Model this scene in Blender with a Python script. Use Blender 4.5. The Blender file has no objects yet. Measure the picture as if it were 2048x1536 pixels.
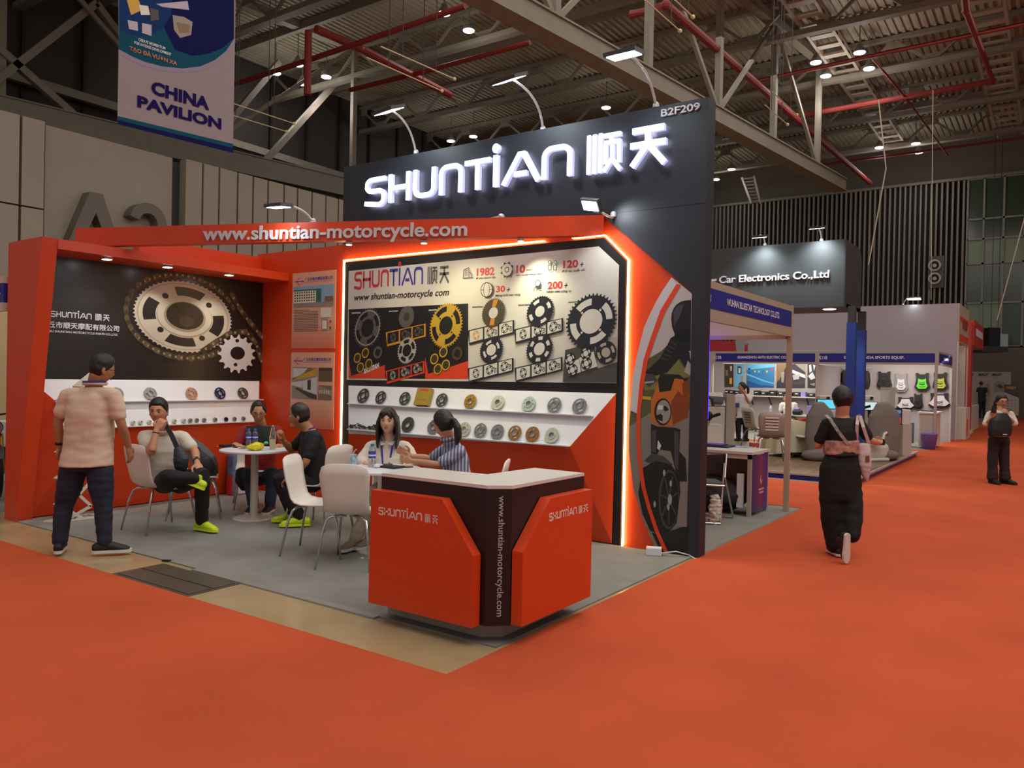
import bpy, bmesh, math, random
import numpy as np
from mathutils import Vector, Matrix, noise
random.seed(7)
C = bpy.context.collection
scene = bpy.context.scene
# ------------------------------------------------------------------ camera
CAM_H = 1.58
YAW, PITCH, ROLL, FOC = 0.607087, -0.0083555, 0.020464, 1574.1
_f = np.array([math.cos(YAW) * math.cos(PITCH), math.sin(YAW) * math.cos(PITCH), math.sin(PITCH)])
_r = np.cross(_f, [0, 0, 1.0]); _r /= np.linalg.norm(_r)
_u = np.cross(_r, _f)
RT = math.cos(ROLL) * _r + math.sin(ROLL) * _u
UP = -math.sin(ROLL) * _r + math.cos(ROLL) * _u
FW = _f
CO = np.array([0, 0, CAM_H])
cd = bpy.data.cameras.new('camera')
cd.sensor_width = 36; cd.lens = FOC / 2048 * 36; cd.clip_end = 300
cam = bpy.data.objects.new('camera', cd); C.objects.link(cam)
M = Matrix.Identity(4)
for i in range(3):
    M[i][0] = RT[i]; M[i][1] = UP[i]; M[i][2] = -FW[i]; M[i][3] = CO[i]
cam.matrix_world = M
scene.camera = cam
# ------------------------------------------------------------------ colour management, world
scene.view_settings.view_transform = 'Standard'
scene.view_settings.look = 'None'
scene.view_settings.gamma = 1
scene.view_settings.use_curve_mapping = False
scene.view_settings.exposure = 0.0
w = bpy.data.worlds.new('world'); scene.world = w; w.use_nodes = True
w.node_tree.nodes['Background'].inputs[0].default_value = (0.75, 0.72, 0.70, 1)
w.node_tree.nodes['Background'].inputs[1].default_value = 0.45
try:
    scene.cycles.use_denoising = True
    scene.cycles.use_adaptive_sampling = True; scene.cycles.adaptive_threshold = 0.025
    scene.cycles.max_bounces = 8
    scene.cycles.diffuse_bounces = 4
    scene.cycles.sample_clamp_indirect = 6
    scene.cycles.caustics_reflective = False
    scene.cycles.caustics_refractive = False
except Exception:
    pass

def area(name, loc, target, sx, sy, power, color=(1, 1, 1), spread=None):
    l = bpy.data.lights.new(name, 'AREA'); l.shape = 'RECTANGLE'; l.size = sx; l.size_y = sy
    l.energy = power; l.color = color
    if spread: l.spread = spread
    o = bpy.data.objects.new(name, l); C.objects.link(o)
    o.location = loc
    d = Vector(target) - Vector(loc)
    o.rotation_euler = d.to_track_quat('-Z', 'Y').to_euler()
    return o

def spot(name, loc, target, power, color=(1, 1, 1), ang=80, blend=0.6, rad=0.04, parent=None):
    l = bpy.data.lights.new(name, 'SPOT'); l.energy = power; l.color = color
    l.spot_size = math.radians(ang); l.spot_blend = blend; l.shadow_soft_size = rad
    o = bpy.data.objects.new(name, l); C.objects.link(o)
    o.location = loc
    o.rotation_euler = (Vector(target) - Vector(loc)).to_track_quat('-Z', 'Y').to_euler()
    if parent is not None:
        bpy.context.view_layer.update()
        o.parent = parent; o.matrix_parent_inverse = parent.matrix_world.inverted()
    return o

# the hall's high bays, gathered as two big soft sources under the roof
area('hall_light', (14, 2, 13.0), (14, 2, 0), 34, 24, 2600, (1.0, 0.93, 0.84))
area('hall_light', (4, -4, 12.0), (5, 0, 0), 14, 10, 700, (1.0, 0.95, 0.88))
# ------------------------------------------------------------------ pixel -> world (2048x1536 frame)
def ray(x, y): return FW + RT * (x - 1024) / FOC - UP * (y - 768) / FOC
def G(x, y, z=0.0):
    d = ray(x, y); return CO + d * (z - CAM_H) / d[2]
def onX(x, y, X):
    d = ray(x, y); return CO + d * X / d[0]
def onY(x, y, Y):
    d = ray(x, y); return CO + d * Y / d[1]
def at(x, y, dep): return CO + ray(x, y) * dep
def V(*a): return Vector(a if len(a) > 1 else a[0])

# ------------------------------------------------------------------ materials
def lin(c):
    c = c.lstrip('#'); v = [int(c[i:i + 2], 16) / 255 for i in (0, 2, 4)]
    return tuple(x / 12.92 if x <= 0.04045 else ((x + 0.055) / 1.055) ** 2.4 for x in v) + (1,)
_mats = {}
def mat(name, color='#808080', rough=0.6, metal=0.0, nz=0.0, nscale=20.0, bump=0.0, bscale=60.0, emit=0.0, ecol=None,
        trans=0.0, alpha=1.0, spec=None, coat=0.0, stretch=None):
    if name in _mats: return _mats[name]
    m = bpy.data.materials.new(name); m.use_nodes = True; _mats[name] = m
    nt = m.node_tree; b = nt.nodes['Principled BSDF']
    c = lin(color) if isinstance(color, str) else tuple(color) + (1,)
    b.inputs['Base Color'].default_value = c
    b.inputs['Roughness'].default_value = rough
    b.inputs['Metallic'].default_value = metal
    if spec is not None: b.inputs['Specular IOR Level'].default_value = spec
    if coat: b.inputs['Coat Weight'].default_value = coat
    if trans: b.inputs['Transmission Weight'].default_value = trans
    if alpha < 1: b.inputs['Alpha'].default_value = alpha
    if emit:
        b.inputs['Emission Color'].default_value = lin(ecol) if ecol else c
        b.inputs['Emission Strength'].default_value = emit
    if nz or bump:
        tc = nt.nodes.new('ShaderNodeTexCoord'); src = tc.outputs['Object']
        if stretch:
            mp = nt.nodes.new('ShaderNodeMapping'); mp.inputs['Scale'].default_value = stretch
            nt.links.new(src, mp.inputs[0]); src = mp.outputs[0]
    if nz:
        n = nt.nodes.new('ShaderNodeTexNoise'); n.inputs['Scale'].default_value = nscale; n.inputs['Detail'].default_value = 5
        nt.links.new(src, n.inputs['Vector'])
        r = nt.nodes.new('ShaderNodeValToRGB')
        r.color_ramp.elements[0].position = 0.3; r.color_ramp.elements[1].position = 0.7
        r.color_ramp.elements[0].color = tuple(max(0, x * (1 - nz)) for x in c[:3]) + (1,)
        r.color_ramp.elements[1].color = tuple(min(1, x * (1 + nz)) for x in c[:3]) + (1,)
        nt.links.new(n.outputs['Fac'], r.inputs[0]); nt.links.new(r.outputs[0], b.inputs['Base Color'])
    if bump:
        n = nt.nodes.new('ShaderNodeTexNoise'); n.inputs['Scale'].default_value = bscale; n.inputs['Detail'].default_value = 3
        nt.links.new(src, n.inputs['Vector'])
        bp = nt.nodes.new('ShaderNodeBump'); bp.inputs['Strength'].default_value = bump; bp.inputs['Distance'].default_value = 0.01
        nt.links.new(n.outputs['Fac'], bp.inputs['Height']); nt.links.new(bp.outputs[0], b.inputs['Normal'])
    return m

# ------------------------------------------------------------------ mesh building
def setp(o, label=None, cat=None, group=None, kind=None):
    if label: o['label'] = label
    if cat: o['category'] = cat
    if group: o['group'] = group
    if kind: o['kind'] = kind
    return o
def link(name, me, parent=None, smooth=False, **k):
    o = bpy.data.objects.new(name, me); C.objects.link(o)
    if parent is not None:
        o.parent = parent
        if parent.location.length > 0 or any(parent.rotation_euler):
            o.matrix_parent_inverse = Matrix.LocRotScale(parent.location, parent.rotation_euler, None).inverted()
    if smooth:
        me.polygons.foreach_set('use_smooth', [True] * len(me.polygons)); me.update()
    return setp(o, **k)
def thing(name, label, cat, loc=(0, 0, 0), group=None, rz=0.0):
    o = bpy.data.objects.new(name, None); C.objects.link(o); o.empty_display_size = 0.1
    o.location = loc; o.rotation_euler = (0, 0, rz)
    return setp(o, label, cat, group)
def plainthing(name, **k):
    o = bpy.data.objects.new(name, None); C.objects.link(o); return setp(o, **k)

class MB:
    def __init__(s): s.v = []; s.f = []; s.m = []; s.mats = []
    def mi(s, m):
        if m not in s.mats: s.mats.append(m)
        return s.mats.index(m)
    def add(s, vs, fs, m):
        b = len(s.v); i = s.mi(m)
        s.v.extend(tuple(float(c) for c in v) for v in vs)
        for f in fs: s.f.append(tuple(b + k for k in f)); s.m.append(i)
        return s
    def box(s, x0, x1, y0, y1, z0, z1, m):
        x0, x1 = min(x0, x1), max(x0, x1); y0, y1 = min(y0, y1), max(y0, y1); z0, z1 = min(z0, z1), max(z0, z1)
        vs = [(x, y, z) for z in (z0, z1) for y in (y0, y1) for x in (x0, x1)]
        return s.add(vs, [(0, 2, 3, 1), (4, 5, 7, 6), (0, 1, 5, 4), (2, 6, 7, 3), (0, 4, 6, 2), (1, 3, 7, 5)], m)
    def hexa(s, p, m):      # 8 points: bottom 4 ccw, top 4 ccw
        return s.add(p, [(3, 2, 1, 0), (4, 5, 6, 7), (0, 1, 5, 4), (1, 2, 6, 5), (2, 3, 7, 6), (3, 0, 4, 7)], m)
    def bar(s, a, b, wd, ht, m, up=(0, 0, 1)):
        a = Vector(a); b = Vector(b); d = (b - a).normalized(); u = Vector(up)
        sd = d.cross(u)
        if sd.length < 1e-4: sd = d.cross(Vector((1, 0, 0)))
        sd.normalize(); u = sd.cross(d).normalized()
        sd = sd * wd / 2; u = u * ht / 2
        return s.hexa([a - sd - u, a + sd - u, b + sd - u, b - sd - u, a - sd + u, a + sd + u, b + sd + u, b - sd + u], m)
    def tube(s, pts, r, m, n=8, cap=True):
        pts = [Vector(p) for p in pts]; N = len(pts)
        rs = r if isinstance(r, (list, tuple)) else [r] * N
        vs = []; prev = None
        for i, p in enumerate(pts):
            d = (pts[min(i + 1, N - 1)] - pts[max(i - 1, 0)]).normalized()
            if prev is None:
                a = d.orthogonal().normalized()
            else:
                a = (prev - d * prev.dot(d)); a = a.normalized() if a.length > 1e-6 else d.orthogonal().normalized()
            prev = a; b = d.cross(a)
            for k in range(n):
                t = math.tau * k / n
                vs.append(p + (a * math.cos(t) + b * math.sin(t)) * rs[i])
        fs = [(i * n + k, i * n + (k + 1) % n, (i + 1) * n + (k + 1) % n, (i + 1) * n + k) for i in range(N - 1) for k in range(n)]
        if cap: fs += [tuple(range(n))[::-1], tuple((N - 1) * n + k for k in range(n))]
        return s.add(vs, fs, m)
    def lathe(s, prof, c, m, n=24, ax=(0, 0, 1)):   # prof: (r, h) list, along ax from c
        ax = Vector(ax).normalized(); a = ax.orthogonal().normalized(); b = ax.cross(a); c = Vector(c)
        vs = []; N = len(prof)
        for r, h in prof:
            for k in range(n):
                t = math.tau * k / n
                vs.append(c + ax * h + (a * math.cos(t) + b * math.sin(t)) * max(r, 1e-5))
        fs = [(i * n + k, i * n + (k + 1) % n, (i + 1) * n + (k + 1) % n, (i + 1) * n + k) for i in range(N - 1) for k in range(n)]
        fs += [tuple(range(n))[::-1], tuple((N - 1) * n + k for k in range(n))]
        return s.add(vs, fs, m)
    def ell(s, c, rx, ry, rz, m, n=12, rot=None):
        vs = []; fs = []; c = Vector(c)
        for i in range(n + 1):
            ph = math.pi * i / n
            for k in range(2 * n):
                t = math.pi * k / n
                v = Vector((rx * math.sin(ph) * math.cos(t), ry * math.sin(ph) * math.sin(t), rz * math.cos(ph)))
                if rot is not None: v = rot @ v
                vs.append(c + v)
        q = 2 * n
        for i in range(n):
            for k in range(q): fs.append((i * q + k, (i + 1) * q + k, (i + 1) * q + (k + 1) % q, i * q + (k + 1) % q))
        return s.add(vs, fs, m)
    def prism(s, poly, fr, d0, d1, m, m2=None):     # 2D polygon in a frame, thickness from n*d0 to n*d1
        n = len(poly)
        A = sum(poly[i][0] * poly[(i + 1) % n][1] - poly[(i + 1) % n][0] * poly[i][1] for i in range(n))
        if A < 0: poly = poly[::-1]
        lo, hi = min(d0, d1), max(d0, d1)
        vs = [fr.p(x, y, lo) for x, y in poly] + [fr.p(x, y, hi) for x, y in poly]
        s.add(vs, [tuple(range(n - 1, -1, -1)), tuple(range(n, 2 * n))], m)
        return s.add(vs, [(i, (i + 1) % n, n + (i + 1) % n, n + i) for i in range(n)], m2 or m)
    def flat(s, poly, fr, d, m):
        n = len(poly)
        A = sum(poly[i][0] * poly[(i + 1) % n][1] - poly[(i + 1) % n][0] * poly[i][1] for i in range(n))
        if A < 0: poly = poly[::-1]
        return s.add([fr.p(x, y, d) for x, y in poly], [tuple(range(n))], m)
    def build(s, name, parent=None, smooth=False, bevel=0.0, **k):
        me = bpy.data.meshes.new(name); me.from_pydata(s.v, [], s.f)
        for m in s.mats: me.materials.append(m)
        me.polygons.foreach_set('material_index', s.m); me.validate(); me.update()
        o = link(name, me, parent, smooth, **k)
        if bevel:
            md = o.modifiers.new('bevel', 'BEVEL'); md.width = bevel; md.segments = 2; md.limit_method = 'ANGLE'
        return o

class Frame:      # 2D drawing frame: origin o, right u, up v, out n
    def __init__(s, o, u, v=(0, 0, 1)):
        s.o = Vector(o); s.u = Vector(u).normalized(); s.v = Vector(v).normalized(); s.n = s.u.cross(s.v).normalized()
    def p(s, x, y, d=0.0): return s.o + s.u * x + s.v * y + s.n * d
    def inv(s, q):
        q = Vector(q) - s.o; return (q.dot(s.u), q.dot(s.v))
def rect(x0, y0, x1, y1): return [(x0, y0), (x1, y0), (x1, y1), (x0, y1)]
def circ(cx, cy, rx, ry=None, n=28, a0=0.0, a1=math.tau):
    ry = rx if ry is None else ry
    e = 0 if abs(a1 - a0 - math.tau) < 1e-6 else 1
    return [(cx + rx * math.cos(a0 + (a1 - a0) * i / (n - (e))), cy + ry * math.sin(a0 + (a1 - a0) * i / (n - (e)))) for i in range(n)]
def rot2(poly, a, cx=0, cy=0):
    c, s_ = math.cos(a), math.sin(a)
    return [(cx + (x - cx) * c - (y - cy) * s_, cy + (x - cx) * s_ + (y - cy) * c) for x, y in poly]
def toothed(cx, cy, R, teeth, depth, n=4, sq=1.0, rot=0.0, a0=0.0):
    pts = []
    for i in range(teeth):
        for f, rr in ((0.0, 1 - depth), (0.25, 1 - depth), (0.45, 1.0), (0.62, 1.0), (0.85, 1 - depth)):
            t = a0 + math.tau * (i + f) / teeth
            pts.append((R * rr * math.cos(t), R * rr * math.sin(t) * sq))
    return [(cx + x, cy + y) for x, y in rot2(pts, rot)]
def arcwin(cx, cy, r0, r1, a0, a1, sq=1.0, rot=0.0, n=8):
    pts = [(r1 * math.cos(a0 + (a1 - a0) * i / (n - 1)), r1 * math.sin(a0 + (a1 - a0) * i / (n - 1)) * sq) for i in range(n)]
    pts += [(r0 * math.cos(a1 - (a1 - a0) * i / (n - 1)), r0 * math.sin(a1 - (a1 - a0) * i / (n - 1)) * sq) for i in range(n)]
    return [(cx + x, cy + y) for x, y in rot2(pts, rot)]

def loops_mesh(loops, fr, d0, depth, name, m, parent=None, **k):   # filled outline with holes, extruded
    c = bpy.data.curves.new(name, 'CURVE'); c.dimensions = '2D'; c.fill_mode = 'BOTH'; c.extrude = depth / 2
    for L in loops:
        sp = c.splines.new('POLY'); sp.points.add(len(L) - 1)
        for i, (x, y) in enumerate(L): sp.points[i].co = (x, y, 0, 1)
        sp.use_cyclic_u = True
    t = bpy.data.objects.new('tmp', c); C.objects.link(t)
    me = bpy.data.meshes.new_from_object(t); C.objects.unlink(t); bpy.data.objects.remove(t)
    me.name = name
    for v in me.vertices: v.co = fr.p(v.co.x, v.co.y, d0 + depth / 2 + v.co.z)
    me.materials.clear(); me.materials.append(m)
    return link(name, me, parent, **k)

def text(s, fr, x0, x1, y0, y1, m, parent=None, name='lettering', depth=0.0, d0=0.0015, bold=0.02, shear=0.0, keep=False, m2=None, vertical=False, spacing=1.0, **k):
    """lettering fitted exactly in the box x0..x1, y0..y1 of a frame"""
    c = bpy.data.curves.new(name, 'FONT'); c.body = s; c.offset = bold; c.shear = shear; c.size = 1; c.resolution_u = 3
    c.space_character = spacing
    if depth: c.extrude = 0.5
    t = bpy.data.objects.new('tmp', c); C.objects.link(t)
    me = bpy.data.meshes.new_from_object(t); C.objects.unlink(t); bpy.data.objects.remove(t)
    me.name = name
    xs = [v.co.x for v in me.vertices]; ys = [v.co.y for v in me.vertices]
    ax, bx, ay, by = min(xs), max(xs), min(ys), max(ys)
    for v in me.vertices:
        a = (v.co.x - ax) / (bx - ax); b = (v.co.y - ay) / (by - ay)
        d = d0 + (v.co.z + 0.5) * depth if depth else d0
        if vertical: v.co = fr.p(x0 + (x1 - x0) * b, y1 - (y1 - y0) * a, d)   # reads downwards
        else: v.co = fr.p(x0 + (x1 - x0) * a, y0 + (y1 - y0) * b, d)
    me.materials.clear(); me.materials.append(m)
    if m2 is not None and depth:
        me.materials.append(m2)
        for p in me.polygons: p.material_index = 0
    o = link(name, me, parent, **k)
    return o

# ---- the SHUNTIAN word mark, as strokes
def ribbon(path, wd, closed=False):
    n = len(path); L = []; R = []
    for i in range(n):
        p = Vector(path[i]).to_2d() if len(path[i]) > 2 else Vector(path[i])
        a = Vector(path[i - 1]) if i > 0 else None
        b = Vector(path[i + 1]) if i < n - 1 else None
        if a is None: d = (b - p).normalized(); nn = Vector((-d.y, d.x)); k = 1
        elif b is None: d = (p - a).normalized(); nn = Vector((-d.y, d.x)); k = 1
        else:
            d1 = (p - a).normalized(); d2 = (b - p).normalized()
            n1 = Vector((-d1.y, d1.x)); n2 = Vector((-d2.y, d2.x)); nn = n1 + n2
            if nn.length < 1e-4: nn = n1
            nn.normalize(); k = 1 / max(0.5, nn.dot(n1))
        L.append(tuple(p + nn * wd / 2 * k)); R.append(tuple(p - nn * wd / 2 * k))
    return L + R[::-1]
def arc(cx, cy, r, a0, a1, n=6):
    return [(cx + r * math.cos(math.radians(a0 + (a1 - a0) * i / n)), cy + r * math.sin(math.radians(a0 + (a1 - a0) * i / n))) for i in range(n + 1)]
def logo_strokes():
    t = 0.17; h = t / 2; W = 0.93; out = []   # letter height 1, cell W
    def S(x): return [[(x + W - .02, 1 - h)] + arc(x + .30, 1 - .30, .30 - h, 90, 180) + arc(x + .30, .50 + .22 - .0, .22 - .0, 180, 270) + arc(x + W - .30, .28, .22, 90, 0) + arc(x + W - .30, h + .13, .22, 0, -90)[1:] + [(x + .0, h)]]
    out += [('S', S(0))]
    x = 1.06; out += [('H', [[(x + h, 0), (x + h, 1)], [(x + W - h, 0), (x + W - h, 1)], [(x, .5), (x + W, .5)]])]
    x = 2.12; out += [('U', [[(x + h, 1)] + arc(x + .32, .32, .32 - h, 180, 270) + arc(x + W - .32, .32, .32 - h, 270, 360) + [(x + W - h, 1)]])]
    x = 3.18; out += [('n', [[(x + h, 0)] + arc(x + .32, .68, .32 - h, 180, 90) + arc(x + W - .32, .68, .32 - h, 90, 0) + [(x + W - h, 0)]])]
    x = 4.18; out += [('T', [[(x, 1 - h), (x + .95, 1 - h)], [(x + .48, 0), (x + .48, 1 - h)]])]
    x = 5.22; out += [('i', [[(x + h + .02, 0), (x + h + .02, 1.02)]])]
    x = 5.56; out += [('A', [[(x + .05, 0), (x + .60, 1 - h), (x + .75, 1 - h), (x + 1.25, 0)], [(x + .42, .30), (x + .86, .30)]])]
    x = 6.92; out += [('n', [[(x + h, 0)] + arc(x + .34, .66, .34 - h, 180, 90) + arc(x + 1.0 - .34, .66, .34 - h, 90, 0) + [(x + 1.0 - h, 0)]])]
    dots = [(5.22 + h + .02, 1.24, .15)]
    return out, dots, t, 7.92
def hanzi_strokes():   # each in a 1x1 cell, thickness .11
    shun = [[(.07, 1.0), (.07, .02)], [(.24, 1.0), (.24, .02)], [(.41, 1.0), (.41, .02)], [(.50, .92), (.98, .92)],
            [(.74, .92), (.70, .74)], [(.56, .74), (.56, .22)], [(.94, .22), (.94, .74)], [(.52, .74), (.98, .74)], [(.75, .66), (.75, .34), (.52, .03)], [(.76, .30), (.98, .03)]]
    tian = [[(.08, .90), (.92, .90)], [(.03, .55), (.97, .55)], [(.50, .90), (.49, .55), (.08, .04)], [(.52, .52), (.94, .04)]]
    return shun, tian
def wordmark(fr, x0, x1, y0, y1, m, parent, name='wordmark', d0=0.0015, depth=0.0, cols=None, hz=None, hz_m=None, side=None, tk=1.0):
    """x0..x1,y0..y1 bound the letters; hz = (xa, xb, xc, xd) x-ranges for the two characters"""
    let, dots, t, Wt = logo_strokes(); t *= tk; b = MB()
    sx = (x1 - x0) / Wt; sy = (y1 - y0)
    def put(poly, mm):
        q = [(x0 + x * sx, y0 + y * sy) for x, y in poly]
        if depth: b.prism(q, fr, d0, d0 + depth, mm, side)
        else: b.flat(q, fr, d0, mm)
    for i, (ch, st) in enumerate(let):
        mm = m if cols is None else cols[0 if i < 4 else 1]
        for s_ in st:
            if depth: put(ribbon(s_, t), mm)
            else:
                put(ribbon(s_, t), mm)
    for x, y, r in dots:
        q = [(x0 + x * sx + r * sy * .9 * math.cos(a * math.tau / 16), y0 + y * sy + r * sy * math.sin(a * math.tau / 16)) for a in range(16)]
        mm = m if cols is None else cols[0]
        if depth: b.prism(q, fr, d0, d0 + depth, mm, side)
        else: b.flat(q, fr, d0, mm)
    if hz:
        shun, tian = hanzi_strokes()
        for (xa, xb), st, tt in (((hz[0], hz[1]), shun, .105), ((hz[2], hz[3]), tian, .15)):
            for s_ in st:
                q = [(xa + x * (xb - xa), hz[4] + y * (hz[5] - hz[4])) for x, y in ribbon(s_, tt)]
                if depth: b.prism(q, fr, d0, d0 + depth, hz_m or m, side)
                else: b.flat(q, fr, d0, hz_m or m)
    return b.build(name, parent)

# ---- common materials
RED = mat('booth red laminate', '#cf4014', 0.38)
BLK = mat('black panel', '#15161b', 0.35)
WHT = mat('white laminate', '#dcdde2', 0.4)
CREAM = mat('cream panel', '#cfc4b2', 0.5)
ALU = mat('aluminium frame', '#b0aaa2', 0.4, 0.15)
CHROME = mat('chrome', '#c8c8c8', 0.16, 1.0)
PLW = mat('white plastic shell', '#e3ddd4', 0.35)
STEEL = mat('painted steel', '#878172', 0.6, nz=0.08, nscale=3)
REDPIPE = mat('red painted pipe', '#842a22', 0.6)
LAMPW = mat('lamp glow', '#ffffff', 0.5, emit=14, ecol='#e8f4ff')
SILV = mat('silver lettering', '#c9c8cc', 0.35)
DARK = mat('dark grey', '#2a2a2c', 0.5)
BLACK = mat('matt black', '#0c0b0c', 0.6)
NAVY = mat('navy fascia vinyl', '#1d2486', 0.45)
WTXT = mat('white print', '#dadadf', 0.6)
# ================================================================== FLOORS
CONC = mat('polished concrete', '#a99570', 0.2, nz=0.16, nscale=1.6, bump=0.03, bscale=4)
CARP = mat('red aisle carpet', '#bd5434', 0.95, nz=0.10, nscale=1.1, bump=0.25, bscale=260, spec=0.1)
GREY = mat('grey booth carpet', '#86857f', 0.95, nz=0.10, nscale=3.0, bump=0.25, bscale=240, spec=0.1)
b = MB(); b.box(-14, 62, -26, 40, -0.2, 0.0, CONC); b.build('floor', kind='structure')
def carpet(name, x0, x1, y0, y1, m, label, h=0.006):
    b = MB(); b.box(x0, x1, y0, y1, 0.0, h, m); return b.build(name, label=label, cat='carpet')
b = MB()
b.box(-14, 3.22, -26, 19.9, 0.0, 0.008, CARP); b.box(3.22, 49.9, -26, 2.62, 0.0, 0.008, CARP)
b.box(10.25, 13.05, 2.62, 19.9, 0.0, 0.008, CARP); b.box(19.9, 21.6, 2.62, 19.9, 0.0, 0.008, CARP)
b.build('aisle_carpet', label='bright orange-red carpet covering the aisles', cat='carpet')
carpet('booth_carpet', 3.72, 6.70, 2.66, 8.76, GREY, 'grey carpet on the floor of the red motorcycle parts booth', 0.010)
carpet('booth_carpet', 6.84, 10.22, 2.64, 6.0, GREY, 'grey carpet of the shell scheme booth behind the black wall end')
carpet('booth_carpet', 21.6, 25.2, 2.30, 12, GREY, 'grey carpet under the two far booths with navy name boards')
carpet('booth_carpet', 3.9, 7.5, 9.1, 13, GREY, 'grey carpet left of the red side wall, under the motorcycle')
# carpet edge tape
b = MB(); b.box(3.67, 3.735, 3.60, 5.6, 0.0, 0.012, mat('silver tape', '#9a9a96', 0.3, 0.2)); b.build('edge_tape', label='silver tape strip along the front edge of the grey carpet', cat='tape')
# steel trench cover in the concrete strip
tr = thing('trench_cover', 'dark steel trench cover set in the concrete strip before the booth', 'cover', (3.45, 5.4, 0))
TM = mat('trench steel', '#5d564c', 0.35, 0.3, nz=0.1, nscale=4)
b = MB(); b.box(3.23, 3.66, 4.97, 5.97, 0.0, 0.004, TM); b.build('frame_plate', tr)
for k in range(2):
    b = MB(); b.box(3.26 + k * .20, 3.44 + k * .20, 5.00, 5.94, 0.004, 0.009, TM); b.build('cover_plate', tr)
# ================================================================== LEFT HALL WALL (parallel to x)
WP = mat('grey wall panel', '#9f978a', 0.5, nz=0.05, nscale=.7)
WP2 = mat('grey wall backing', '#3b3833', 0.7)
wl = plainthing('wall_left', kind='structure')
b = MB(); b.box(-2, 46, 20.25, 20.5, 0, 7.35, WP2); b.build('wall_backing', wl)
def seam_px(px, Y=20.0): return float(onY(px, 400, Y)[0])
xs = [-2.0, 2.2, 4.6] + [seam_px(38), seam_px(88)]
for i in range(len(xs) - 1):
    zs_ = float(onY(20, 408, 20)[2])
    for z0, z1 in ((0, zs_ - .02), (zs_ + .02, 7.44)):
        b = MB(); b.box(xs[i] + .03, xs[i + 1] - .03, 19.95, 20.25, z0, z1, WP); b.build('wall_panel', wl)
b = MB(); b.box(seam_px(88) + .1, seam_px(352), 20.2, 20.4, 0, 7.44, WP); b.build('recessed_panel', wl)
sx = [seam_px(p) for p in (367, 403, 436, 473, 504, 534, 566, 593, 622, 650, 675, 695)]
step = sx[-1] - sx[-2]
while sx[-1] < 45: sx.append(sx[-1] + step)
for i in range(len(sx) - 1):
    b = MB(); b.box(sx[i] + .03, sx[i + 1] - .03, 19.95, 20.25, 0, 7.44, WP); b.build('wall_panel', wl)
# big A2 letters
fl = Frame((0, 20.2, 0), (1, 0, 0))
LM = mat('letter paint', '#6f6960', 0.5)
xa = seam_px(146); zA = float(onY(190, 388, 20.0)[2])
hall = thing('hall_sign', 'huge grey raised letter and number on the left hall wall', 'sign', (11, 20.1, 4.5))
cxA = float(onY(186, 400, 20)[0])
zb = zA - 2.1
A_out = [(cxA - .95, zb), (cxA - .16, zA), (cxA + .16, zA), (cxA + .95, zb), (cxA + .60, zb), (cxA + .47, zb + .45), (cxA - .47, zb + .45), (cxA - .60, zb)]
o = loops_mesh([A_out, [(cxA - .36, zb + .75), (cxA + .36, zb + .75), (cxA, zA - .50)]], fl, 0.0, 0.36, 'letter', LM, hall)
c2 = float(onY(291, 440, 20)[0]); z2 = float(onY(291, 407, 20)[2])
path = arc(c2, z2 - .52, .38, 170, -40, 16) + [(c2 - .42, zb + .14), (c2 + .55, zb + .14)]
b = MB(); b.prism(ribbon(path, .27), fl, 0, .36, LM); b.build('digit', hall)
# ================================================================== DARK UPPER LEFT WALL
DW = mat('dark cladding', '#35302a', 0.7, nz=0.1, nscale=.6)
wu = plainthing('wall_left_upper', kind='structure')
b = MB(); b.box(-6, 60, 30.0, 30.3, 0, 17.5, DW)
b.build('cladding', wu)
x = -2.0
while x < 55:
    b = MB(); b.box(x, x + .12, 29.86, 30.0, 5, 16.5, mat('dark seam', '#1c1916', .7)); b.build('cladding_rib', wu); x += 2.1
# ================================================================== BACK WALL (parallel to y) with slats and glass
XB = 50.0
wb = plainthing('wall_back', kind='structure')
BK = mat('back wall dark', '#211f1c', 0.8); SL = mat('slat paint', '#8b867a', 0.5)
ztop = float(onX(1924, 361, XB)[2])
ys = float(onX(1927, 500, XB)[1])
b = MB(); b.box(XB + .3, XB + .6, ys - .1, 30, 0, ztop, BK); b.build('backing', wb)
yy = ys
pitch_ = abs(float(onX(1912, 500, XB)[1]) - float(onX(1923, 500, XB)[1]))
k = 0
while yy < 22 and k < 90:
    b = MB(); b.box(XB, XB + .3, yy, yy + pitch_ * .36, 0, ztop, SL); b.build('slat', wb); yy += pitch_; k += 1
UW = mat('upper wall grey', '#6b645a', 0.8)
b = MB(); b.box(XB + 1.2, XB + 1.5, -26, 34, ztop - 1.2, 17.0, UW); b.build('upper_wall', wb)
b = MB(); b.box(XB - .1, XB + .7, -20, 30, ztop, ztop + .15, mat('wall cap', '#7f7869', .5)); b.build('wall_cap', wb)
b = MB(); b.box(XB, XB + .3, -26, ys - .2, 0, float(onX(1990, 693, XB)[2]), mat('lower wall', '#6a6158', .7)); b.build('lower_wall', wb)
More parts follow.
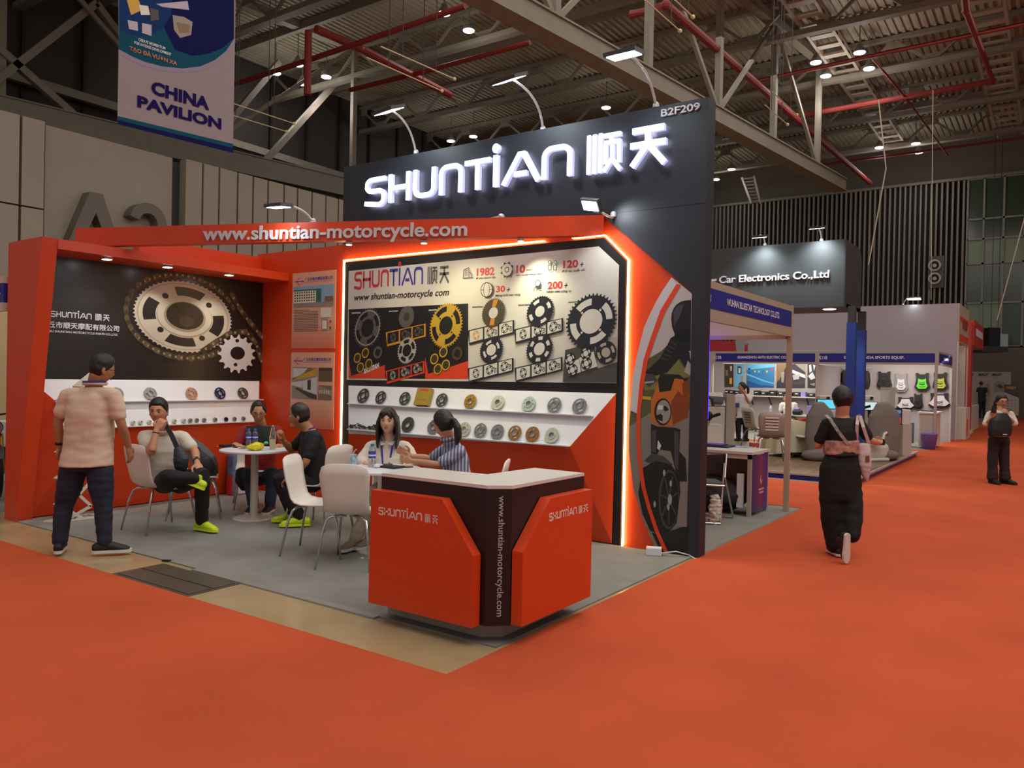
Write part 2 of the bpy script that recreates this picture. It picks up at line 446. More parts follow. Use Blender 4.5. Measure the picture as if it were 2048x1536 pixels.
# glazed part
wg = plainthing('window_1', kind='structure')
zg0 = float(onX(1990, 693, XB)[2])
GL = mat('green glass', '#3c4f3c', 0.15, 0.0, spec=0.6)
GL2 = mat('pale blind behind glass', '#7d9272', 0.3)
FRM = mat('mullion', '#8b8a80', 0.4)
zz = [zg0, float(onX(1960, 606, XB)[2]), float(onX(1960, 527, XB)[2]), float(onX(1960, 478, XB)[2]), float(onX(1960, 438, XB)[2]), ztop]
yl_ = [ys - .15]
for p in (1966, 2006, 2048): yl_.append(float(onX(p, 500, XB)[1]))
while yl_[-1] > -24: yl_.append(yl_[-1] - 1.55)
for i in range(len(yl_) - 1):
    for j in range(len(zz) - 1):
        b = MB(); b.box(XB + .1, XB + .13, yl_[i + 1] + .04, yl_[i] - .04, zz[j] + .04, zz[j + 1] - .04, GL2 if (j == 2 and i < 3) or (j == 0 and i < 2) else GL); b.build('pane', wg)
b = MB()
for y in yl_: b.box(XB, XB + .15, y - .05, y + .05, zg0, ztop, FRM)
for z in zz: b.box(XB, XB + .15, yl_[-1], yl_[0], z - .05, z + .05, FRM)
b.build('mullion_grid', wg)
# pair of air nozzles panel on slats
t = thing('air_nozzle_panel', 'grey panel with two round air nozzles on the slatted back wall', 'vent', (XB - .1, 3, 8))
p0 = onX(1857, 513, XB - .1); p1 = onX(1887, 575, XB - .1)
b = MB(); b.box(XB - .12, XB, p1[1], p0[1], p1[2], p0[2], mat('nozzle panel', '#5e5a52', .5)); b.build('panel', t)
for py in (531, 557):
    c = onX(1869.5, py, XB - .15)
    b = MB(); b.lathe([(.33, 0), (.33, .12), (.24, .14), (.22, .02), (.12, .02), (.10, .06)], (c[0], c[1], c[2]), mat('nozzle ring', '#c9c4b4', .4), 20, (-1, 0, 0)); b.build('nozzle', t)
    b = MB(); b.lathe([(.21, 0.03), (.21, .05)], (c[0], c[1], c[2]), BLACK, 16, (-1, 0, 0)); b.build('nozzle_throat', t)
# ladder hanging at the far wall
t = thing('roof_ladder', 'pale ladder slanting down above the slatted wall', 'ladder', (45, 12, 12))
pa = onX(1484, 355, 46); pb = onX(1503, 407, 46); pc = onX(1508, 352, 46.3); pd = onX(1521, 407, 46.3)
b = MB(); b.bar(pa, pb, .12, .12, SL); b.bar(pc, pd, .12, .12, SL); b.build('rail', t)
for i in range(8):
    f = (i + .5) / 8
    b = MB(); b.bar(V(pa) + (V(pb) - V(pa)) * f, V(pc) + (V(pd) - V(pc)) * f, .1, .06, SL); b.build('rung', t)
# ================================================================== CEILING
ce = plainthing('ceiling', kind='structure')
DK = mat('roof deck', '#b7b29e', 0.6, nz=0.06, nscale=.5)
DKR = mat('roof deck rib', '#a09a88', 0.6)
ZD = 15.4
b = MB(); b.box(-6, 52, -26, 34, ZD + .12, ZD + .3, DK); b.build('roof_deck', ce)
y = -8.0; b = MB()
while y < 30: b.box(10, 51, y, y + .11, ZD + .04, ZD + .12, DKR); y += .27
b.build('deck_corrugation', ce, kind='stuff')
def truss_mesh(L, h=1.25, seg=2.7):
    b = MB(); n = int(L / seg)
    b.box(-.16, .16, 0, L, 0, .2, STEEL); b.box(-.12, .12, 0, L, h, h + .16, STEEL)
    for i in range(n):
        y0 = i * seg; b.bar((0, y0, .1), (0, y0 + seg / 2, h), .1, .1, STEEL); b.bar((0, y0 + seg / 2, h), (0, y0 + seg, .1), .1, .1, STEEL)
        b.box(-.03, .03, y0 - .3, y0 + .3, .1, .45, STEEL)
        b.box(-.03, .03, y0 + seg / 2 - .3, y0 + seg / 2 + .3, h - .3, h, STEEL)
    return b
tm = truss_mesh(52)
first = None
for X in (12.6, 18.0, 23.4, 29.0, 34.2, 40.1, 45.3):
    if first is None:
        first = tm.build('roof_truss', ce); first.location = (X, -20, 14.0)
    else:
        o = first.copy(); C.objects.link(o); o.location = (X, -20, 14.0)
# purlins half way
pf = None
for X in (15.3, 20.7, 26.2, 31.6, 37.1, 42.7):
    if pf is None:
        b = MB(); b.box(-.1, .1, 0, 52, 0, .3, STEEL); pf = b.build('purlin', ce); pf.location = (X, -20, 15.1)
    else:
        o = pf.copy(); C.objects.link(o); o.location = (X, -20, 15.1)
# main box girders (skewed) with lattice above
def girder(p, q, wd, ht, name, lat_h, seg=4.3):
    p = Vector(p); q = Vector(q); d = (q - p).normalized(); L = (q - p).length
    b = MB(); b.bar(p + Vector((0, 0, ht / 2)), q + Vector((0, 0, ht / 2)), wd, ht, STEEL)
    b.bar(p, q, wd * 1.25, .05, STEEL); b.bar(p + Vector((0, 0, ht)), q + Vector((0, 0, ht)), wd * 1.25, .05, STEEL)
    b.build(name, ce)
    if lat_h:
        n = int(L / seg)
        for i in range(n + 1):
            a = p + d * seg * i + Vector((0, 0, ht)); t_ = a + Vector((0, 0, lat_h))
            bb = MB(); bb.bar(a, t_, .20, .20, STEEL, up=d); bb.build('lattice_post', ce)
            if i < n:
                e = p + d * seg * (i + 1) + Vector((0, 0, ht))
                bb = MB(); bb.bar(a if i % 2 else t_, (e + Vector((0, 0, lat_h))) if i % 2 else e, .12, .14, STEEL)
                bb.build('lattice_diagonal', ce)
        bb = MB(); bb.bar(p + Vector((0, 0, ht + lat_h)), q + Vector((0, 0, ht + lat_h)), .35, .3, STEEL); bb.build('top_chord', ce)
girder((4, 12.2, 10.05), (36.6, 8.05, 10.05), .46, .5, 'box_girder', 4.4)
girder((-2, 28.2, 9.0), (27.0, 24.1, 9.0), .4, .72, 'box_girder', 5.6, 6.4)
# wall bracing on the left
for (x0_, z0_, x1_, z1_) in ((10.2, 9.8, 13.4, 13.6), (13.4, 13.6, 17.5, 9.8), (6, 13.9, 13, 9.6), (20, 9.8, 24, 14.5), (17.5, 9.8, 20.8, 14.2)):
    b = MB(); b.bar((x0_, 26.3, z0_), (x1_, 26.3, z1_), .22, .22, STEEL); b.build('wall_brace', ce)
for z_ in (11.6,):
    b = MB(); b.bar((-4, 29.5, z_), (30, 29.5, z_ - .2), .25, .3, STEEL); b.build('wall_rail', ce)
# catwalks
def catwalk(y0, y1, x0, x1, z=14.3):
    b = MB(); b.box(x0, x1, y0, y0 + .1, z, z + .25, mat('catwalk', '#b0a794', .5)); b.box(x0, x1, y1 - .1, y1, z, z + .25, mat('catwalk', '#b0a794')); b.build('catwalk_edge', ce)
    n = int((x1 - x0) / 1.0)
    for i in range(n):
        b = MB(); b.box(x0 + i, x0 + i + .35, y0, y1, z + .02, z + .1, mat('catwalk', '#b0a794')); b.build('catwalk_plate', ce)
catwalk(6.9, 7.9, 14, 46); catwalk(1.7, 2.9, 14, 47)
# red sprinkler pipes
def pipe(pts, r, label):
    b = MB(); b.tube(pts, r, REDPIPE, 10)
    for i, p in enumerate(pts[1:-1]):
        b.ell(p, r * 1.15, r * 1.15, r * 1.15, REDPIPE, 6)
    b.build('sprinkler_pipe', label=label, cat='pipe', group='red sprinkler pipes under the roof')
zP = 13.0
def gp(x, y, z=zP): return Vector(G(x, y, z))
pipe([gp(1262, 30, 12.6), gp(1332, 10, 12.6), gp(1740, 366, 12.6) + Vector((0, 0, 0))], .13, 'thick red pipe slanting down beside the roof girder, right of the lit sign')
pipe([gp(1497, 166), gp(1760, 108), gp(2052, 47)], .07, 'thin upper red pipe crossing the roof at right')
pipe([gp(1600, 232), gp(1986, 162), gp(1932, 20), gp(1925, -60)], .11, 'red pipe with an elbow at its right end under the roof')
pipe([gp(1640, 330, 13.4), gp(2052, 275, 13.4)], .07, 'lowest red pipe, close to the far grey wall')
pipe([gp(1740, 110), gp(1812, 196), gp(1895, 310)], .04, 'short thin red branch pipe linking two crossing pipes')
pipe([gp(470, 168, 11.5), gp(612, 122, 11.5), gp(870, 33, 11.5), gp(930, 12, 11.5)], .08, 'red pipe crossing above the four lamps right of the banner')
pipe([gp(632, 58, 11.8), gp(720, 96, 11.8), gp(900, 190, 11.8)], .12, 'thick red pipe running away above the left end of the lit sign')
pipe([gp(700, 180, 11.8), gp(850, 143, 11.8), gp(1060, 85, 11.8)], .08, 'red pipe passing behind the middle street-type floodlight')
pipe([gp(617, 62, 11.8), gp(617, 62, 11.8) + Vector((0, 0, -1.9))], .11, 'short vertical red drop pipe, right of the banner')
#pipe([gp(1700, 250, 12.0), gp(1745, 366, 12.0), gp(1745, 366, 12.0) + Vector((0, 0, -.9))], .15, 'red pipe dropping at the far end of the girder')
# high bay lamps
pos = [(20.8, 17.6), (22.3, 17.7), (21.1, 25.5), (21.2, 27.0), (22.6, 25.5), (22.6, 27.0), (31.6, 6.4), (31.7, 8.0), (33.4, 6.4), (33.3, 8.0),
       (45.0, 6.3), (44.8, 8.0), (45.1, 16.0), (32.3, 26.7), (32.3, 25.2), (32.0, 17.3), (46.9, 17.6), (46.8, 6.4)]
HB = mat('high bay glow', '#ffffff', .5, emit=30, ecol='#fff1ff')
HBH = mat('high bay housing', '#8f8a80', .4, .5)
l0 = None
where = ['first of two lamps at the top, left of the girder', 'second lamp left of the wide girder at the top', 'top lamp of the four right of the banner',
         'leftmost lamp of the four right of the banner', 'rightmost lamp of the four right of the banner', 'lowest lamp of the four right of the banner',
         'top lamp of the four on the right part of the roof', 'left lamp of the four on the right part of the roof', 'right lamp of the four on the right part of the roof',
         'lowest lamp of the four on the right part of the roof', 'right lamp of the far pair above the slatted wall', 'left lamp of the far pair above the slatted wall',
         'lone lamp just right of the black sign wall', 'left lamp of the low pair above the lit sign', 'right lamp of the low pair above the lit sign',
         'lone lamp above the two lit characters', 'lowest lamp beside the black sign wall', 'small farthest lamp above the slatted wall']
for i, (x, y) in enumerate(pos):
    t = thing('high_bay_lamp', 'high bay lamp, ' + where[i], 'lamp', (x, y, 14), 'high bay lamps under the roof')
    pl_ = bpy.data.lights.new('lamp_light', 'POINT'); pl_.energy = 45; pl_.color = (1, .92, .86); pl_.shadow_soft_size = .25
    lo = bpy.data.objects.new('lamp_light', pl_); C.objects.link(lo); lo.location = (x, y, 12.9)
    if l0 is None:
        b = MB(); b.lathe([(.22, .02), (.22, .10), (.14, .2), (.08, .35), (.02, .4), (.02, 1.3)], (0, 0, 0), HBH, 16); h = b.build('housing'); h.parent = t
        b = MB(); b.lathe([(.20, 0), (.20, .03)], (0, 0, 0), HB, 16); g_ = b.build('lens'); g_.parent = h
        l0 = (h, g_)
    else:
        o = l0[0].copy(); C.objects.link(o); o.parent = t; o2 = l0[1].copy(); C.objects.link(o2); o2.parent = o
# suspended thin rods (yellowish tubes on wires)
RODM = mat('hanging rod', '#d8c9a0', .4, .2)
def rod(a, bq, z, label, wires=2):
    p = Vector(G(a[0], a[1], z)); q = Vector(G(bq[0], bq[1], z))
    t = thing('hanging_rod', label, 'rod', tuple((p + q) / 2), 'thin rods hanging from the roof')
    b = MB(); b.tube([p, q], .013, RODM, 6); b.build('tube', t)
    b = MB(); b.ell(q, .04, .04, .04, mat('rod end', '#d8cf9a', .4), 6); b.build('end_ball', t)
    for k in range(wires):
        m_ = p + (q - p) * (k + .6) / (wires + .2)
        b = MB(); b.tube([m_, m_ + Vector((0, 0, 15.4 - z))], .010, DARK, 4); b.build('wire', t)
rod((430, 195), (588, 247), 8, 'upper of the two hanging rods right of the banner')
rod((430, 220), (573, 263), 8, 'lower of the two hanging rods right of the banner')
rod((762, 93), (909, 158), 8, 'upper of the two hanging rods over the middle of the lit sign')
rod((733, 115), (884, 182), 8, 'lower of the two hanging rods over the middle of the lit sign')
rod((1350, 0), (1386, 34), 8, 'hanging rod at the top edge right of the lit sign')
rod((1290, 0), (1360, 62), 8, 'hanging rod cut by the top edge, beside the floodlight on the sign')
rod((1545, 184), (1594, 230), 8, 'short hanging rod right of the black sign wall')
rod((1530, 210), (1575, 249), 8, 'lower hanging rod right of the black sign wall')
# fine suspension wires over the aisle
def wire(a, bq, X, label):
    p = Vector(onX(a[0], a[1], X)); q = Vector(onX(bq[0], bq[1], X))
    b = MB(); b.tube([p, q], .008, mat('steel wire', '#b8b09a', .4, .3), 5)
    b.build('suspension_wire', label=label, cat='wire')
wire((1772, 337), (1737, 530), 11, 'bright slanting wire in front of the slatted wall')
wire((2060, 395), (1994, 640), 16, 'slanting wire in front of the green glazing at the right edge')
wire((1757, 200), (1772, 337), 11, 'fine wire rising to the roof from the bright slanting wire')
wire((1866, 180), (1862, 600), 20, 'vertical fine wire before the slatted wall')
# ================================================================== THE RED BOOTH
XW = 6.72
def P2(fr, *pts):
    out = []
    for x, y in pts:
        d = Vector(ray(x, y)); o = Vector(CO)
        t = (fr.o - o).dot(fr.n) / d.dot(fr.n)
        out.append(fr.inv(o + d * t))
    return out
FR = Frame((XW, 7.22, 0), (0, -1, 0))
def yz(*pts): return [(7.22 - y, z) for y, z in pts]
wr = thing('booth_wall', 'tall red and black booth wall with the lit sign on top and product boards', 'wall', (XW, 5.6, 0))
b = MB(); b.box(XW + .02, XW + .14, 2.66, 8.9, 0, 3.165, RED); b.build('red_panel', wr)
BLS_ = mat('sign black panel', '#23262f', .5)
b = MB(); b.box(XW - .015, XW + .16, 2.60, 7.22, 3.165, 4.10, BLS_); b.build('sign_panel', wr, label='black raised sign panel')
b = MB(); b.prism(yz((3.65, 3.165), (2.60, 3.165), (2.60, 0.0), (2.715, 0.0), (2.715, 2.375)), FR, -.14, .012, BLS_); b.build('black_end_panel', wr, label='black end strip with slanted upper edge')
# hexagonal black panel inside the light line
hexp = yz((7.17, 0.01), (7.17, 2.94), (3.62, 2.94), (3.375, 2.70), (3.375, 0.01))
b = MB(); b.prism(hexp, FR, -.02, .012, mat('dark brown panel', '#1b1a1d', .4)); b.build('dark_panel', wr)
LED = mat('warm light line', '#ffd070', .5, emit=13, ecol='#ffdc90')
b = MB()
for run in (((7.19, .01), (7.19, 2.965), (4.30, 2.965)), ((3.97, 2.965), (3.612, 2.965), (3.352, 2.71), (3.352, 0.01))):
    q = ribbon(yz(*run), .009); b.prism(q, FR, -.01, .022, LED)
b.build('light_line', wr, label='glowing warm yellow line around the dark panel')
# sign letters
LIT = mat('lit letter face', '#ffffff', .5, emit=5.5, ecol='#e6eaff')
LITS = mat('lit letter side', '#b6b4d8', .5, emit=1.1, ecol='#a9aef5')
FS = Frame((XW - .015, 7.22, 0), (0, -1, 0))
FSf = Frame((XW - .095, 7.22, 0), (0, -1, 0))
q = P2(FSf, (730, 352), (730, 411), (1144, 352), (1173, 276), (1241, 341), (1259, 252), (1333, 327), (1145, 291))
zl0, zl1 = (q[1][1] + q[2][1]) / 2, (q[0][1] + q[7][1]) / 2
wordmark(FS, q[0][0], q[2][0], zl0, zl1, LIT, wr, 'lit_letters', .035, .045, None, (q[3][0], q[4][0], q[5][0], q[6][0], (q[4][1] + q[6][1]) / 2, (q[3][1] + q[5][1]) / 2), side=LITS, tk=.94)
text('B2F209', FS, 7.22 - 3.045, 7.22 - 2.675, 3.995, 4.062, SILV, wr, 'booth_number', depth=.02, d0=.0, bold=.015)
# sockets / blemishes
# ---------------- main product board
bd = thing('product_board', 'large cream product board with the word mark, figures and rows of sprocket pictures', 'poster', (XW, 5.3, 2.2))
BG = mat('board cream', '#cfcfc6', .35)
FB = Frame((XW - .013, 7.22, 0), (0, -1, 0))
bp = yz((7.10, 2.83), (3.67, 2.86), (3.45, 2.665), (3.45, 1.545), (7.10, 1.51))
b = MB(); b.prism(bp, FB, 0, .004, BG); b.build('backing', bd)
LAY = .0055
class Art:
    def __init__(s, fr): s.fr = fr; s.b = MB(); s.d = LAY
    def px(s, pts, m, lift=None):
        s.d += .00006; s.b.flat(P2(s.fr, *pts), s.fr, s.d, m); return s
    def uv(s, pts, m):
        s.d += .00006; s.b.flat(pts, s.fr, s.d, m); return s
    def line(s, pts, wd, m, px=True):
        return s.uv(ribbon(P2(s.fr, *pts) if px else pts, wd), m)
    def gear(s, c, R, m, bg, teeth=40, depth=.07, hub=.42, wins=4, w0=.56, w1=.80, ws=.55, rx=1.0, sh=0.0, holes=0, hm=None, ring=None, px=True, a0=0.4):
        """printed sprocket; rx squeezes, sh slants"""
        cx, cy = P2(s.fr, c)[0] if px else c
        def tf(poly): return [(cx + (x * rx), cy + y + x * sh) for x, y in poly]
        s.uv(tf(toothed(0, 0, R, teeth, depth)), m)
        if ring: s.uv(tf(circ(0, 0, R * .88)), ring[0]); s.uv(tf(circ(0, 0, R * .84)), m)
        for i in range(wins):
            a = a0 + math.tau * i / wins
            s.uv(tf(arcwin(0, 0, R * w0, R * w1, a - ws, a + ws)), bg)
        for i in range(holes):
            a = math.tau * (i + .5) / holes
            s.uv(tf(circ(R * .5 * math.cos(a), R * .5 * math.sin(a), R * .045, n=10)), bg)
        if hub: s.uv(tf(circ(0, 0, R * hub)), hm or bg)
        return s
INK = mat('ink black', '#17181c', .4); INKR = mat('ink red', '#c83238', .4); INKB = mat('ink blue', '#3a3c9c', .4); INKG = mat('ink grey', '#54565a', .4)
GOLD = mat('ink gold', '#b59a2e', .4); GOLD2 = mat('ink orange gold', '#c98f2a', .4); SLV = mat('ink silver', '#a9a9a2', .4); SLD = mat('ink dark silver', '#5b5a55', .4)
OR = mat('ink orange red', '#d8431f', .4)
TL = mat('ink light', '#c8c8c4', .4)
a = Art(FB)
a.px([(698, 619), (937, 607), (937, 758), (698, 757)], INK)
# red base band on dark part
a.px([(698, 715), (703, 752), (770, 730), (771, 757), (698, 757)], OR)
a.px([(851, 714), (857, 748), (937, 722), (937, 758), (851, 758)], OR)
a.px([(772, 741), (851, 715), (851, 757), (772, 757)], INK)
# slanted strips (frames) with small pictures
def strip(x0, y0, x1, y1, h, fm, bgm, n, gm, off=0):
    a.px([(x0, y0), (x1, y1), (x1, y1 + h), (x0 + 3, y0 + h + 2)], fm)
    for i in range(n):
        f0 = i / n + .02; f1 = (i + 1) / n - .015
        xa_ = x0 + 2 + (x1 - x0 - 4) * f0; xb_ = x0 + 2 + (x1 - x0 - 4) * f1
        ya = y0 + 2 + (y1 - y0) * f0; yb = y0 + 2 + (y1 - y0) * f1
        a.px([(xa_, ya), (xb_, yb), (xb_, yb + h - 5), (xa_, ya + h - 4)], bgm)
        cc = ((xa_ + xb_) / 2 - (2 if i else 0), (ya + yb) / 2 + h / 2 - 2)
        a.gear(cc, .052 if h < 30 else .06, gm[i % len(gm)], bgm, 26, .06, .45, 4, .56, .8, .5, rx=.85 if i == 0 else .95, sh=.1 * i)
        if i:
            a.line([(cc[0] + 5, cc[1] - 5), (xb_ - 1, yb + h * .45)], .012, SLD)
            a.gear((xb_ - 4, yb + h * .62), .018, gm[i % len(gm)], bgm, 10, .1, .5, 0)
strip(772, 665, 852, 647, 26, GOLD2, INK, 3, [SLD, SLD, SLD])
strip(772, 742, 850, 722, 24, OR, INK, 3, [SLV, SLV, SLV])
# pictures on dark part
a.gear((736, 656), .235, SLD, INK, 34, .09, .45, 4, .60, .82, .42, rx=.98, sh=.15, ring=(SLV,), holes=4)
a.gear((814, 634), .13, SLD, INK, 38, .08, .38, 0, rx=.95, sh=.1, hm=mat('ink mid', '#3c3c3a', .4))
a.gear((815, 701), .155, SLV, INK, 30, .08, .45, 5, .55, .82, .40, rx=.95, sh=.15)
a.gear((893, 651), .25, GOLD, INK, 44, .08, .40, 4, .60, .84, .45, rx=.95, sh=.12, holes=4, ring=(GOLD2,))
for cx_, cy_, m_ in ((716, 716, GOLD), (732, 706, GOLD), (722, 735, GOLD), (739, 728, GOLD), (870, 718, GOLD), (888, 704, GOLD), (877, 738, GOLD), (893, 730, GOLD)):
    a.gear((cx_, cy_), .062, m_, INK, 20, .05, .70, 0, rx=1, sh=.15); a.gear((cx_, cy_), .034, mat('ink brown', '#4c3b22', .4), INK, 14, .1, .4, 0, sh=.15)
a.gear((757, 705), .075, SLD, INK, 26, .07, .55, 4, .1, .62, .3, sh=.1); a.gear((916, 707), .078, mat('ink brown', '#4c3b22'), INK, 28, .07, .5, 4, .1, .62, .3, sh=.1)
# cream part: gears
NV = mat('ink navy', '#23262e', .4)
a.px([(1132, 700), (1236, 674), (1235, 765), (1127, 764)], mat('ink grey block', '#4b4b48', .4))
a.px([(1190, 690), (1237, 672), (1236, 724), (1197, 737)], mat('ink beige', '#a9a294', .4))
for (x0, y0, x1, y1, gm) in ((937, 661, 1030, 640, [GOLD2, mat('ink brown'), mat('ink brown')]), (1030, 659, 1128, 636, [NV]), (937, 737, 1029, 716, [NV]), (1031, 736, 1127, 714, [NV])):
    strip(x0, y0, x1, y1, 27, NV, BG, 3, gm)
a.px([(1134, 728), (1160, 718), (1164, 744), (1140, 752)], BG); a.px([(1160, 716), (1189, 703), (1197, 733), (1166, 743)], BG)
a.gear((989, 626), .155, mat('ink brass grey', '#4a4433', .4), BG, 38, .07, .38, 0, rx=1, sh=.12)
a.uv([(x, y) for x, y in (lambda c: [(c[0] - .02, c[1] + .06), (c[0] + .03, c[1] + .065), (c[0] + .06, c[1] + .14), (c[0] + .0, c[1] + .14)])(P2(FB, (989, 626))[0])], GOLD2)
a.uv([(x, y) for x, y in (lambda c: [(c[0] - .05, c[1] - .13), (c[0] + .01, c[1] - .13), (c[0] + .02, c[1] - .06), (c[0] - .03, c[1] - .06)])(P2(FB, (989, 626))[0])], GOLD2)
a.gear((1082, 623), .158, NV, BG, 34, .07, .34, 4, .58, .80, .30, rx=1.05, sh=.18)
a.gear((1184, 643), .270, NV, BG, 40, .08, .44, 4, .58, .82, .42, rx=1.05, sh=.12, holes=4)
a.gear((985, 700), .148, NV, BG, 36, .08, .40, 4, .52, .70, .38, rx=1.05, sh=.15)
a.gear((1081, 698), .160, NV, BG, 36, .08, .40, 6, .56, .78, .24, rx=1.02, sh=.18)
a.gear((1214, 705), .118, NV, mat('ink beige'), 34, .07, .40, 4, .56, .80, .40)
for c in ((1142, 718), (1174, 707), (1147, 740), (1175, 727)): a.gear(c, .062, NV, BG, 24, .07, .45, 4, .56, .8, .4, sh=.1)
# icons
a.line([(929, 556), (930, 541), (940, 536), (941, 556)], .008, INK); a.line([(941, 545), (946, 548), (946, 555)], .008, INK); a.line([(928, 557), (948, 555)], .008, INK)
for yy_ in (543, 547, 551): a.line([(932, yy_), (938, yy_ - 1)], .006, INK)
a.gear((1016.5, 540), .085, INK, BG, 8, .2, .75, 0); a.gear((1016.5, 540), .03, INK, BG, 20, .01, .7, 0)
for xx in (1102, 1113):
    c = P2(FB, (xx, 525))[0]; a.uv(circ(c[0], c[1], .018), INK); a.uv(circ(c[0], c[1], .012), BG)
    a.line([(xx - 3, 541), (xx - 3, 531), (xx + 3, 530), (xx + 3, 540), (xx - 3, 541)], .007, INK)
c = P2(FB, (976, 580))[0]; a.uv(circ(c[0], c[1], .08), INK); a.uv(circ(c[0], c[1], .072), BG); a.uv(ribbon([(c[0] - .08, c[1]), (c[0] + .08, c[1])], .006), INK); a.uv(ribbon([(c[0], c[1] - .08), (c[0], c[1] + .08)], .006), INK)
a.uv(circ(c[0], c[1], .04, .08), INK); a.uv(circ(c[0], c[1], .034, .074), BG)
c = P2(FB, (1078, 567))[0]; a.uv(circ(c[0], c[1], .034), INK); a.uv(circ(c[0], c[1], .028), BG); a.line([(1070, 583), (1071, 578), (1076, 573)], .007, INK); a.line([(1081, 578), (1086, 577)], .007, INK); a.line([(1081, 582), (1086, 581)], .007, INK)
a.b.build('printed_pictures', bd)
c0 = P2(FB, (709, 580), (847, 547), (709, 555), (847, 575), (855, 573), (899, 570), (855, 546))
wordmark(FB, c0[0][0], c0[1][0], c0[0][1] + .015, c0[0][1] + .015 + .20, INKR, bd, 'board_wordmark', .0062, 0, (INKR, INKB),
         (c0[4][0], P2(FB, (875, 560))[0][0], P2(FB, (879, 560))[0][0], c0[5][0], c0[4][1] + .02, c0[4][1] + .22), INKG)
def ptext(s_, fr, x0, y0, x1, y1, m, par, **k):   # box given by its lower left and upper right pixel
    p, q_ = P2(fr, (x0, y0), (x1, y1)); return text(s_, fr, p[0], q_[0], p[1], q_[1], m, par, **k)
ptext('www shuntian-motorcycle com', FB, 709, 605.5, 899, 577, INK, bd, shear=.25, d0=.0062)
for s_, x0, y0, x1, y1 in (('1982', 954, 553, 990, 534), ('10', 1033, 547, 1051, 529), ('120', 1127, 537, 1157, 519), ('30', 993, 585, 1011, 571), ('200', 1096, 579, 1126, 562)):
    ptext(s_, FB, x0, y0, x1, y1, INKR, bd, d0=.0062, bold=.03)
for s_, x0, y0, x1, y1 in (('wan', 1053, 542, 1065, 538), ('+', 1161, 534, 1168, 524), ('+', 1014, 584, 1021, 575), ('+', 1129, 576, 1136, 566), ('Được thành lập', 953, 560, 992, 552),
                           ('Sản xuất hàng ngày', 1032, 553, 1087, 545), ('Đối tác xuất sắc', 1125, 545, 1172, 536), ('Mạng lưới bán hàng', 991, 595, 1042, 586), ('Nhân viên công ty', 1093, 588, 1144, 579)):
    ptext(s_, FB, x0, y0, x1, y1, INK, bd, d0=.0062, bold=.012, shear=.25)
for x0, y0, x1, y1, m_ in ((704, 628, 722, 624, WTXT), (778, 624, 797, 621, WTXT), (858, 622, 879, 618, WTXT), (945, 616, 967, 612, INK), (1037, 612, 1061, 608, INK), (1137, 606, 1164, 602, INK)):
    ptext('SHUNTIAN', FB, x0, y0, x1, y1, m_, bd, d0=.0062, bold=.04, shear=.2)
# slanted white word on red corner
pa_, pb_ = P2(FB, (729, 748), (765, 738)); f2 = Frame(FB.p(pa_[0], pa_[1], 0), FB.u * (pb_[0] - pa_[0]) + FB.v * (pb_[1] - pa_[1] + .03), FB.v)
f2.v = f2.n.cross(f2.u).normalized() * 1; f2.n = f2.u.cross(f2.v)
text('SHUNTIAN', f2, 0, .27, 0, .06, WTXT, bd, d0=.0062, bold=.05, shear=.3)
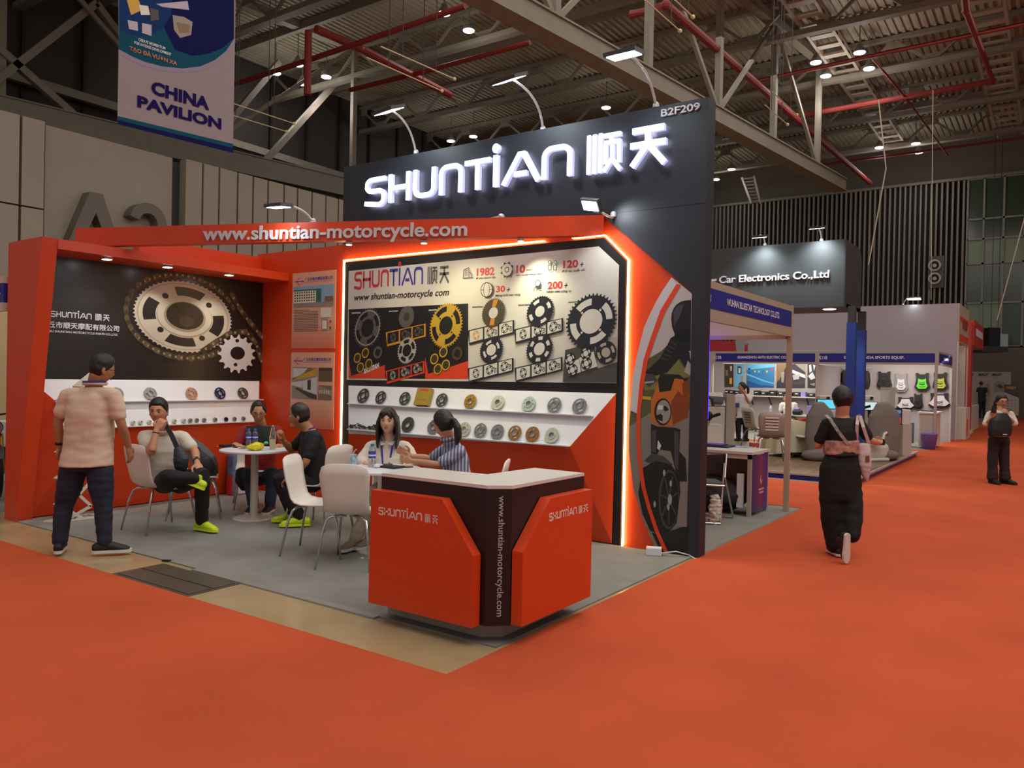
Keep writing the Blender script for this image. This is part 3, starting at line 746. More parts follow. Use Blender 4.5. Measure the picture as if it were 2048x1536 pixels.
# ---------------- two narrow posters on the red wall
PK = mat('poster peach', '#d8a58c', .4); PK2 = mat('poster salmon', '#d6765c', .4)
SKY = mat('print sky', '#7fa6c4', .5); PBLD = mat('print building', '#d8d6c6', .5); PGRN = mat('print green', '#2f6a4c', .5); PGR = mat('print grey', '#8b8579', .5)
PDK = mat('print dark', '#3a342e', .5); PBR = mat('print brown', '#7a6244', .5); PWH = mat('print white', '#c4c6ca', .5); PYE = mat('print yellow', '#c39a2c', .5)
CNAME = '任丘市顺天摩配有限公司'
for k in range(2):
    y1_, y0_ = ((2.865, 1.895), (1.845, .885))[k]
    po = thing('poster', ('peach poster with a factory building photo on the red wall', 'peach poster with workshop photos, lower on the red wall')[k], 'poster', (XW, 7.75, (y0_ + y1_) / 2))
    FP = Frame((XW + .018, 7.22, 0), (0, -1, 0))
    b = MB(); b.prism(yz((8.165, y0_), (7.355, y0_), (7.355, y1_), (8.165, y1_)), FP, 0, .004, PK); b.build('sheet', po)
    a = Art(FP); u0, u1 = 7.22 - 8.165, 7.22 - 7.355; W_ = u1 - u0; H_ = y1_ - y0_
    def R_(x0, y0, x1, y1, m): a.uv(rect(u0 + W_ * x0, y0_ + H_ * y0, u0 + W_ * x1, y0_ + H_ * y1), m)
    for i in range(8): R_(0, i * .04, 1, (i + 1) * .04, mat('poster fade %d' % i, (0.62 + i * .006, 0.17 + i * .025, 0.105 + i * .019), .4))
    c = (u0 + W_ * .17, y0_ + H_ * .885)
    a.uv(circ(c[0], c[1], .045), INKR); a.uv(circ(c[0] + .006, c[1], .038), PK); a.uv(ribbon([(c[0] - .09, c[1]), (c[0] + .09, c[1])], .012), INKB)
    if k == 0:
        R_(.04, .58, .96, .82, SKY); R_(.04, .54, .96, .60, PGR); R_(.04, .60, .56, .76, PBLD); R_(.56, .60, .68, .77, PGRN); R_(.76, .60, .95, .67, PBR); R_(.04, .755, .68, .775, PGRN)
        for r_ in range(4):
            for c_ in range(9): R_(.06 + c_ * .055, .62 + r_ * .035, .09 + c_ * .055, .64 + r_ * .035, PDK)
        for i in range(14): R_(.06, .50 - i * .021, .62 - (.2 if i in (0, 7) else 0) * (i == 0), .507 - i * .021, INKG)
        R_(.68, .40, .92, .52, PBLD); R_(.70, .23, .84, .38, PGR); R_(.72, .25, .82, .36, PBLD)
        R_(.88, .33, .92, .36, INKR); R_(.88, .24, .92, .28, PBR)
    else:
        R_(.03, .38, .62, .80, PGR)
        a.uv([(u0 + W_ * x, y0_ + H_ * y) for x, y in ((.03, .8), (.45, .8), (.62, .76), (.62, .72), (.03, .62))], PBR)
        for i in range(5): a.uv([(u0 + W_ * x, y0_ + H_ * y) for x, y in ((.03, .79 - i * .03), (.03, .775 - i * .03), (.30 - i * .03, .72 - i * .01), (.40, .79))], PWH)
        a.uv([(u0 + W_ * x, y0_ + H_ * y) for x, y in ((.25, .70), (.61, .79), (.61, .70), (.03, .62))], PYE)
        a.uv([(u0 + W_ * x, y0_ + H_ * y) for x, y in ((.28, .62), (.62, .68), (.62, .44), (.30, .50))], PWH)
        a.uv([(u0 + W_ * x, y0_ + H_ * y) for x, y in ((.03, .60), (.28, .62), (.28, .53), (.03, .56))], PWH)
        a.uv([(u0 + W_ * x, y0_ + H_ * y) for x, y in ((.40, .63), (.48, .645), (.48, .50), (.40, .51))], PDK)
        a.uv([(u0 + W_ * x, y0_ + H_ * y) for x, y in ((.16, .53), (.30, .50), (.62, .44), (.62, .38), (.45, .40), (.10, .52))], PDK)
        R_(.65, .62, .96, .80, PDK)
        for i in range(11): R_(.66 + i * .027, .62, .674 + i * .027, .76, PBR)
        R_(.65, .38, .96, .57, PBR); a.uv([(u0 + W_ * x, y0_ + H_ * y) for x, y in ((.65, .57), (.96, .50), (.96, .44), (.65, .48))], PGR)
        for i in range(5): R_(.68 + i * .05, .46, .70 + i * .05, .51, PWH)
    a.b.build('printed_pictures', po)
    text(CNAME, FP, u0 + W_ * .30, u0 + W_ * .93, y0_ + H_ * .885, y0_ + H_ * .93, INKB, po, d0=.0075, bold=.012)
    text('RENQIU SHUNTIAN MOTORCYCLE PARTS CO.,LTD.', FP, u0 + W_ * .30, u0 + W_ * .93, y0_ + H_ * .862, y0_ + H_ * .875, INKB, po, d0=.0075, bold=.0)
# ---------------- motorcycle picture on the right end
mp = thing('motorcycle_poster', 'tall curved photo print of a helmeted rider on an orange motorcycle', 'poster', (XW, 3, 1.3))
FM = Frame((XW + .005, 7.22, 0), (0, -1, 0))
outer = [(1345, 555), (1329, 578), (1313, 605), (1300, 632), (1290, 655), (1277, 705), (1267, 755), (1261, 820), (1259, 880), (1262, 930), (1271, 980), (1285, 1030), (1300, 1070), (1318, 1104)]
b = MB(); b.prism(P2(FM, *(outer + [(1376, 1110), (1385, 588)])), FM, -.01, .016, mat('print sky grey', '#b3b0ae', .4)); b.build('sheet', mp)
a = Art(FM); a.d = .0165
def C_(pts): return [(1230 + x / 2.6509, 540 + y / 2.6509) for x, y in pts]
HILL = mat('print hill', '#4d5230', .6); HILL2 = mat('print hill light', '#6c6f3c', .6); ROAD = mat('print road', '#78736c', .6)
TYRE = mat('print tyre', '#15130f', .5); ORG = mat('print orange', '#b5611d', .35); ORD = mat('print dark orange', '#7c3c12', .4); LEA = mat('print leather', '#14151a', .45); LEL = mat('print leather light', '#3c3d42', .45)
a.px(C_([(78, 826), (104, 600), (130, 470), (165, 480), (250, 430), (300, 380), (405, 470), (400, 800), (150, 830)]), HILL)
a.px(C_([(150, 560), (240, 470), (330, 460), (400, 560), (300, 620), (160, 640)]), HILL2)
a.px(C_([(78, 830), (200, 750), (400, 740), (400, 1510), (230, 1500), (150, 1320), (100, 1150), (78, 960)]), ROAD)
# rider
a.px(C_([(300, 360), (335, 340), (400, 440), (405, 560), (345, 470), (280, 545), (200, 565), (160, 545), (240, 470), (280, 400)]), LEA)
for i in range(5): a.line(C_([(300 - i * 14, 378 + i * 22), (330 - i * 10, 400 + i * 20)]), .008, LEL)
a.px(C_([(302, 262), (304, 232), (314, 205), (330, 184), (352, 169), (378, 162), (408, 160), (405, 430), (385, 428), (362, 408), (338, 380), (320, 340), (306, 300)]), LEA); a.px(C_([(318, 345), (350, 318), (405, 312), (405, 372), (372, 392), (344, 380)]), mat('print visor', '#08080a', .2))
a.px(C_([(312, 225), (335, 190), (370, 180), (350, 240), (318, 300)]), LEL)
a.px(C_([(390, 480), (405, 500), (403, 560), (370, 540)]), mat('print pale', '#9c9a98', .5))
a.px(C_([(120, 500), (145, 480), (160, 520), (160, 600), (115, 570)]), LEA)
a.px(C_([(160, 555), (205, 550), (230, 585), (185, 620), (160, 600)]), LEL)
a.line(C_([(95, 600), (160, 598), (210, 592)]), .016, mat('print pale'))
# machine
a.px(C_([(245, 550), (345, 555), (370, 575), (390, 570), (385, 640), (230, 645), (225, 600)]), TYRE)
a.px(C_([(232, 585), (215, 645), (195, 690), (196, 800), (260, 828), (300, 828), (390, 780), (398, 660), (365, 580), (320, 575), (300, 640), (240, 648)]), ORG)
a.px(C_([(360, 600), (395, 580), (395, 700), (365, 690)]), ORD)
a.px(C_([(300, 700), (340, 640), (395, 700), (390, 780), (310, 820)]), ORD)
cc = P2(FM, *C_([(258, 752)]))[0]
a.uv(circ(cc[0], cc[1], .085, .125, 24), TYRE); a.uv(circ(cc[0] + .005, cc[1], .07, .108, 24), mat('print chrome', '#8f8d88', .3))
a.uv(arcwin(cc[0], cc[1], .02, .06, .3, 1.4), TYRE); a.uv(arcwin(cc[0], cc[1] - .01, .02, .075, 3.5, 4.7), TYRE); a.uv(rect(cc[0] - .05, cc[1] + .02, cc[0] + .0, cc[1] + .06), mat('print white'))
a.px(C_([(150, 668), (195, 672), (195, 690), (150, 684)]), PYE)
a.px(C_([(195, 815), (230, 830), (320, 835), (350, 845), (345, 960), (380, 1000), (385, 1120), (340, 1120), (300, 960), (240, 950), (222, 990), (195, 970)]), TYRE)
a.px(C_([(200, 850), (222, 850), (222, 970), (196, 960)]), LEL); a.px(C_([(318, 850), (342, 860), (340, 1060), (320, 1040)]), LEL)
a.px(C_([(160, 1010), (200, 970), (260, 985), (310, 1030), (290, 1040), (200, 1030)]), LEL)
a.px(C_([(232, 900), (250, 930), (240, 955), (228, 945)]), mat('print white'))
a.px(C_([(150, 1050), (220, 1010), (300, 1030), (345, 1090), (352, 1220), (330, 1340), (290, 1390), (240, 1400), (190, 1380), (150, 1290), (128, 1180)]), TYRE)
cc = P2(FM, *C_([(290, 1215)]))[0]
a.uv(circ(cc[0], cc[1], .100, .27, 24), LEL); a.uv(circ(cc[0] + .006, cc[1], .088, .25, 24), TYRE)
for i in range(7):
    t_ = math.tau * i / 7 + .3; a.uv(ribbon([(cc[0] + .01 * math.cos(t_), cc[1] + .03 * math.sin(t_)), (cc[0] + .085 * math.cos(t_), cc[1] + .23 * math.sin(t_))], .014), LEL)
a.uv(circ(cc[0] + .01, cc[1], .02, .05, 12), mat('print pale'))
for p_ in ((265, 1075), (287, 1255), (300, 1130), (215, 1240)): q_ = P2(FM, *C_([p_]))[0]; a.uv(circ(q_[0], q_[1], .012, .03, 8), mat('print pale'))
a.px(C_([(130, 1180), (160, 1300), (200, 1390), (240, 1400), (395, 1350), (388, 1510), (250, 1500), (150, 1280)]), TYRE)
a.px(C_([(350, 1180), (385, 1180), (385, 1360), (330, 1360)]), mat('print road'))
# grey band + red line following the arc
lft = [(330, 75), (245, 215), (190, 370), (155, 480), (135, 600), (120, 760), (118, 880), (125, 1000), (145, 1150), (175, 1260), (215, 1380), (268, 1502)]
band = outer[:] ; 
grad = C_(lft)
upper = outer[:8] + grad[:6][::-1]
a.px(upper, mat('print band grey', '#c2c1c6', .4))
lw = [9, 10, 9, 9, 8.5, 7.5, 7.5, 7.5, 8, 8, 8.5, 9]
a.px([(x, y) for x, y in grad] + [(x + w_, y + 2) for (x, y), w_ in list(zip(grad, lw))[::-1]], OR)
a.b.build('printed_picture', mp)
# power strip + cable at the wall foot
t = thing('power_strip', 'small white power box on the carpet at the foot of the motorcycle poster', 'power box', (6.6, 3.05, 0))
p = G(1292, 1111); q_ = G(1323, 1113)
b = MB(); b.bar((p[0], p[1], .045), (q_[0], q_[1], .045), .09, .07, WHT); b.build('box', t, bevel=.006)
b = MB(); b.tube([(q_[0], q_[1], .03), Vector(at(1352, 1103, 7.0)) * 1.0, G(1378, 1110, .02), G(1391, 1118, .01)], .006, WHT, 6); b.build('cable', t)
# ================================================================== FACETED SHELF UNITS
def shelf_unit(fr, outline, wallfoot, top_ledge, label, loc):
    """fr: inclined board frame; outline TL,TR,(..),BR,BL pixels on that plane"""
    t = thing('display_shelf', label, 'shelf', loc)
    return t
D0 = .21
FSR = Frame((XW - .02, 7.22, 1.447), (0, -1, 0), (D0, 0, .565))
t = thing('display_shelf', 'white slanted two-tier display shelf with red lower facets under the product board', 'shelf', (XW, 5.3, .9))
o_ = P2(FSR, (697, 771), (1232, 787), (1140, 893), (697, 867))
b = MB(); b.prism(o_, FSR, -.012, 0, WHT); b.build('back_board', t)
BL3, BR3 = FSR.p(*o_[3]), FSR.p(*o_[2]); TR3 = FSR.p(*o_[1]); TL3 = FSR.p(*o_[0])
foot0 = Vector((XW - .02, TL3.y, .02)); foot1 = Vector((XW - .02, 3.46, .02))
b = MB(); b.add([BL3, BR3, foot1, foot0], [(0, 3, 2, 1)], RED); b.build('under_panel', t)
b = MB(); b.add([TR3, BR3, foot1], [(0, 2, 1)], RED); b.build('side_facet', t)
def ledge(fr, x0, x1, v, par):
    o_ = Vector((fr.n.x, fr.n.y, 0)).normalized(); b = MB(); p, q_ = fr.p(x0, v), fr.p(x1, v); d_ = Vector((0, 0, -.012))
    b.hexa([p + d_ - o_ * .01, q_ + d_ - o_ * .01, q_ + d_ + o_ * .05, p + d_ + o_ * .05, p - o_ * .01, q_ - o_ * .01, q_ + o_ * .05, p + o_ * .05], WHT); b.build('ledge', par)
l0_, l1_ = P2(FSR, (700, 807), (1188, 829)); ledge(FSR, l0_[0], l1_[0], (l0_[1] + l1_[1]) / 2, t)
ledge(FSR, o_[3][0], o_[2][0] - .0, o_[2][1] + .012, t)
vu = (l0_[1] + l1_[1]) / 2; vl = o_[2][1] + .012
def sprocket_shape(kind, R):
    L = [toothed(0, 0, R, 36 if kind != 'small' else 14, .055 if kind != 'small' else .16)]
    if kind == 'ring4':
        L.append(circ(0, 0, R * .36, n=20)); [L.append(arcwin(0, 0, R * .52, R * .78, a_ - .50, a_ + .50, n=7)) for a_ in (.4, 1.97, 3.54, 5.11)]
    elif kind == 'ring5':
        L.append(circ(0, 0, R * .40, n=20)); [L.append(arcwin(0, 0, R * .54, R * .78, a_ - .40, a_ + .40, n=6)) for a_ in [i * math.tau / 5 for i in range(5)]]
    elif kind == 'holes':
        L.append(circ(0, 0, R * .40, n=20)); [L.append(circ(R * .64 * math.cos(a_), R * .64 * math.sin(a_), R * .10, n=10)) for a_ in [i * math.tau / 8 for i in range(8)]]
    elif kind == 'plain':
        L.append(circ(0, 0, R * .46, n=22)); [L.append(circ(R * .60 * math.cos(a_), R * .60 * math.sin(a_), R * .05, n=8)) for a_ in [i * math.tau / 4 for i in range(4)]]
    else:
        L.append(circ(0, 0, R * .38, n=14))
    return L
def sprocket(fr, u, v, R, kind, m, label, group, th=.008):
    # stands on its ledge, leaning on the board
    p = fr.p(u, v + R, .014); tt = thing('sprocket', label, 'sprocket', tuple(fr.p(u, v, .02)), group)
    f2 = Frame(p, fr.u, fr.v)
    tr_o = loops_mesh(sprocket_shape(kind, R), f2, 0, th, 'toothed_ring', m, tt)
    if kind != 'small':
        ring = MB(); ro, ri = R * .50, R * .38
        vs = []
        for rr, d in ((ro, th), (ro, th + .005), (ri, th + .005), (ri, th)):
            vs += [f2.p(rr * math.cos(math.tau * i / 20), rr * math.sin(math.tau * i / 20), d) for i in range(20)]
        ring.add(vs, [(r_ * 20 + i, r_ * 20 + (i + 1) % 20, (r_ + 1) * 20 + (i + 1) % 20, (r_ + 1) * 20 + i) for r_ in range(3) for i in range(20)], m)
        ring.build('hub_ring', tr_o)
    else:
        q = MB(); q.lathe([(R * .55, 0), (R * .55, .012), (R * .36, .012), (R * .36, 0)], f2.p(0, 0, th), m, 14, f2.n); q.build('hub_ring', tr_o)
    return tt
SDK = mat('sprocket dark steel', '#5a5a56', .35, .7); SGR = mat('sprocket zinc', '#8f918f', .3, .7); SGD = mat('sprocket gold', '#b08a34', .35, .7)
SCR = mat('sprocket pale zinc', '#c4c6b0', .35, .5); SGN = mat('sprocket pale green', '#b4c6b6', .35, .5); SBR = mat('sprocket bronze', '#a0703c', .35, .6); SCP = mat('sprocket copper', '#b88a6c', .35, .6); SBL = mat('sprocket blue', '#22265a', .35, .6)
def pxu(fr, x, y): return P2(fr, (x, y))[0]
up_r = [(727, 797, 'ring4', SDK, 'dark sprocket at the left end of the top tier under the product board'), (763, 797, 'ring4', SDK, 'second dark sprocket from the left on the top tier under the product board'),
        (811, 799, 'ring4', SDK, 'dark sprocket just left of the gold box'), (885, 803, 'ring5', SDK, 'dark sprocket just right of the gold box'), (942, 805, 'holes', SGD, 'gold drilled sprocket on the top tier under the product board'),
        (997, 808, 'plain', SCR, 'pale zinc sprocket right of the gold drilled one, top tier'), (1059, 810, 'holes', SGN, 'pale greenish sprocket in the middle right of the top tier'), (1110, 813, 'ring5', SGR, 'grey spoked sprocket, second from the right end of the top tier'),
        (1160, 816, 'ring4', SGR, 'grey four-window sprocket at the right end of the top tier')]
for x, y, kd, m_, lb in up_r:
    sprocket(FSR, pxu(FSR, x, y)[0], vu, .080 if x != 727 else .092, kd, m_, lb, 'sprockets on the top tier of the right wall shelf')
lo_r = [(817, 852, 'plain', SDK, 'large dark sprocket beside the long-haired woman, lower tier'), (868, 856, 'plain', SGR, 'sprocket partly behind the face of the woman with glasses'), (930, 860, 'holes', SCR, 'pale sprocket partly behind the ponytail'),
        (962, 864, 'ring5', SGR, 'grey spoked sprocket just right of the ponytail, lower tier'), (996, 866, 'holes', SGR, 'grey drilled sprocket, second right of the ponytail, lower tier'), (1031, 868, 'ring5', SBR, 'bronze spoked sprocket on the lower tier'),
        (1066, 871, 'holes', SBR, 'bronze drilled sprocket on the lower tier'), (1105, 873, 'plain', SCR, 'pale brass sprocket at the right end of the lower tier')]
for x, y, kd, m_, lb in lo_r:
    sprocket(FSR, pxu(FSR, x, y)[0], vl, .080 if x != 817 else .09, kd, m_, lb, 'sprockets on the lower tier of the right wall shelf')
# gold box
u_ = pxu(FSR, 850, 800)[0]; gb = thing('chain_box', 'gold cardboard parts box standing on the top tier of the white shelf', 'box', tuple(FSR.p(u_, vu, .03)))
GB = mat('gold card', '#a88d3a', .4, .3)
b = MB(); b.prism(rect(u_ - .10, vu, u_ + .10, vu + .20), FSR, .006, .06, GB); b.build('carton', gb)
b = MB(); b.prism([(u_ - .06, vu + .165), (u_ + .07, vu + .165), (u_ + .06, vu + .185), (u_ - .05, vu + .185)], FSR, .06, .0612, INKR); b.prism(rect(u_ - .07, vu + .06, u_ + .06, vu + .062), FSR, .06, .0612, PDK); b.build('printed_band', gb)
# chains: coiled heaps
def chain_heap(fr, u0, u1, v, label):
    t = thing('roller_chain', label, 'chain', tuple(fr.p((u0 + u1) / 2, v, .03)))
    b = MB(); n = 44
    for i in range(n):
        f = i / n; uu = u0 + (u1 - u0) * (.5 + .48 * math.sin(i * 1.3)); h = .008 + .05 * abs(math.sin(i * .37)) * (1 - abs(2 * (uu - u0) / (u1 - u0) - 1) * .7)
        p = fr.p(uu, v + h, .025 + .015 * math.cos(i * 2.1)); a_ = random.uniform(-.6, .6)
        b.bar(p - fr.u * .012 - fr.v * a_ * .008, p + fr.u * .012 + fr.v * a_ * .008, .012, .011, SDK)
    b.build('chain_links', t, kind='stuff')
chain_heap(FSR, pxu(FSR, 697, 860)[0] + .01, pxu(FSR, 733, 860)[0], vl, 'heap of dark roller chain at the left end of the lower tier')
chain_heap(FSR, pxu(FSR, 737, 860)[0], pxu(FSR, 762, 860)[0], vl, 'smaller heap of roller chain beside the long-haired woman')
# ================================================================== LEFT (GEAR) WALL
FL = Frame((3.72, 8.77, 0), (1, 0, 0))
lw_ = thing('booth_wall', 'red left booth wall with a deep slanted frame around the big chain and gear poster', 'wall', (5.2, 8.8, 0))
b = MB(); b.box(3.72, 6.74, 8.79, 8.98, 0, 2.87, RED); b.box(5.02, 6.74, 8.79, 8.92, 2.87, 3.115, RED); b.build('wall_panel', lw_)
b = MB(); vs = []
for x in (3.715, 3.865): vs += [(x, 8.80, 0), (x, 8.70, 0), (x, 8.24, 2.872), (x, 8.80, 2.872)]
b.add(vs, [(0, 1, 2, 3), (7, 6, 5, 4), (0, 4, 5, 1), (1, 5, 6, 2), (2, 6, 7, 3), (3, 7, 4, 0)], RED); b.build('frame_post', lw_)
b = MB(); b.box(3.865, 6.735, 8.24, 8.80, 2.772, 2.872, RED); b.build('frame_beam', lw_)
DLM = mat('downlight glow', '#ffffff', .5, emit=18, ecol='#f2f4ff')
for i, px_ in enumerate(((214, 517), (335, 533), (458, 549))):
    p = G(px_[0], px_[1], 2.765)
    t = thing('downlight', ('leftmost', 'middle', 'rightmost')[i] + ' small square downlight in the frame over the gear poster', 'lamp', (p[0], p[1], 2.77), 'downlights over the gear poster')
    b = MB(); b.box(p[0] - .045, p[0] + .045, p[1] - .045, p[1] + .045, 2.755, 2.772, ALU); b.build('rim', t)
    b = MB(); b.box(p[0] - .035, p[0] + .035, p[1] - .035, p[1] + .035, 2.750, 2.755, DLM); b.build('lens', t)
    spot('downlight_beam', (p[0], p[1], 2.74), (p[0], 8.75, 1.2), 26, (1, .97, .9), 95, .8, .03)
po = thing('gear_poster', 'wide black poster with a huge chain on two sprockets and white company name', 'poster', (5.2, 8.77, 2.1))
b = MB(); b.box(3.866, 6.735, 8.762, 8.79, 1.46, 2.772, mat('poster black', '#1c1a1b', .3)); b.build('sheet', po)
a = Art(FL); a.d = .0092
MET = mat('print metal', '#b9b09c', .35); MED = mat('print metal shade', '#8d836c', .35); BRO = mat('print chain brown', '#332b1d', .4); BRL = mat('print chain light', '#574a30', .4); PB = mat('poster black'); WHM = mat('print bright', '#c9c8c8', .35)
gc = P2(FL, (369, 634))[0]
def E_(x, y, rx=1.0): return (gc[0] + x, gc[1] + y)
SH = -.04
def tf(poly, c=gc, k=SH): return [(c[0] + x, c[1] + y + x * k) for x, y in poly]
# chain loop around big gear
loop = [(math.cos(t_) * .74, math.sin(t_) * .50) for t_ in [math.radians(d) for d in range(27, 312, 6)]]
for i, (x, y) in enumerate(loop):
    th_ = math.atan2(loop[(i + 1) % len(loop)][1] - y, loop[(i + 1) % len(loop)][0] - x) if i < len(loop) - 1 else th_
    s_ = .050
    pl = rot2([(-.055, -.028), (.055, -.028), (.062, 0), (.055, .028), (-.055, .028), (-.062, 0)], th_)
    a.uv(tf([(x + p[0], y + p[1] * 1.2) for p in pl]), BRO if i % 2 else BRL); a.uv(tf(circ(x, y, .016, n=8)), PYE if i > 8 and i < 22 else mat('print metal shade'))
a.uv(tf(toothed(0, 0, .66, 60, .03, sq=.66)), MET)
a.uv(tf([(x, y * .66) for x, y in circ(0, 0, .61, n=40)]), MED); a.uv(tf([(x, y * .66) for x, y in circ(0, 0, .60, n=40)]), MET)
for a_ in (1.45, 3.0, 4.6, 6.1): a.uv(tf([(x, y * .66) for x, y in arcwin(0, 0, .385, .545, a_ - .40, a_ + .40)]), PB)
a.uv(tf([(x, y * .66) for x, y in circ(0, 0, .375, n=40)]), MED); a.uv(tf([(x, y * .66 + .01) for x, y in circ(0, 0, .365, n=40)]), MET)
a.uv(tf([(x, y * .66) for x, y in circ(0, 0, .28, n=40)]), MED); a.uv(tf([(x, y * .66 + .012) for x, y in circ(0, 0, .25, n=40)]), mat('print hub dark', '#231f1b', .3))
a.uv(tf([(x, y * .66 - .02) for x, y in circ(.02, -.05, .10, n=20)]), mat('print hub brown', '#3c2f26', .3))
for a_ in (.7, 2.25, 3.85, 5.3): a.uv(tf([(x, y) for x, y in circ(.42 * math.cos(a_), .285 * math.sin(a_), .042, .034, n=12)]), PB)
# chain down to the small gear and around
run = [(1625, 560), (1660, 610), (1700, 670), (1740, 720), (1775, 760), (1800, 800)]
def Z_(p): return (p[0] / 3.4133, 450 + p[1] / 3.4133)
pts = [P2(FL, Z_(p))[0] for p in ((1590, 500), (1618, 545), (1645, 590), (1680, 640), (1715, 680), (1750, 725), (1785, 765))] + [P2(FL, Z_(p))[0] for p in ((1780, 930), (1765, 880), (1750, 830), (1720, 780), (1690, 745), (1650, 730), (1600, 735), (1545, 750), (1500, 780), (1450, 810), (1400, 845))]
for i in range(len(pts)):
    j = min(i + 1, len(pts) - 1); k_ = max(j - 1, 0)
    th_ = math.atan2(pts[j][1] - pts[k_][1], pts[j][0] - pts[k_][0]) if j != 7 else th_
    pl = rot2([(-.075, -.034), (.075, -.034), (.085, 0), (.075, .034), (-.075, .034), (-.085, 0)], th_)
    a.uv([(pts[i][0] + x, min(2.76, pts[i][1] + y)) for x, y in pl if True], BRO if i % 2 else BRL); a.uv(circ(pts[i][0], pts[i][1], .018, n=8), MED)
sc = P2(FL, Z_((1612, 880)))[0]
a.uv([(sc[0] + x, sc[1] + y * .88) for x, y in toothed(0, 0, .285, 15, .17)], WHM)
a.uv(circ(sc[0] + .01, sc[1] + .01, .11, .085, 24), PB); a.uv(circ(sc[0], sc[1] + .17, .03, .024, 10), PB); a.uv(circ(sc[0] - .02, sc[1] - .14, .03, .024, 10), PB)
# faint reflection below
for i in range(12):
    c = P2(FL, Z_((1060 + i * 36, 945 + 14 * math.sin(i * .6))))[0]; a.uv(rect(c[0] - .03, c[1] - .002, c[0] + .012, c[1] + .004), mat('print faint', '#3b3836', .4))
a.b.build('printed_picture', po)
c0 = P2(FL, (100, 629), (184, 634), (100, 619))
wordmark(FL, c0[0][0] + .0, c0[1][0] - .01, 2.125, 2.185, WTXT, po, 'poster_wordmark', .0125, 0, None, (c0[1][0] + .03, c0[1][0] + .10, c0[1][0] + .115, c0[1][0] + .19, 2.115, 2.19))
text('丘市顺天摩配有限公司', FL, P2(FL, (95, 650))[0][0], P2(FL, (237, 650))[0][0], 2.005, 2.075, WTXT, po, d0=.0125, bold=.014)
text('QIU SHUNTIAN MOTORCYCLE PARTS CO.,LTD.', FL, P2(FL, (94, 660))[0][0], P2(FL, (235, 660))[0][0], 1.955, 1.982, WTXT, po, d0=.0125, bold=.02)
# left shelf unit
FSL = Frame((3.72, 8.76, 1.462), (1, 0, 0), (0, D0, .565))
t = thing('display_shelf', 'white slanted two-tier display shelf with red lower facets under the gear poster', 'shelf', (5.2, 8.7, .9))
ol = P2(FSL, (84, 757), (531, 761), (517, 846), (176, 857), (84, 783))
ol[0] = (max(ol[0][0], .15), 0); ol[4] = (ol[0][0], ol[4][1]); ol[1] = (min(ol[1][0], 2.98), 0)
ol[2] = (ol[2][0], ol[3][1])
b = MB(); b.prism(ol, FSL, -.012, 0, WHT); b.build('back_board', t)
p3 = [FSL.p(*q) for q in ol]
f0 = Vector((3.87, 8.765, .02)); f1 = Vector((6.70, 8.765, .02))
b = MB(); b.add([p3[3], p3[2], f1, f0], [(0, 3, 2, 1)], RED); b.build('under_panel', t)
b = MB(); b.add([p3[4], p3[3], f0], [(0, 2, 1)], RED); b.build('side_facet', t)
b = MB(); b.add([p3[1], p3[2], f1], [(0, 1, 2)], RED); b.build('side_facet', t)
vul = P2(FSL, (300, 801))[0][1]; vll = ol[3][1] + .012
ledge(FSL, P2(FSL, (109, 802))[0][0], P2(FSL, (523, 800))[0][0], vul, t); ledge(FSL, ol[3][0], ol[2][0], vll, t)
for x, y, m_, kd, lb in ((232, 785, SGR, 'ring4', 'zinc sprocket beside the head of the standing man'), (299, 784, SGR, 'ring4', 'zinc sprocket above the man in the white T-shirt'), (381, 782, SCP, 'ring5', 'copper coloured sprocket on the gear wall shelf'),
                         (438, 784, SBL, 'ring4', 'dark blue sprocket on the gear wall shelf'), (484, 785, SDK, 'ring4', 'dark grey sprocket at the right end of the gear wall shelf')):
    sprocket(FSL, pxu(FSL, x, y)[0], vul, .078, kd, m_, lb, 'sprockets on the top tier of the gear wall shelf')
names = ['left end, beside the standing man', 'second from the standing man', 'just left of the seated man in white', 'just right of the seated man in white', 'second right of the seated man', 'first of a close pair', 'second of a close pair', 'middle of the row', 'left of the small dark blue one', 'dark blue', 'right of the small dark blue one', 'beside the head of the man in red', 'behind the seated man in white']
for i, (x, m_) in enumerate(((264, SCR), (279, SCR), (297, SCR), (347, SCR), (366, SCR), (379, SGR), (392, SGR), (407, SGR), (429, SGR), (451, SBL), (468, SGR), (486, SGR), (325, SCR))):
    sprocket(FSL, pxu(FSL, x, 842)[0], vll, .029, 'small', m_, 'small sprocket on the lower tier, ' + names[i], 'small sprockets on the lower tier of the gear wall shelf', .014)
# ================================================================== FASCIA BEAM
RA = Vector((6.70, 3.62, 0)); LA = Vector((4.27, 8.73, 0))
FF = Frame(LA, RA - LA)
Lf = (RA - LA).length
fa = thing('fascia_beam', 'long red overhead beam with the silver web address', 'beam', (5.5, 6.2, 3))
zt0, zt1, zb0, zb1 = 3.092, 3.158, 2.895, 2.965
b = MB(); vs = []
for d in (0, -.11):
    vs += [FF.p(0, zb0, d), FF.p(Lf, zb1, d), FF.p(Lf, zt1, d), FF.p(0, zt0, d)]
b.add(vs, [(0, 1, 2, 3), (7, 6, 5, 4), (0, 4, 5, 1), (3, 2, 6, 7), (0, 3, 7, 4), (1, 5, 6, 2)], RED); b.build('beam', fa)
q0, q1 = P2(FF, (407, 489), (935, 447)); q2 = P2(FF, (407, 453))[0]; q3 = P2(FF, (935, 472))[0]
o = text('www.shuntian-motorcycle.com', FF, q0[0], q1[0], q0[1] - .0, q2[1], SILV, fa, 'web_address', depth=.018, d0=.001, bold=.02)
for v in o.data.vertices:   # follow the slight rise of the beam
    v.co.z += (Vector((v.co.x, v.co.y, 0)) - LA).dot(FF.u) / Lf * .05 - .02
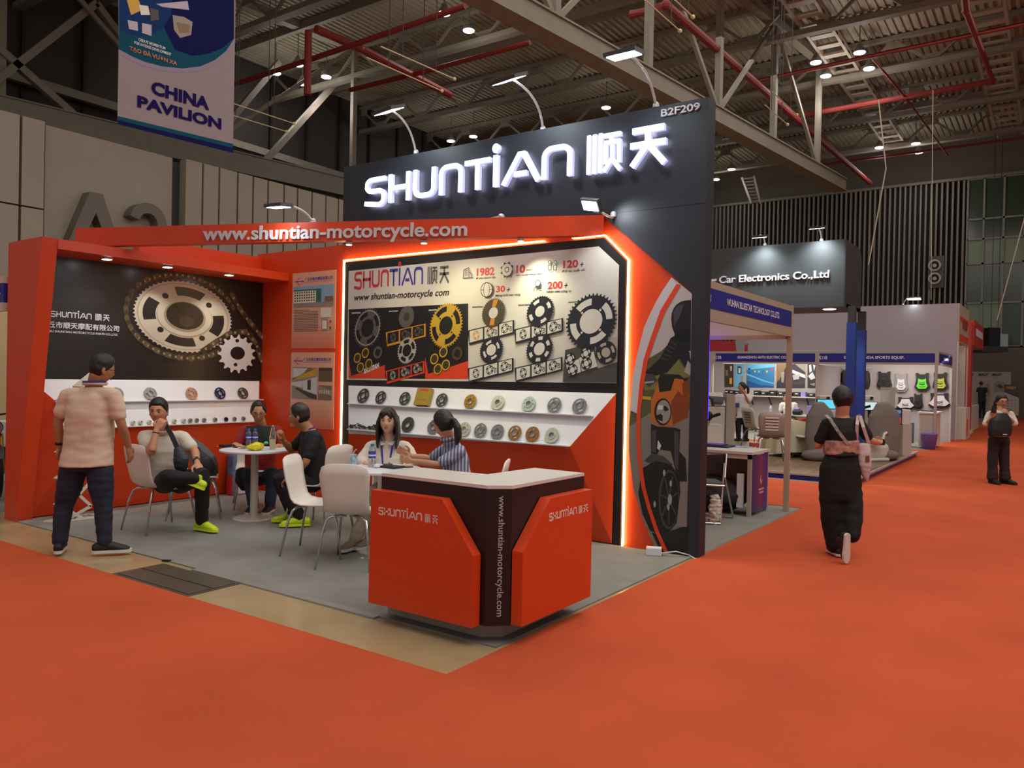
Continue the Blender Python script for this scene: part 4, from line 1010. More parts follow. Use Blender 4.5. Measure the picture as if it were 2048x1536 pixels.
# spots below the fascia
SPW = mat('warm spot glow', '#fff0c0', .5, emit=16, ecol='#ffe7a8')
for i, px_ in enumerate(((694, 488), (845, 483), (1040, 478))):
    u_ = P2(FF, px_)[0][0]; z_ = zb0 + (zb1 - zb0) * u_ / Lf; p = FF.p(u_, z_ - .015, -.055)
    t = thing('spotlight', ('leftmost', 'middle', 'rightmost')[i] + ' warm spotlight under the red web address beam', 'lamp', tuple(p), 'warm spots under the fascia')
    b = MB(); b.lathe([(.035, 0), (.035, .03), (.02, .035)], p - Vector((0, 0, .02)), ALU, 14); b.build('housing', t)
    b = MB(); b.lathe([(.028, -.002), (.028, .002)], p - Vector((0, 0, .022)), SPW, 14); b.build('lens', t)
    spot('spot_beam', p - Vector((0, 0, .03)), (XW, p.y - .1, 2.1), (34, 46, 50)[i], (1, .86, .50) if i < 2 else (1, .94, .66), 100, .9, .03)
# ================================================================== FLOODLIGHTS ON ARMS
FLM = mat('flood glow', '#ffffff', .5, emit=22, ecol='#d9f4ff'); FLH = mat('flood housing', '#4a4d50', .4, .4); ARM = mat('white arm', '#c9c9c9', .35, .3)
def flood(c, foot, mid, label, power, target, w_=.34, l_=.20, tilt=None):
    c = Vector(c); t = thing('floodlight', label, 'lamp', tuple(foot))
    n_ = (Vector(target) - c).normalized()
    u__ = Vector((0, 1, 0)); u__ = (u__ - n_ * u__.dot(n_)).normalized(); v__ = n_.cross(u__)
    def P(a_, b_, c_): return c + u__ * a_ + v__ * b_ + n_ * c_
    b = MB(); b.hexa([P(-w_ / 2, -l_ / 2, -.035), P(w_ / 2, -l_ / 2, -.035), P(w_ / 2, l_ / 2, -.035), P(-w_ / 2, l_ / 2, -.035), P(-w_ / 2, -l_ / 2, 0), P(w_ / 2, -l_ / 2, 0), P(w_ / 2, l_ / 2, 0), P(-w_ / 2, l_ / 2, 0)], FLH); hd = b.build('head', t)
    b = MB(); b.hexa([P(-w_ / 2 + .02, -l_ / 2 + .02, 0), P(w_ / 2 - .02, -l_ / 2 + .02, 0), P(w_ / 2 - .02, l_ / 2 - .02, 0), P(-w_ / 2 + .02, l_ / 2 - .02, 0), P(-w_ / 2 + .02, -l_ / 2 + .02, .004), P(w_ / 2 - .02, -l_ / 2 + .02, .004), P(w_ / 2 - .02, l_ / 2 - .02, .004), P(-w_ / 2 + .02, l_ / 2 - .02, .004)], FLM); b.build('lens', hd)
    F_ = Vector(foot); M_ = Vector(mid); pts = []
    e = P(0, 0, -.03)
    for i in range(9):
        s_ = i / 8; pts.append(F_ * (1 - s_) ** 2 + M_ * 2 * s_ * (1 - s_) + e * s_ * s_)
    b = MB(); b.tube(pts, .012, ARM, 8); b.build('arm', t)
    b = MB(); b.lathe([(.03, 0), (.03, .03), (.015, .05)], F_, ARM, 10); b.build('foot_plate', t)
    spot('flood_beam', P(0, 0, .02), target, power, (.86, .96, 1.0), 130, .9, .10)
def flo(cpx, fpx, X, Xf, label, power, tgt, mpx, **k):
    c = onX(cpx[0], cpx[1], X); f_ = onX(fpx[0], fpx[1], Xf); m_ = onX(mpx[0], mpx[1], (X + Xf) / 2 + .15)
    flood(c, f_, m_, label, power, tgt, **k)
cA = onX(778, 223, 6.20); flo((778, 223), (832, 308), 6.20, 6.78, 'left floodlight on a curved arm above the lit sign', 34, (6.75, cA[1] - .1, 3.1), (822, 238), w_=.30, l_=.24)
cA = onX(1018, 161, 6.15); flo((1018, 161), (1086, 262), 6.15, 6.78, 'middle floodlight above the lit sign, shining brightest', 40, (6.75, cA[1] - .1, 3.1), (1082, 185), w_=.30, l_=.24)
cA = onX(1248, 112, 6.10); flo((1248, 112), (1312, 215), 6.10, 6.78, 'right floodlight on a long curved arm beside the booth number', 26, (6.6, cA[1], 1.0), (1300, 128), w_=.30, l_=.20)
FFl = P2(FF, (577, 424))[0]; c = FF.p(P2(FF, (577, 424))[0][0], P2(FF, (577, 424))[0][1], .22); f_ = FF.p(P2(FF, (622, 448))[0][0], zt0 + .03, -.05)
flood(c, f_, FF.p(P2(FF, (618, 424))[0][0], P2(FF, (618, 415))[0][1], .08), 'floodlight on a curved arm over the left part of the red beam', 24, tuple(c + Vector((.2, .1, -2))), .26, .16)
c = onX(1180, 412, 6.42)
flood(c, (6.70, c[1] - .1, c[2] - .06), (6.6, c[1] - .1, c[2] - .1), 'bright floodlight just above the right end of the red beam', 30, (5.6, c[1] + .4, 2.6), .24, .13)
spot('flood_beam', (c[0] + .05, c[1] - .1, c[2] + .02), (6.75, 3.2, 2.9), 9, (.86, .95, 1), 110, .9, .06)
spot('flood_beam', (c[0] + .0, c[1] - .05, c[2] - .05), (6.72, 3.4, 1.9), 22, (1, .97, .93), 120, .9, .06)
# little camera bracket on the beam
t = thing('bracket', 'small grey bracket lamp on top of the red beam below the lit sign', 'bracket', (6.2, 4.9, 3.2))
p = V(onX(1003, 433, 6.5)); b = MB(); b.bar(p + Vector((0, .35, -.03)), p, .03, .02, ARM); b.build('arm', t); b = MB(); b.ell(p, .04, .03, .03, ARM, 8); b.build('head', t)
# ================================================================== HANGING BANNER
db = 6.2
tl = CO + ray(237, 0) * db; bl = CO + ray(235, 246) * db; tr_ = CO + ray(468, 0) * db; br = CO + ray(466, 304) * db
# plane with horizontal lower edge running with y = const direction fitted: use the two lower corners at equal height
zl = 3.60
p0 = V(G(235, 246, zl)); p1 = V(G(466, 304, zl))
FBN = Frame(p0, p1 - p0); Wb = (p1 - p0).length
bn = thing('pavilion_banner', 'large hanging banner reading CHINA PAVILION in navy on pale cloth', 'banner', tuple((p0 + p1) / 2))
hb = 1.9
b = MB(); b.prism(rect(0, 0, Wb, hb), FBN, -.004, 0, mat('banner cloth', '#8e8688', .7, spec=.05)); b.build('cloth', bn)
a = Art(FBN); a.d = .001
BT = mat('banner teal', '#15485e', .6, spec=.05); BN = mat('banner navy', '#14164a', .6, spec=.05); BN2 = mat('banner blue', '#1a3464', .6, spec=.05); BPL = mat('banner pale', '#b3acb8', .6, spec=.05)
def BB(*pts): return P2(FBN, *pts)
arcp = [(237, 98), (262, 112), (290, 124), (325, 133), (365, 137), (400, 133), (430, 120), (452, 102), (468, 78)]
a.px([(237, -5), (468, -5)] + [(x, y + 9) for x, y in arcp[::-1]], mat('banner grey arc', '#8c8496', .7, spec=.05))
a.px([(238, -5), (468, -5)] + arcp[::-1], BT)
a.px([(300, -5), (468, -5), (468, 76), (445, 96), (415, 108), (385, 112), (350, 100), (330, 60)], BN)
arcs_ = [(248, 60), (275, 72), (305, 74), (330, 60), (345, 30), (348, -5)]
a.px([(238, -5), (345, -5), (342, 30), (325, 58), (300, 72), (270, 72), (240, 60)], BN2)
for pl, m_ in (([(252, -5), (275, -5), (285, 20), (262, 30)], PYE), ([(255, 40), (275, 44), (276, 62), (258, 58)], BPL), ([(284, 46), (303, 50), (303, 72), (284, 66)], BPL), ([(278, 10), (296, 12), (300, 30), (282, 30)], PBLD),
                ([(312, 8), (375, 2), (378, 20), (325, 14)], BPL), ([(345, 30), (368, 34), (385, 44), (382, 70), (360, 76), (348, 60)], PGR), ([(300, 16), (316, 20), (318, 40), (302, 42)], PDK), ([(352, 44), (380, 50), (378, 66), (358, 66)], PBR)):
    a.px(pl, m_)
a.px([(235, 236), (466, 293), (466, 306), (235, 248)], BN); a.px([(235, 232), (466, 288), (466, 296), (235, 240)], BT)
a.b.build('printed_picture', bn)
NVT = mat('banner text navy', '#1b0f4c', .6, spec=.05)
def btext(s_, x0, y0, x1, y1, m, hpx, **k):  # baseline corners in px, height in px at left
    p, q_ = BB((x0, y0), (x1, y1)); hh = BB((x0, y0 - hpx))[0][1] - p[1]
    return text(s_, FBN, p[0], q_[0], p[1], p[1] + hh, m, bn, d0=.006, **k)
btext('CHINA', 302, 188, 418, 217, NVT, 27, bold=.045)
btext('PAVILION', 274, 214, 442, 260, NVT, 24, bold=.045)
btext('CREATE MOMENTUM', 276, 82, 330, 84, WTXT, 6, bold=.01)
btext('FOR INTENSE DEVELOPMENT', 268, 88, 342, 90, WTXT, 6, bold=.01)
btext('TẠO ĐÀ VƯƠN XA', 258, 103, 354, 98, mat('banner orange text', '#b06a30', .6), 13, bold=.03)
b = MB(); b.tube([FBN.p(0.0, hb, 0), FBN.p(Wb, hb, 0)], .02, ALU, 8); b.build('top_rod', bn)
for u_ in (.1, Wb - .1):
    b = MB(); b.tube([FBN.p(u_, hb, 0), FBN.p(u_, 15.0 - zl, 0)], .006, DARK, 4); b.build('wire', bn)
# ================================================================== COUNTER
ct = thing('reception_counter', 'L-shaped black and red reception counter with a white top at the booth corner', 'counter', (3.9, 3.0, 0))
plan = [(3.70, 3.58), (3.70, 2.73), (3.80, 2.62), (4.65, 2.62), (4.66, 3.03), (4.13, 3.05), (4.11, 3.59)]
FZ = Frame((0, 0, 0), (1, 0, 0), (0, 1, 0))
b = MB(); b.prism(plan, FZ, .12, .925, BLK); b.build('body', ct)
b = MB(); b.prism(plan, FZ, .925, .945, mat('counter top', '#d6d3cd', .3)); b.build('worktop', ct)
def ins(p, d=.09): return [(3.80, 3.60), (3.80, 2.83), (3.88, 2.73), (4.75 - .16, 2.73), (4.58, 2.96), (4.06, 2.98), (4.05, 3.52)]
b = MB(); b.prism(ins(plan), FZ, .0, .12, mat('kick grey', '#9a9188', .4)); b.build('plinth', ct)
CL = Frame((3.62, 3.6, 0), (0, -1, 0))
q = P2(CL, (742.7, 979.5), (736.3, 1204.7), (943, 1256), (946, 1113), (884, 994))
q = [(q[0][0], q[0][1]), (q[1][0], q[1][1]), (q[2][0], q[1][1]), (q[2][0], q[3][1]), (q[4][0], q[0][1])]
b = MB(); b.prism(q, CL, -.075, 0, RED); b.build('red_panel', ct)
CR = Frame((4.0, 2.54, 0), (1, 0, 0))
q = P2(CR, (1185.5, 978.7), (1182.5, 1192), (1042.8, 1251), (1046.6, 1105), (1101, 994.5))
q = [(q[0][0], q[0][1]), (q[0][0], q[1][1]), (q[2][0], q[1][1]), (q[2][0], q[3][1]), (q[4][0], q[0][1])]
b = MB(); b.prism(q, CR, -.075, 0, RED); b.build('red_panel', ct)
W1 = mat('counter lettering', '#e6cfc8', .5)
q = P2(CL, (757, 1028), (844, 1042), (757, 1017), (850, 1030), (861, 1030), (865, 1030), (876, 1030))
wordmark(CL, q[0][0], q[1][0], q[0][1], q[0][1] + .047, W1, ct, 'wordmark', .001, 0, None, (q[3][0], q[4][0], q[5][0], q[6][0], q[0][1] - .006, q[0][1] + .048), tk=1.25)
q = P2(CR, (1098, 1042), (1153, 1032), (1098, 1031), (1157, 1030), (1164, 1030), (1166, 1030), (1176, 1030))
wordmark(CR, q[0][0], q[1][0], q[0][1], q[0][1] + .047, W1, ct, 'wordmark', .001, 0, None, (q[3][0], q[4][0], q[5][0], q[6][0], q[0][1] - .006, q[0][1] + .048), tk=1.25)
CC = Frame((3.70, 2.73, 0), (.10, -.11, 0))
q = P2(CC, (994, 992), (1006, 1233))
text('www.shuntian-motorcycle.com', CC, q[0][0], q[1][0], q[1][1], q[0][1], mat('counter url', '#b3aeb0', .5), ct, d0=.001, bold=.01, vertical=True)
# ================================================================== CHAIRS, TABLES
def chair_mesh():
    prof = [(.235, .425), (.225, .440), (.19, .446), (.10, .436), (.0, .430), (-.10, .432), (-.165, .448), (-.205, .490), (-.225, .56), (-.24, .66), (-.255, .76), (-.272, .855)]
    wid = [.17, .195, .205, .212, .212, .208, .200, .192, .190, .200, .208, .185]
    th = .013; b = MB(); nx = 9; V_ = []
    for side in (0, 1):
        for i, ((y, z), w_) in enumerate(zip(prof, wid)):
            y2, z2 = prof[min(i + 1, len(prof) - 1)]; y1, z1 = prof[max(i - 1, 0)]
            t_ = Vector((y2 - y1, z2 - z1)).normalized(); nrm = Vector((t_.y, -t_.x))  # toward the sitter
            for k in range(nx):
                s_ = -1 + 2 * k / (nx - 1)
                dish = (.018 if 2 < i < 9 else .008) * s_ * s_
                zz = z - (.03 * s_ ** 4 if i == len(prof) - 1 else 0); yy = y
                off = dish - (th if side else 0)
                V_.append((w_ * s_ , yy - nrm.x * off * -1 * 1.0, zz - nrm.y * off * -1))
    n = len(prof); F_ = []
    for i in range(n - 1):
        for k in range(nx - 1):
            a_ = i * nx + k; F_.append((a_, a_ + 1, a_ + nx + 1, a_ + nx)); c_ = n * nx + a_; F_.append((c_, c_ + nx, c_ + nx + 1, c_ + 1))
    for k in range(nx - 1): F_ += [(k, n * nx + k, n * nx + k + 1, k + 1), ((n - 1) * nx + k, (n - 1) * nx + k + 1, n * nx + (n - 1) * nx + k + 1, n * nx + (n - 1) * nx + k)]
    for i in range(n - 1): F_ += [(i * nx, (i + 1) * nx, n * nx + (i + 1) * nx, n * nx + i * nx), (i * nx + nx - 1, n * nx + i * nx + nx - 1, n * nx + (i + 1) * nx + nx - 1, (i + 1) * nx + nx - 1)]
    b.add(V_, F_, PLW); return b
_proto = {}
def chair(x, y, ang, label, kind='shell', group='white shell chairs in the red booth'):
    """ang = direction the chair faces"""
    t = thing('chair', label, 'chair', (x, y, 0.01), group, ang - math.pi / 2)
    if kind not in _proto:
        L = []
        if kind == 'shell':
            L.append(chair_mesh().build('shell', smooth=True))
        else:
            m_ = PLW if kind == 'slot' else mat('taupe plastic', '#9a8a80', .4)
            b = chair_mesh(); b.mats = [m_]; L.append(b.build('shell', smooth=True))
            b = MB()
            for i in range(5): b.box(-.10, .10, -.225 - .013 * i - .015, -.225 - .013 * i + .018, .55 + i * .05, .55 + i * .05 + .018, mat('slot shade', '#6d6259', .5) if kind == 'slot' else mat('slot light', '#d8cfbf', .5))
            L.append(b.build('slots'))
        for sx, sy in ((1, 1), (-1, 1), (1, -1), (-1, -1)):
            b = MB(); b.tube([(sx * .03, sy * .10, .415), (sx * .13, sy * .16, .412), (sx * .165, sy * .185, .385), (sx * .185, sy * .215, .30), (sx * .225, sy * .27, 0)], [.012, .012, .012, .011, .009], CHROME, 8); L.append(b.build('leg', smooth=True))
        _proto[kind] = L; 
        for o in L: o.parent = t
    else:
        for o in _proto[kind]:
            c_ = o.copy(); C.objects.link(c_); c_.parent = t
    return t
HP = math.pi / 2
chair(4.42, 7.28, 0.0, 'white shell chair under the man in the white T-shirt')
chair(5.02, 7.62, math.radians(-35), 'white shell chair holding the grey backpack')
chair(5.86, 7.72, math.radians(235), 'white shell chair under the man in the red shirt')
chair(5.52, 6.22, math.radians(98), 'white shell chair under the man in black')
chair(4.72, 5.30, math.radians(-62), 'empty white shell chair seen from the side in the middle')
chair(4.62, 4.78, math.radians(28), 'empty white shell chair with its back to the camera beside the red counter')
chair(5.62, 5.28, math.radians(228), 'white shell chair under the long-haired woman')
chair(5.50, 4.18, math.radians(118), 'white shell chair under the woman in the striped shirt')
def round_table(x, y, z, r, rb, label):
    t = thing('round_table', label, 'table', (x, y, 0), 'round tables in the booth')
    b = MB(); b.lathe([(r - .01, z - .025), (r, z - .018), (r, z - .004), (r - .006, z)], (x, y, 0), WHT, 40); b.build('tabletop', t)
    b = MB(); b.lathe([(.04, .03), (.04, z - .025)], (x, y, 0), mat('table column', '#c4bfb8', .3, .2), 20); b.build('column', t, smooth=False)
    b = MB(); b.lathe([(rb, .010), (rb, .018), (rb - .02, .028), (.05, .036), (.05, .04)], (x, y, 0), mat('table column', ''), 36); b.build('foot', t, smooth=False)
    return t
round_table(5.36, 7.06, .755, .36, .22, 'small round white table with bottles, cup and yellow bag, between the three seated men')
round_table(5.12, 4.95, .745, .36, .22, 'small round white table between the two seated women, partly behind the counter')
# ================================================================== PEOPLE
SKIN = mat('skin', '#c08a6a', .5, nz=.05, nscale=9); SKIN2 = mat('skin darker', '#a5744f', .5, nz=.05, nscale=9); SKINF = mat('skin fair', '#d6a88c', .5, nz=.04, nscale=9)
HAIR = mat('black hair', '#0f0d0c', .45, bump=.3, bscale=220); HAIRB = mat('dark brown hair', '#1f1512', .4, bump=.3, bscale=200)
EYEW = mat('eye white', '#d9d4cc', .3); EYEB = mat('eye dark', '#15100d', .2); LIP = mat('lips', '#a2564c', .5); GLS = mat('spectacle frame', '#1a1612', .3, .3)
TS = bpy.data.scenes.new('workbench')
PEND = []
def remesh(mb, name, m, parent, voxel=.009, smooth=2, disp=0.0, dscale=9.0, **k):
    me = bpy.data.meshes.new(name); me.from_pydata(mb.v, [], mb.f); me.update()
    o = bpy.data.objects.new('tmp', me); TS.collection.objects.link(o)
    md = o.modifiers.new('r', 'REMESH'); md.mode = 'VOXEL'; md.voxel_size = voxel
    if smooth:
        ms = o.modifiers.new('s', 'SMOOTH'); ms.factor = .6; ms.iterations = smooth
    f_ = link(name, bpy.data.meshes.new(name), parent, **k)
    PEND.append((o, f_, name, m, disp, dscale))
    return f_
def flush():     # all the voxel remeshes in one evaluation
    vl = TS.view_layers[0]; vl.update(); dg = vl.depsgraph
    for o, f_, name, m, disp, ds in PEND:
        me = bpy.data.meshes.new_from_object(o.evaluated_get(dg)); me.name = name
        if disp:
            n = len(me.vertices); co = np.empty(n * 3); me.vertices.foreach_get('co', co); co = co.reshape(-1, 3)
            no = np.empty(n * 3); me.vertex_normals.foreach_get('vector', no); no = no.reshape(-1, 3)
            w_ = np.array([noise.noise(Vector((p[0] * ds * .8, p[1] * ds * .8, p[2] * ds * 2.6))) + .5 * noise.noise(Vector(p * ds * 2.3)) for p in co])
            me.vertices.foreach_set('co', (co + no * (disp * w_)[:, None]).ravel())
        me.materials.clear(); me.materials.append(m)
        me.polygons.foreach_set('use_smooth', [True] * len(me.polygons)); me.update()
        old = f_.data; f_.data = me; bpy.data.meshes.remove(old)
    for o, *_x in PEND:
        q = o.data; bpy.data.objects.remove(o); bpy.data.meshes.remove(q)
def limb(b, pts, rs, n=12, flat=None):
    """round-capped tapering limb; rs = list of radii or (ra, rb) with flat axis"""
    P_ = [Vector(p) for p in pts]; R_ = [(r, r) if not isinstance(r, tuple) else r for r in rs]
    # refine with catmull-rom
    Q = []; RR = []
    for i in range(len(P_) - 1):
        p0 = P_[max(i - 1, 0)]; p1 = P_[i]; p2 = P_[i + 1]; p3 = P_[min(i + 2, len(P_) - 1)]
        st = 4
        for s_ in range(st):
            t_ = s_ / st
            lin_ = p1.lerp(p2, t_); cr = .5 * ((2 * p1) + (p2 - p0) * t_ + (2 * p0 - 5 * p1 + 4 * p2 - p3) * t_ ** 2 + (3 * p1 - p0 - 3 * p2 + p3) * t_ ** 3)
            Q.append(lin_.lerp(cr, .5)); RR.append(tuple(R_[i][j] * (1 - t_) + R_[i + 1][j] * t_ for j in (0, 1)))
    Q.append(P_[-1]); RR.append(R_[-1])
    # caps
    d0 = (Q[0] - Q[1]).normalized(); d1 = (Q[-1] - Q[-2]).normalized()
    r0 = min(RR[0]); r1 = min(RR[-1])
    Q = [Q[0] + d0 * r0 * .8, Q[0] + d0 * r0 * .5] + Q + [Q[-1] + d1 * r1 * .5, Q[-1] + d1 * r1 * .8]
    RR = [tuple(x * .45 for x in RR[0]), tuple(x * .84 for x in RR[0])] + RR + [tuple(x * .84 for x in RR[-1]), tuple(x * .45 for x in RR[-1])]
    vs = []; N = len(Q); prev = None
    for i in range(N):
        d = (Q[min(i + 1, N - 1)] - Q[max(i - 1, 0)]).normalized()
        if prev is None:
            a_ = (Vector(flat) - d * d.dot(Vector(flat))).normalized() if flat is not None else d.orthogonal().normalized()
        else:
            a_ = (prev - d * prev.dot(d)); a_ = a_.normalized() if a_.length > 1e-5 else d.orthogonal().normalized()
        prev = a_; b_ = d.cross(a_)
        for k in range(n):
            t_ = math.tau * k / n; vs.append(Q[i] + a_ * math.cos(t_) * RR[i][0] + b_ * math.sin(t_) * RR[i][1])
    fs = [(i * n + k, i * n + (k + 1) % n, (i + 1) * n + (k + 1) % n, (i + 1) * n + k) for i in range(N - 1) for k in range(n)]
    fs += [tuple(range(n))[::-1], tuple((N - 1) * n + k for k in range(n))]
    b.add(vs, fs, None)
def loft(b, rings, n=28):
    """rings: (center, axisL, axisF, halfwidth, halfdepth, exponent)"""
    vs = []
    for c, L_, F_, w_, d_, e in rings:
        for k in range(n):
            t_ = math.tau * k / n; cs, sn = math.cos(t_), math.sin(t_)
            x = math.copysign(abs(cs) ** (2 / e), cs) * w_; y = math.copysign(abs(sn) ** (2 / e), sn) * d_
            vs.append(Vector(c) + L_ * x + F_ * y)
    N = len(rings)
    fs = [(i * n + k, i * n + (k + 1) % n, (i + 1) * n + (k + 1) % n, (i + 1) * n + k) for i in range(N - 1) for k in range(n)]
    fs += [tuple(range(n))[::-1], tuple((N - 1) * n + k for k in range(n))]
    b.add(vs, fs, None)
def hand(b, w_, tip, palm_n, side, curl=.5, spread=.25, s=1.0, thumb=1.0):
    """w_ wrist, tip direction point, palm_n outward palm normal, side: +1 thumb towards cross axis"""
    w_ = Vector(w_); d = (Vector(tip) - w_).normalized(); pn = Vector(palm_n); pn = (pn - d * pn.dot(d)).normalized(); x = d.cross(pn).normalized() * side
    L = .088 * s
    limb(b, [w_, w_ + d * L * .45, w_ + d * L * .95], [(.026 * s, .019 * s), (.038 * s, .017 * s), (.036 * s, .013 * s)], 12, flat=x)
    for i, (off, ln) in enumerate(((.030, .066), (.0105, .076), (-.0095, .070), (-.028, .054))):
        base = w_ + d * L * .92 + x * off * s
        dd = (d + x * off * spread * 12 * .25).normalized(); pts = [base]; c_ = 0; p = base
        for j, f in enumerate((.45, .32, .23)):
            c_ += curl * (.7 if j == 0 else 1.0)
            v = dd * math.cos(c_) + pn * math.sin(c_); p = p + v * ln * f * s; pts.append(p)
        limb(b, pts, [.0092 * s, .0088 * s, .0082 * s, .0070 * s], 8)
    tb = w_ + d * L * .28 + x * .026 * s
    t1 = tb + (d * .55 + x * .75 + pn * .25).normalized() * .036 * s; t2 = t1 + (d * .85 + x * (.45 - .5 * curl) + pn * .35 * curl * thumb).normalized() * .028 * s; t3 = t2 + (d * .9 + x * (.1 - .5 * curl) + pn * .5 * curl).normalized() * .022 * s
    limb(b, [tb - x * .008, t1, t2, t3], [.0145 * s, .012 * s, .0105 * s, .0085 * s], 8)
def head(b, c, fwd, up, s=1.0, female=False):
    """adds a shaped head; returns frame (c, right, fwd, up)"""
    c = Vector(c); f = Vector(fwd).normalized(); u = Vector(up); u = (u - f * u.dot(f)).normalized(); r = f.cross(u)
    vs = []; n = 34; m_ = 44
    def g(a_, s0): return math.exp(-(a_ / s0) ** 2)
    for i in range(n + 1):
        ph = math.pi * i / n
        for k in range(m_):
            t_ = math.tau * k / m_
            x, y, z = math.sin(ph) * math.sin(t_), math.sin(ph) * math.cos(t_), math.cos(ph)
            X, Y, Z = .077 * x, .098 * y - .004, .118 * z
            if z < 0:
                X *= 1 - .30 * (-z) ** 1.3; 
                if y < 0: Y *= 1 - .50 * (-z) ** 1.0
                else: Y *= 1 - .10 * (-z) ** 2
            if y > 0:
                fr = y ** .6
                Y += .020 * g(x / .17, 1) * g((z + .17) / .16, 1) * fr            # nose tip
                Y += .009 * g(x / .13, 1) * g((z - .05) / .18, 1) * fr           # bridge
                Y -= .008 * (g((abs(x) - .40) / .17, 1)) * g((z - .08) / .12, 1)   # sockets
                Y += .004 * g(x / .5, 1) * g((z - .25) / .10, 1)                 # brow
                Y += .005 * g(x / .22, 1) * g((z + .46) / .09, 1)                # mouth
                Y += .007 * g(x / .25, 1) * g((z + .80) / .14, 1)                # chin
                Y += .004 * g((abs(x) - .5) / .2, 1) * g((z + .12) / .18, 1)
            if female: X *= .97
            vs.append(c + (r * X + f * Y + u * Z) * s)
    fs = [(i * m_ + k, (i + 1) * m_ + k, (i + 1) * m_ + (k + 1) % m_, i * m_ + (k + 1) % m_) for i in range(n) for k in range(m_)]
    fs += [tuple(range(m_))[::-1], tuple(n * m_ + k for k in range(m_))]
    b.add(vs, fs, None)
    for sd in (1, -1):
        e = c + (r * sd * .078 - f * .008 - u * .012) * s
        limb(b, [e + u * .022 * s - f * .004 * s, e - f * .008 * s, e - u * .026 * s + f * .004 * s], [(.010 * s, .006 * s), (.016 * s, .007 * s), (.008 * s, .006 * s)], 8, flat=f)
    return c, r, f, u
def hpt(H, x, y, z, s=1.0): return H[0] + (H[1] * x + H[2] * y + H[3] * z) * s
def face(H, par, s=1.0, mouth=.026, brow=HAIR, glasses=False, lip=LIP, smile=0.0):
    for sd in (1, -1):
        b = MB(); p = hpt(H, sd * .031, .081, .010, s); R3 = Matrix((H[1], H[2], H[3])).transposed()
        b.ell(p, .0145 * s, .008 * s, .0062 * s, EYEW, 8, R3); b.ell(hpt(H, sd * .031, .087, .010, s), .0060 * s, .003 * s, .0058 * s, EYEB, 6, R3)
        b.tube([hpt(H, sd * .016, .086, .010, s), hpt(H, sd * .030, .0895, .018, s), hpt(H, sd * .046, .082, .012, s)], .0016 * s, EYEB, 5); b.build('eye', par)
        b = MB(); b.tube([hpt(H, sd * .014, .0945, .029, s), hpt(H, sd * .032, .094, .035, s), hpt(H, sd * .050, .083, .029, s)], [.0028 * s, .0034 * s, .0018 * s], brow, 6); b.build('eyebrow', par)
    b = MB()
    for dz, th in ((.0035, .0034), (-.004, .0042)):
        b.tube([hpt(H, x * mouth, .0965 - .010 * x * x, -.053 + dz * (1 - x * x) + smile * x * x, s) for x in (-1, -.5, 0, .5, 1)], [.001 * s, th * s, th * s, th * s, .001 * s], lip, 6)
    b.build('mouth', par)
    if glasses:
        b = MB()
        for sd in (1, -1):
            b.tube([hpt(H, sd * .033 + .023 * math.cos(a_), .101, .008 + .016 * math.sin(a_), s) for a_ in [i * math.tau / 14 for i in range(15)]], .0016 * s, GLS, 5)
            b.tube([hpt(H, sd * .056, .099, .012, s), hpt(H, sd * .082, .0, .008, s)], .0016 * s, GLS, 5)
        b.tube([hpt(H, -.010, .103, .010, s), hpt(H, .010, .103, .010, s)], .0018 * s, GLS, 5); b.build('glasses', par)
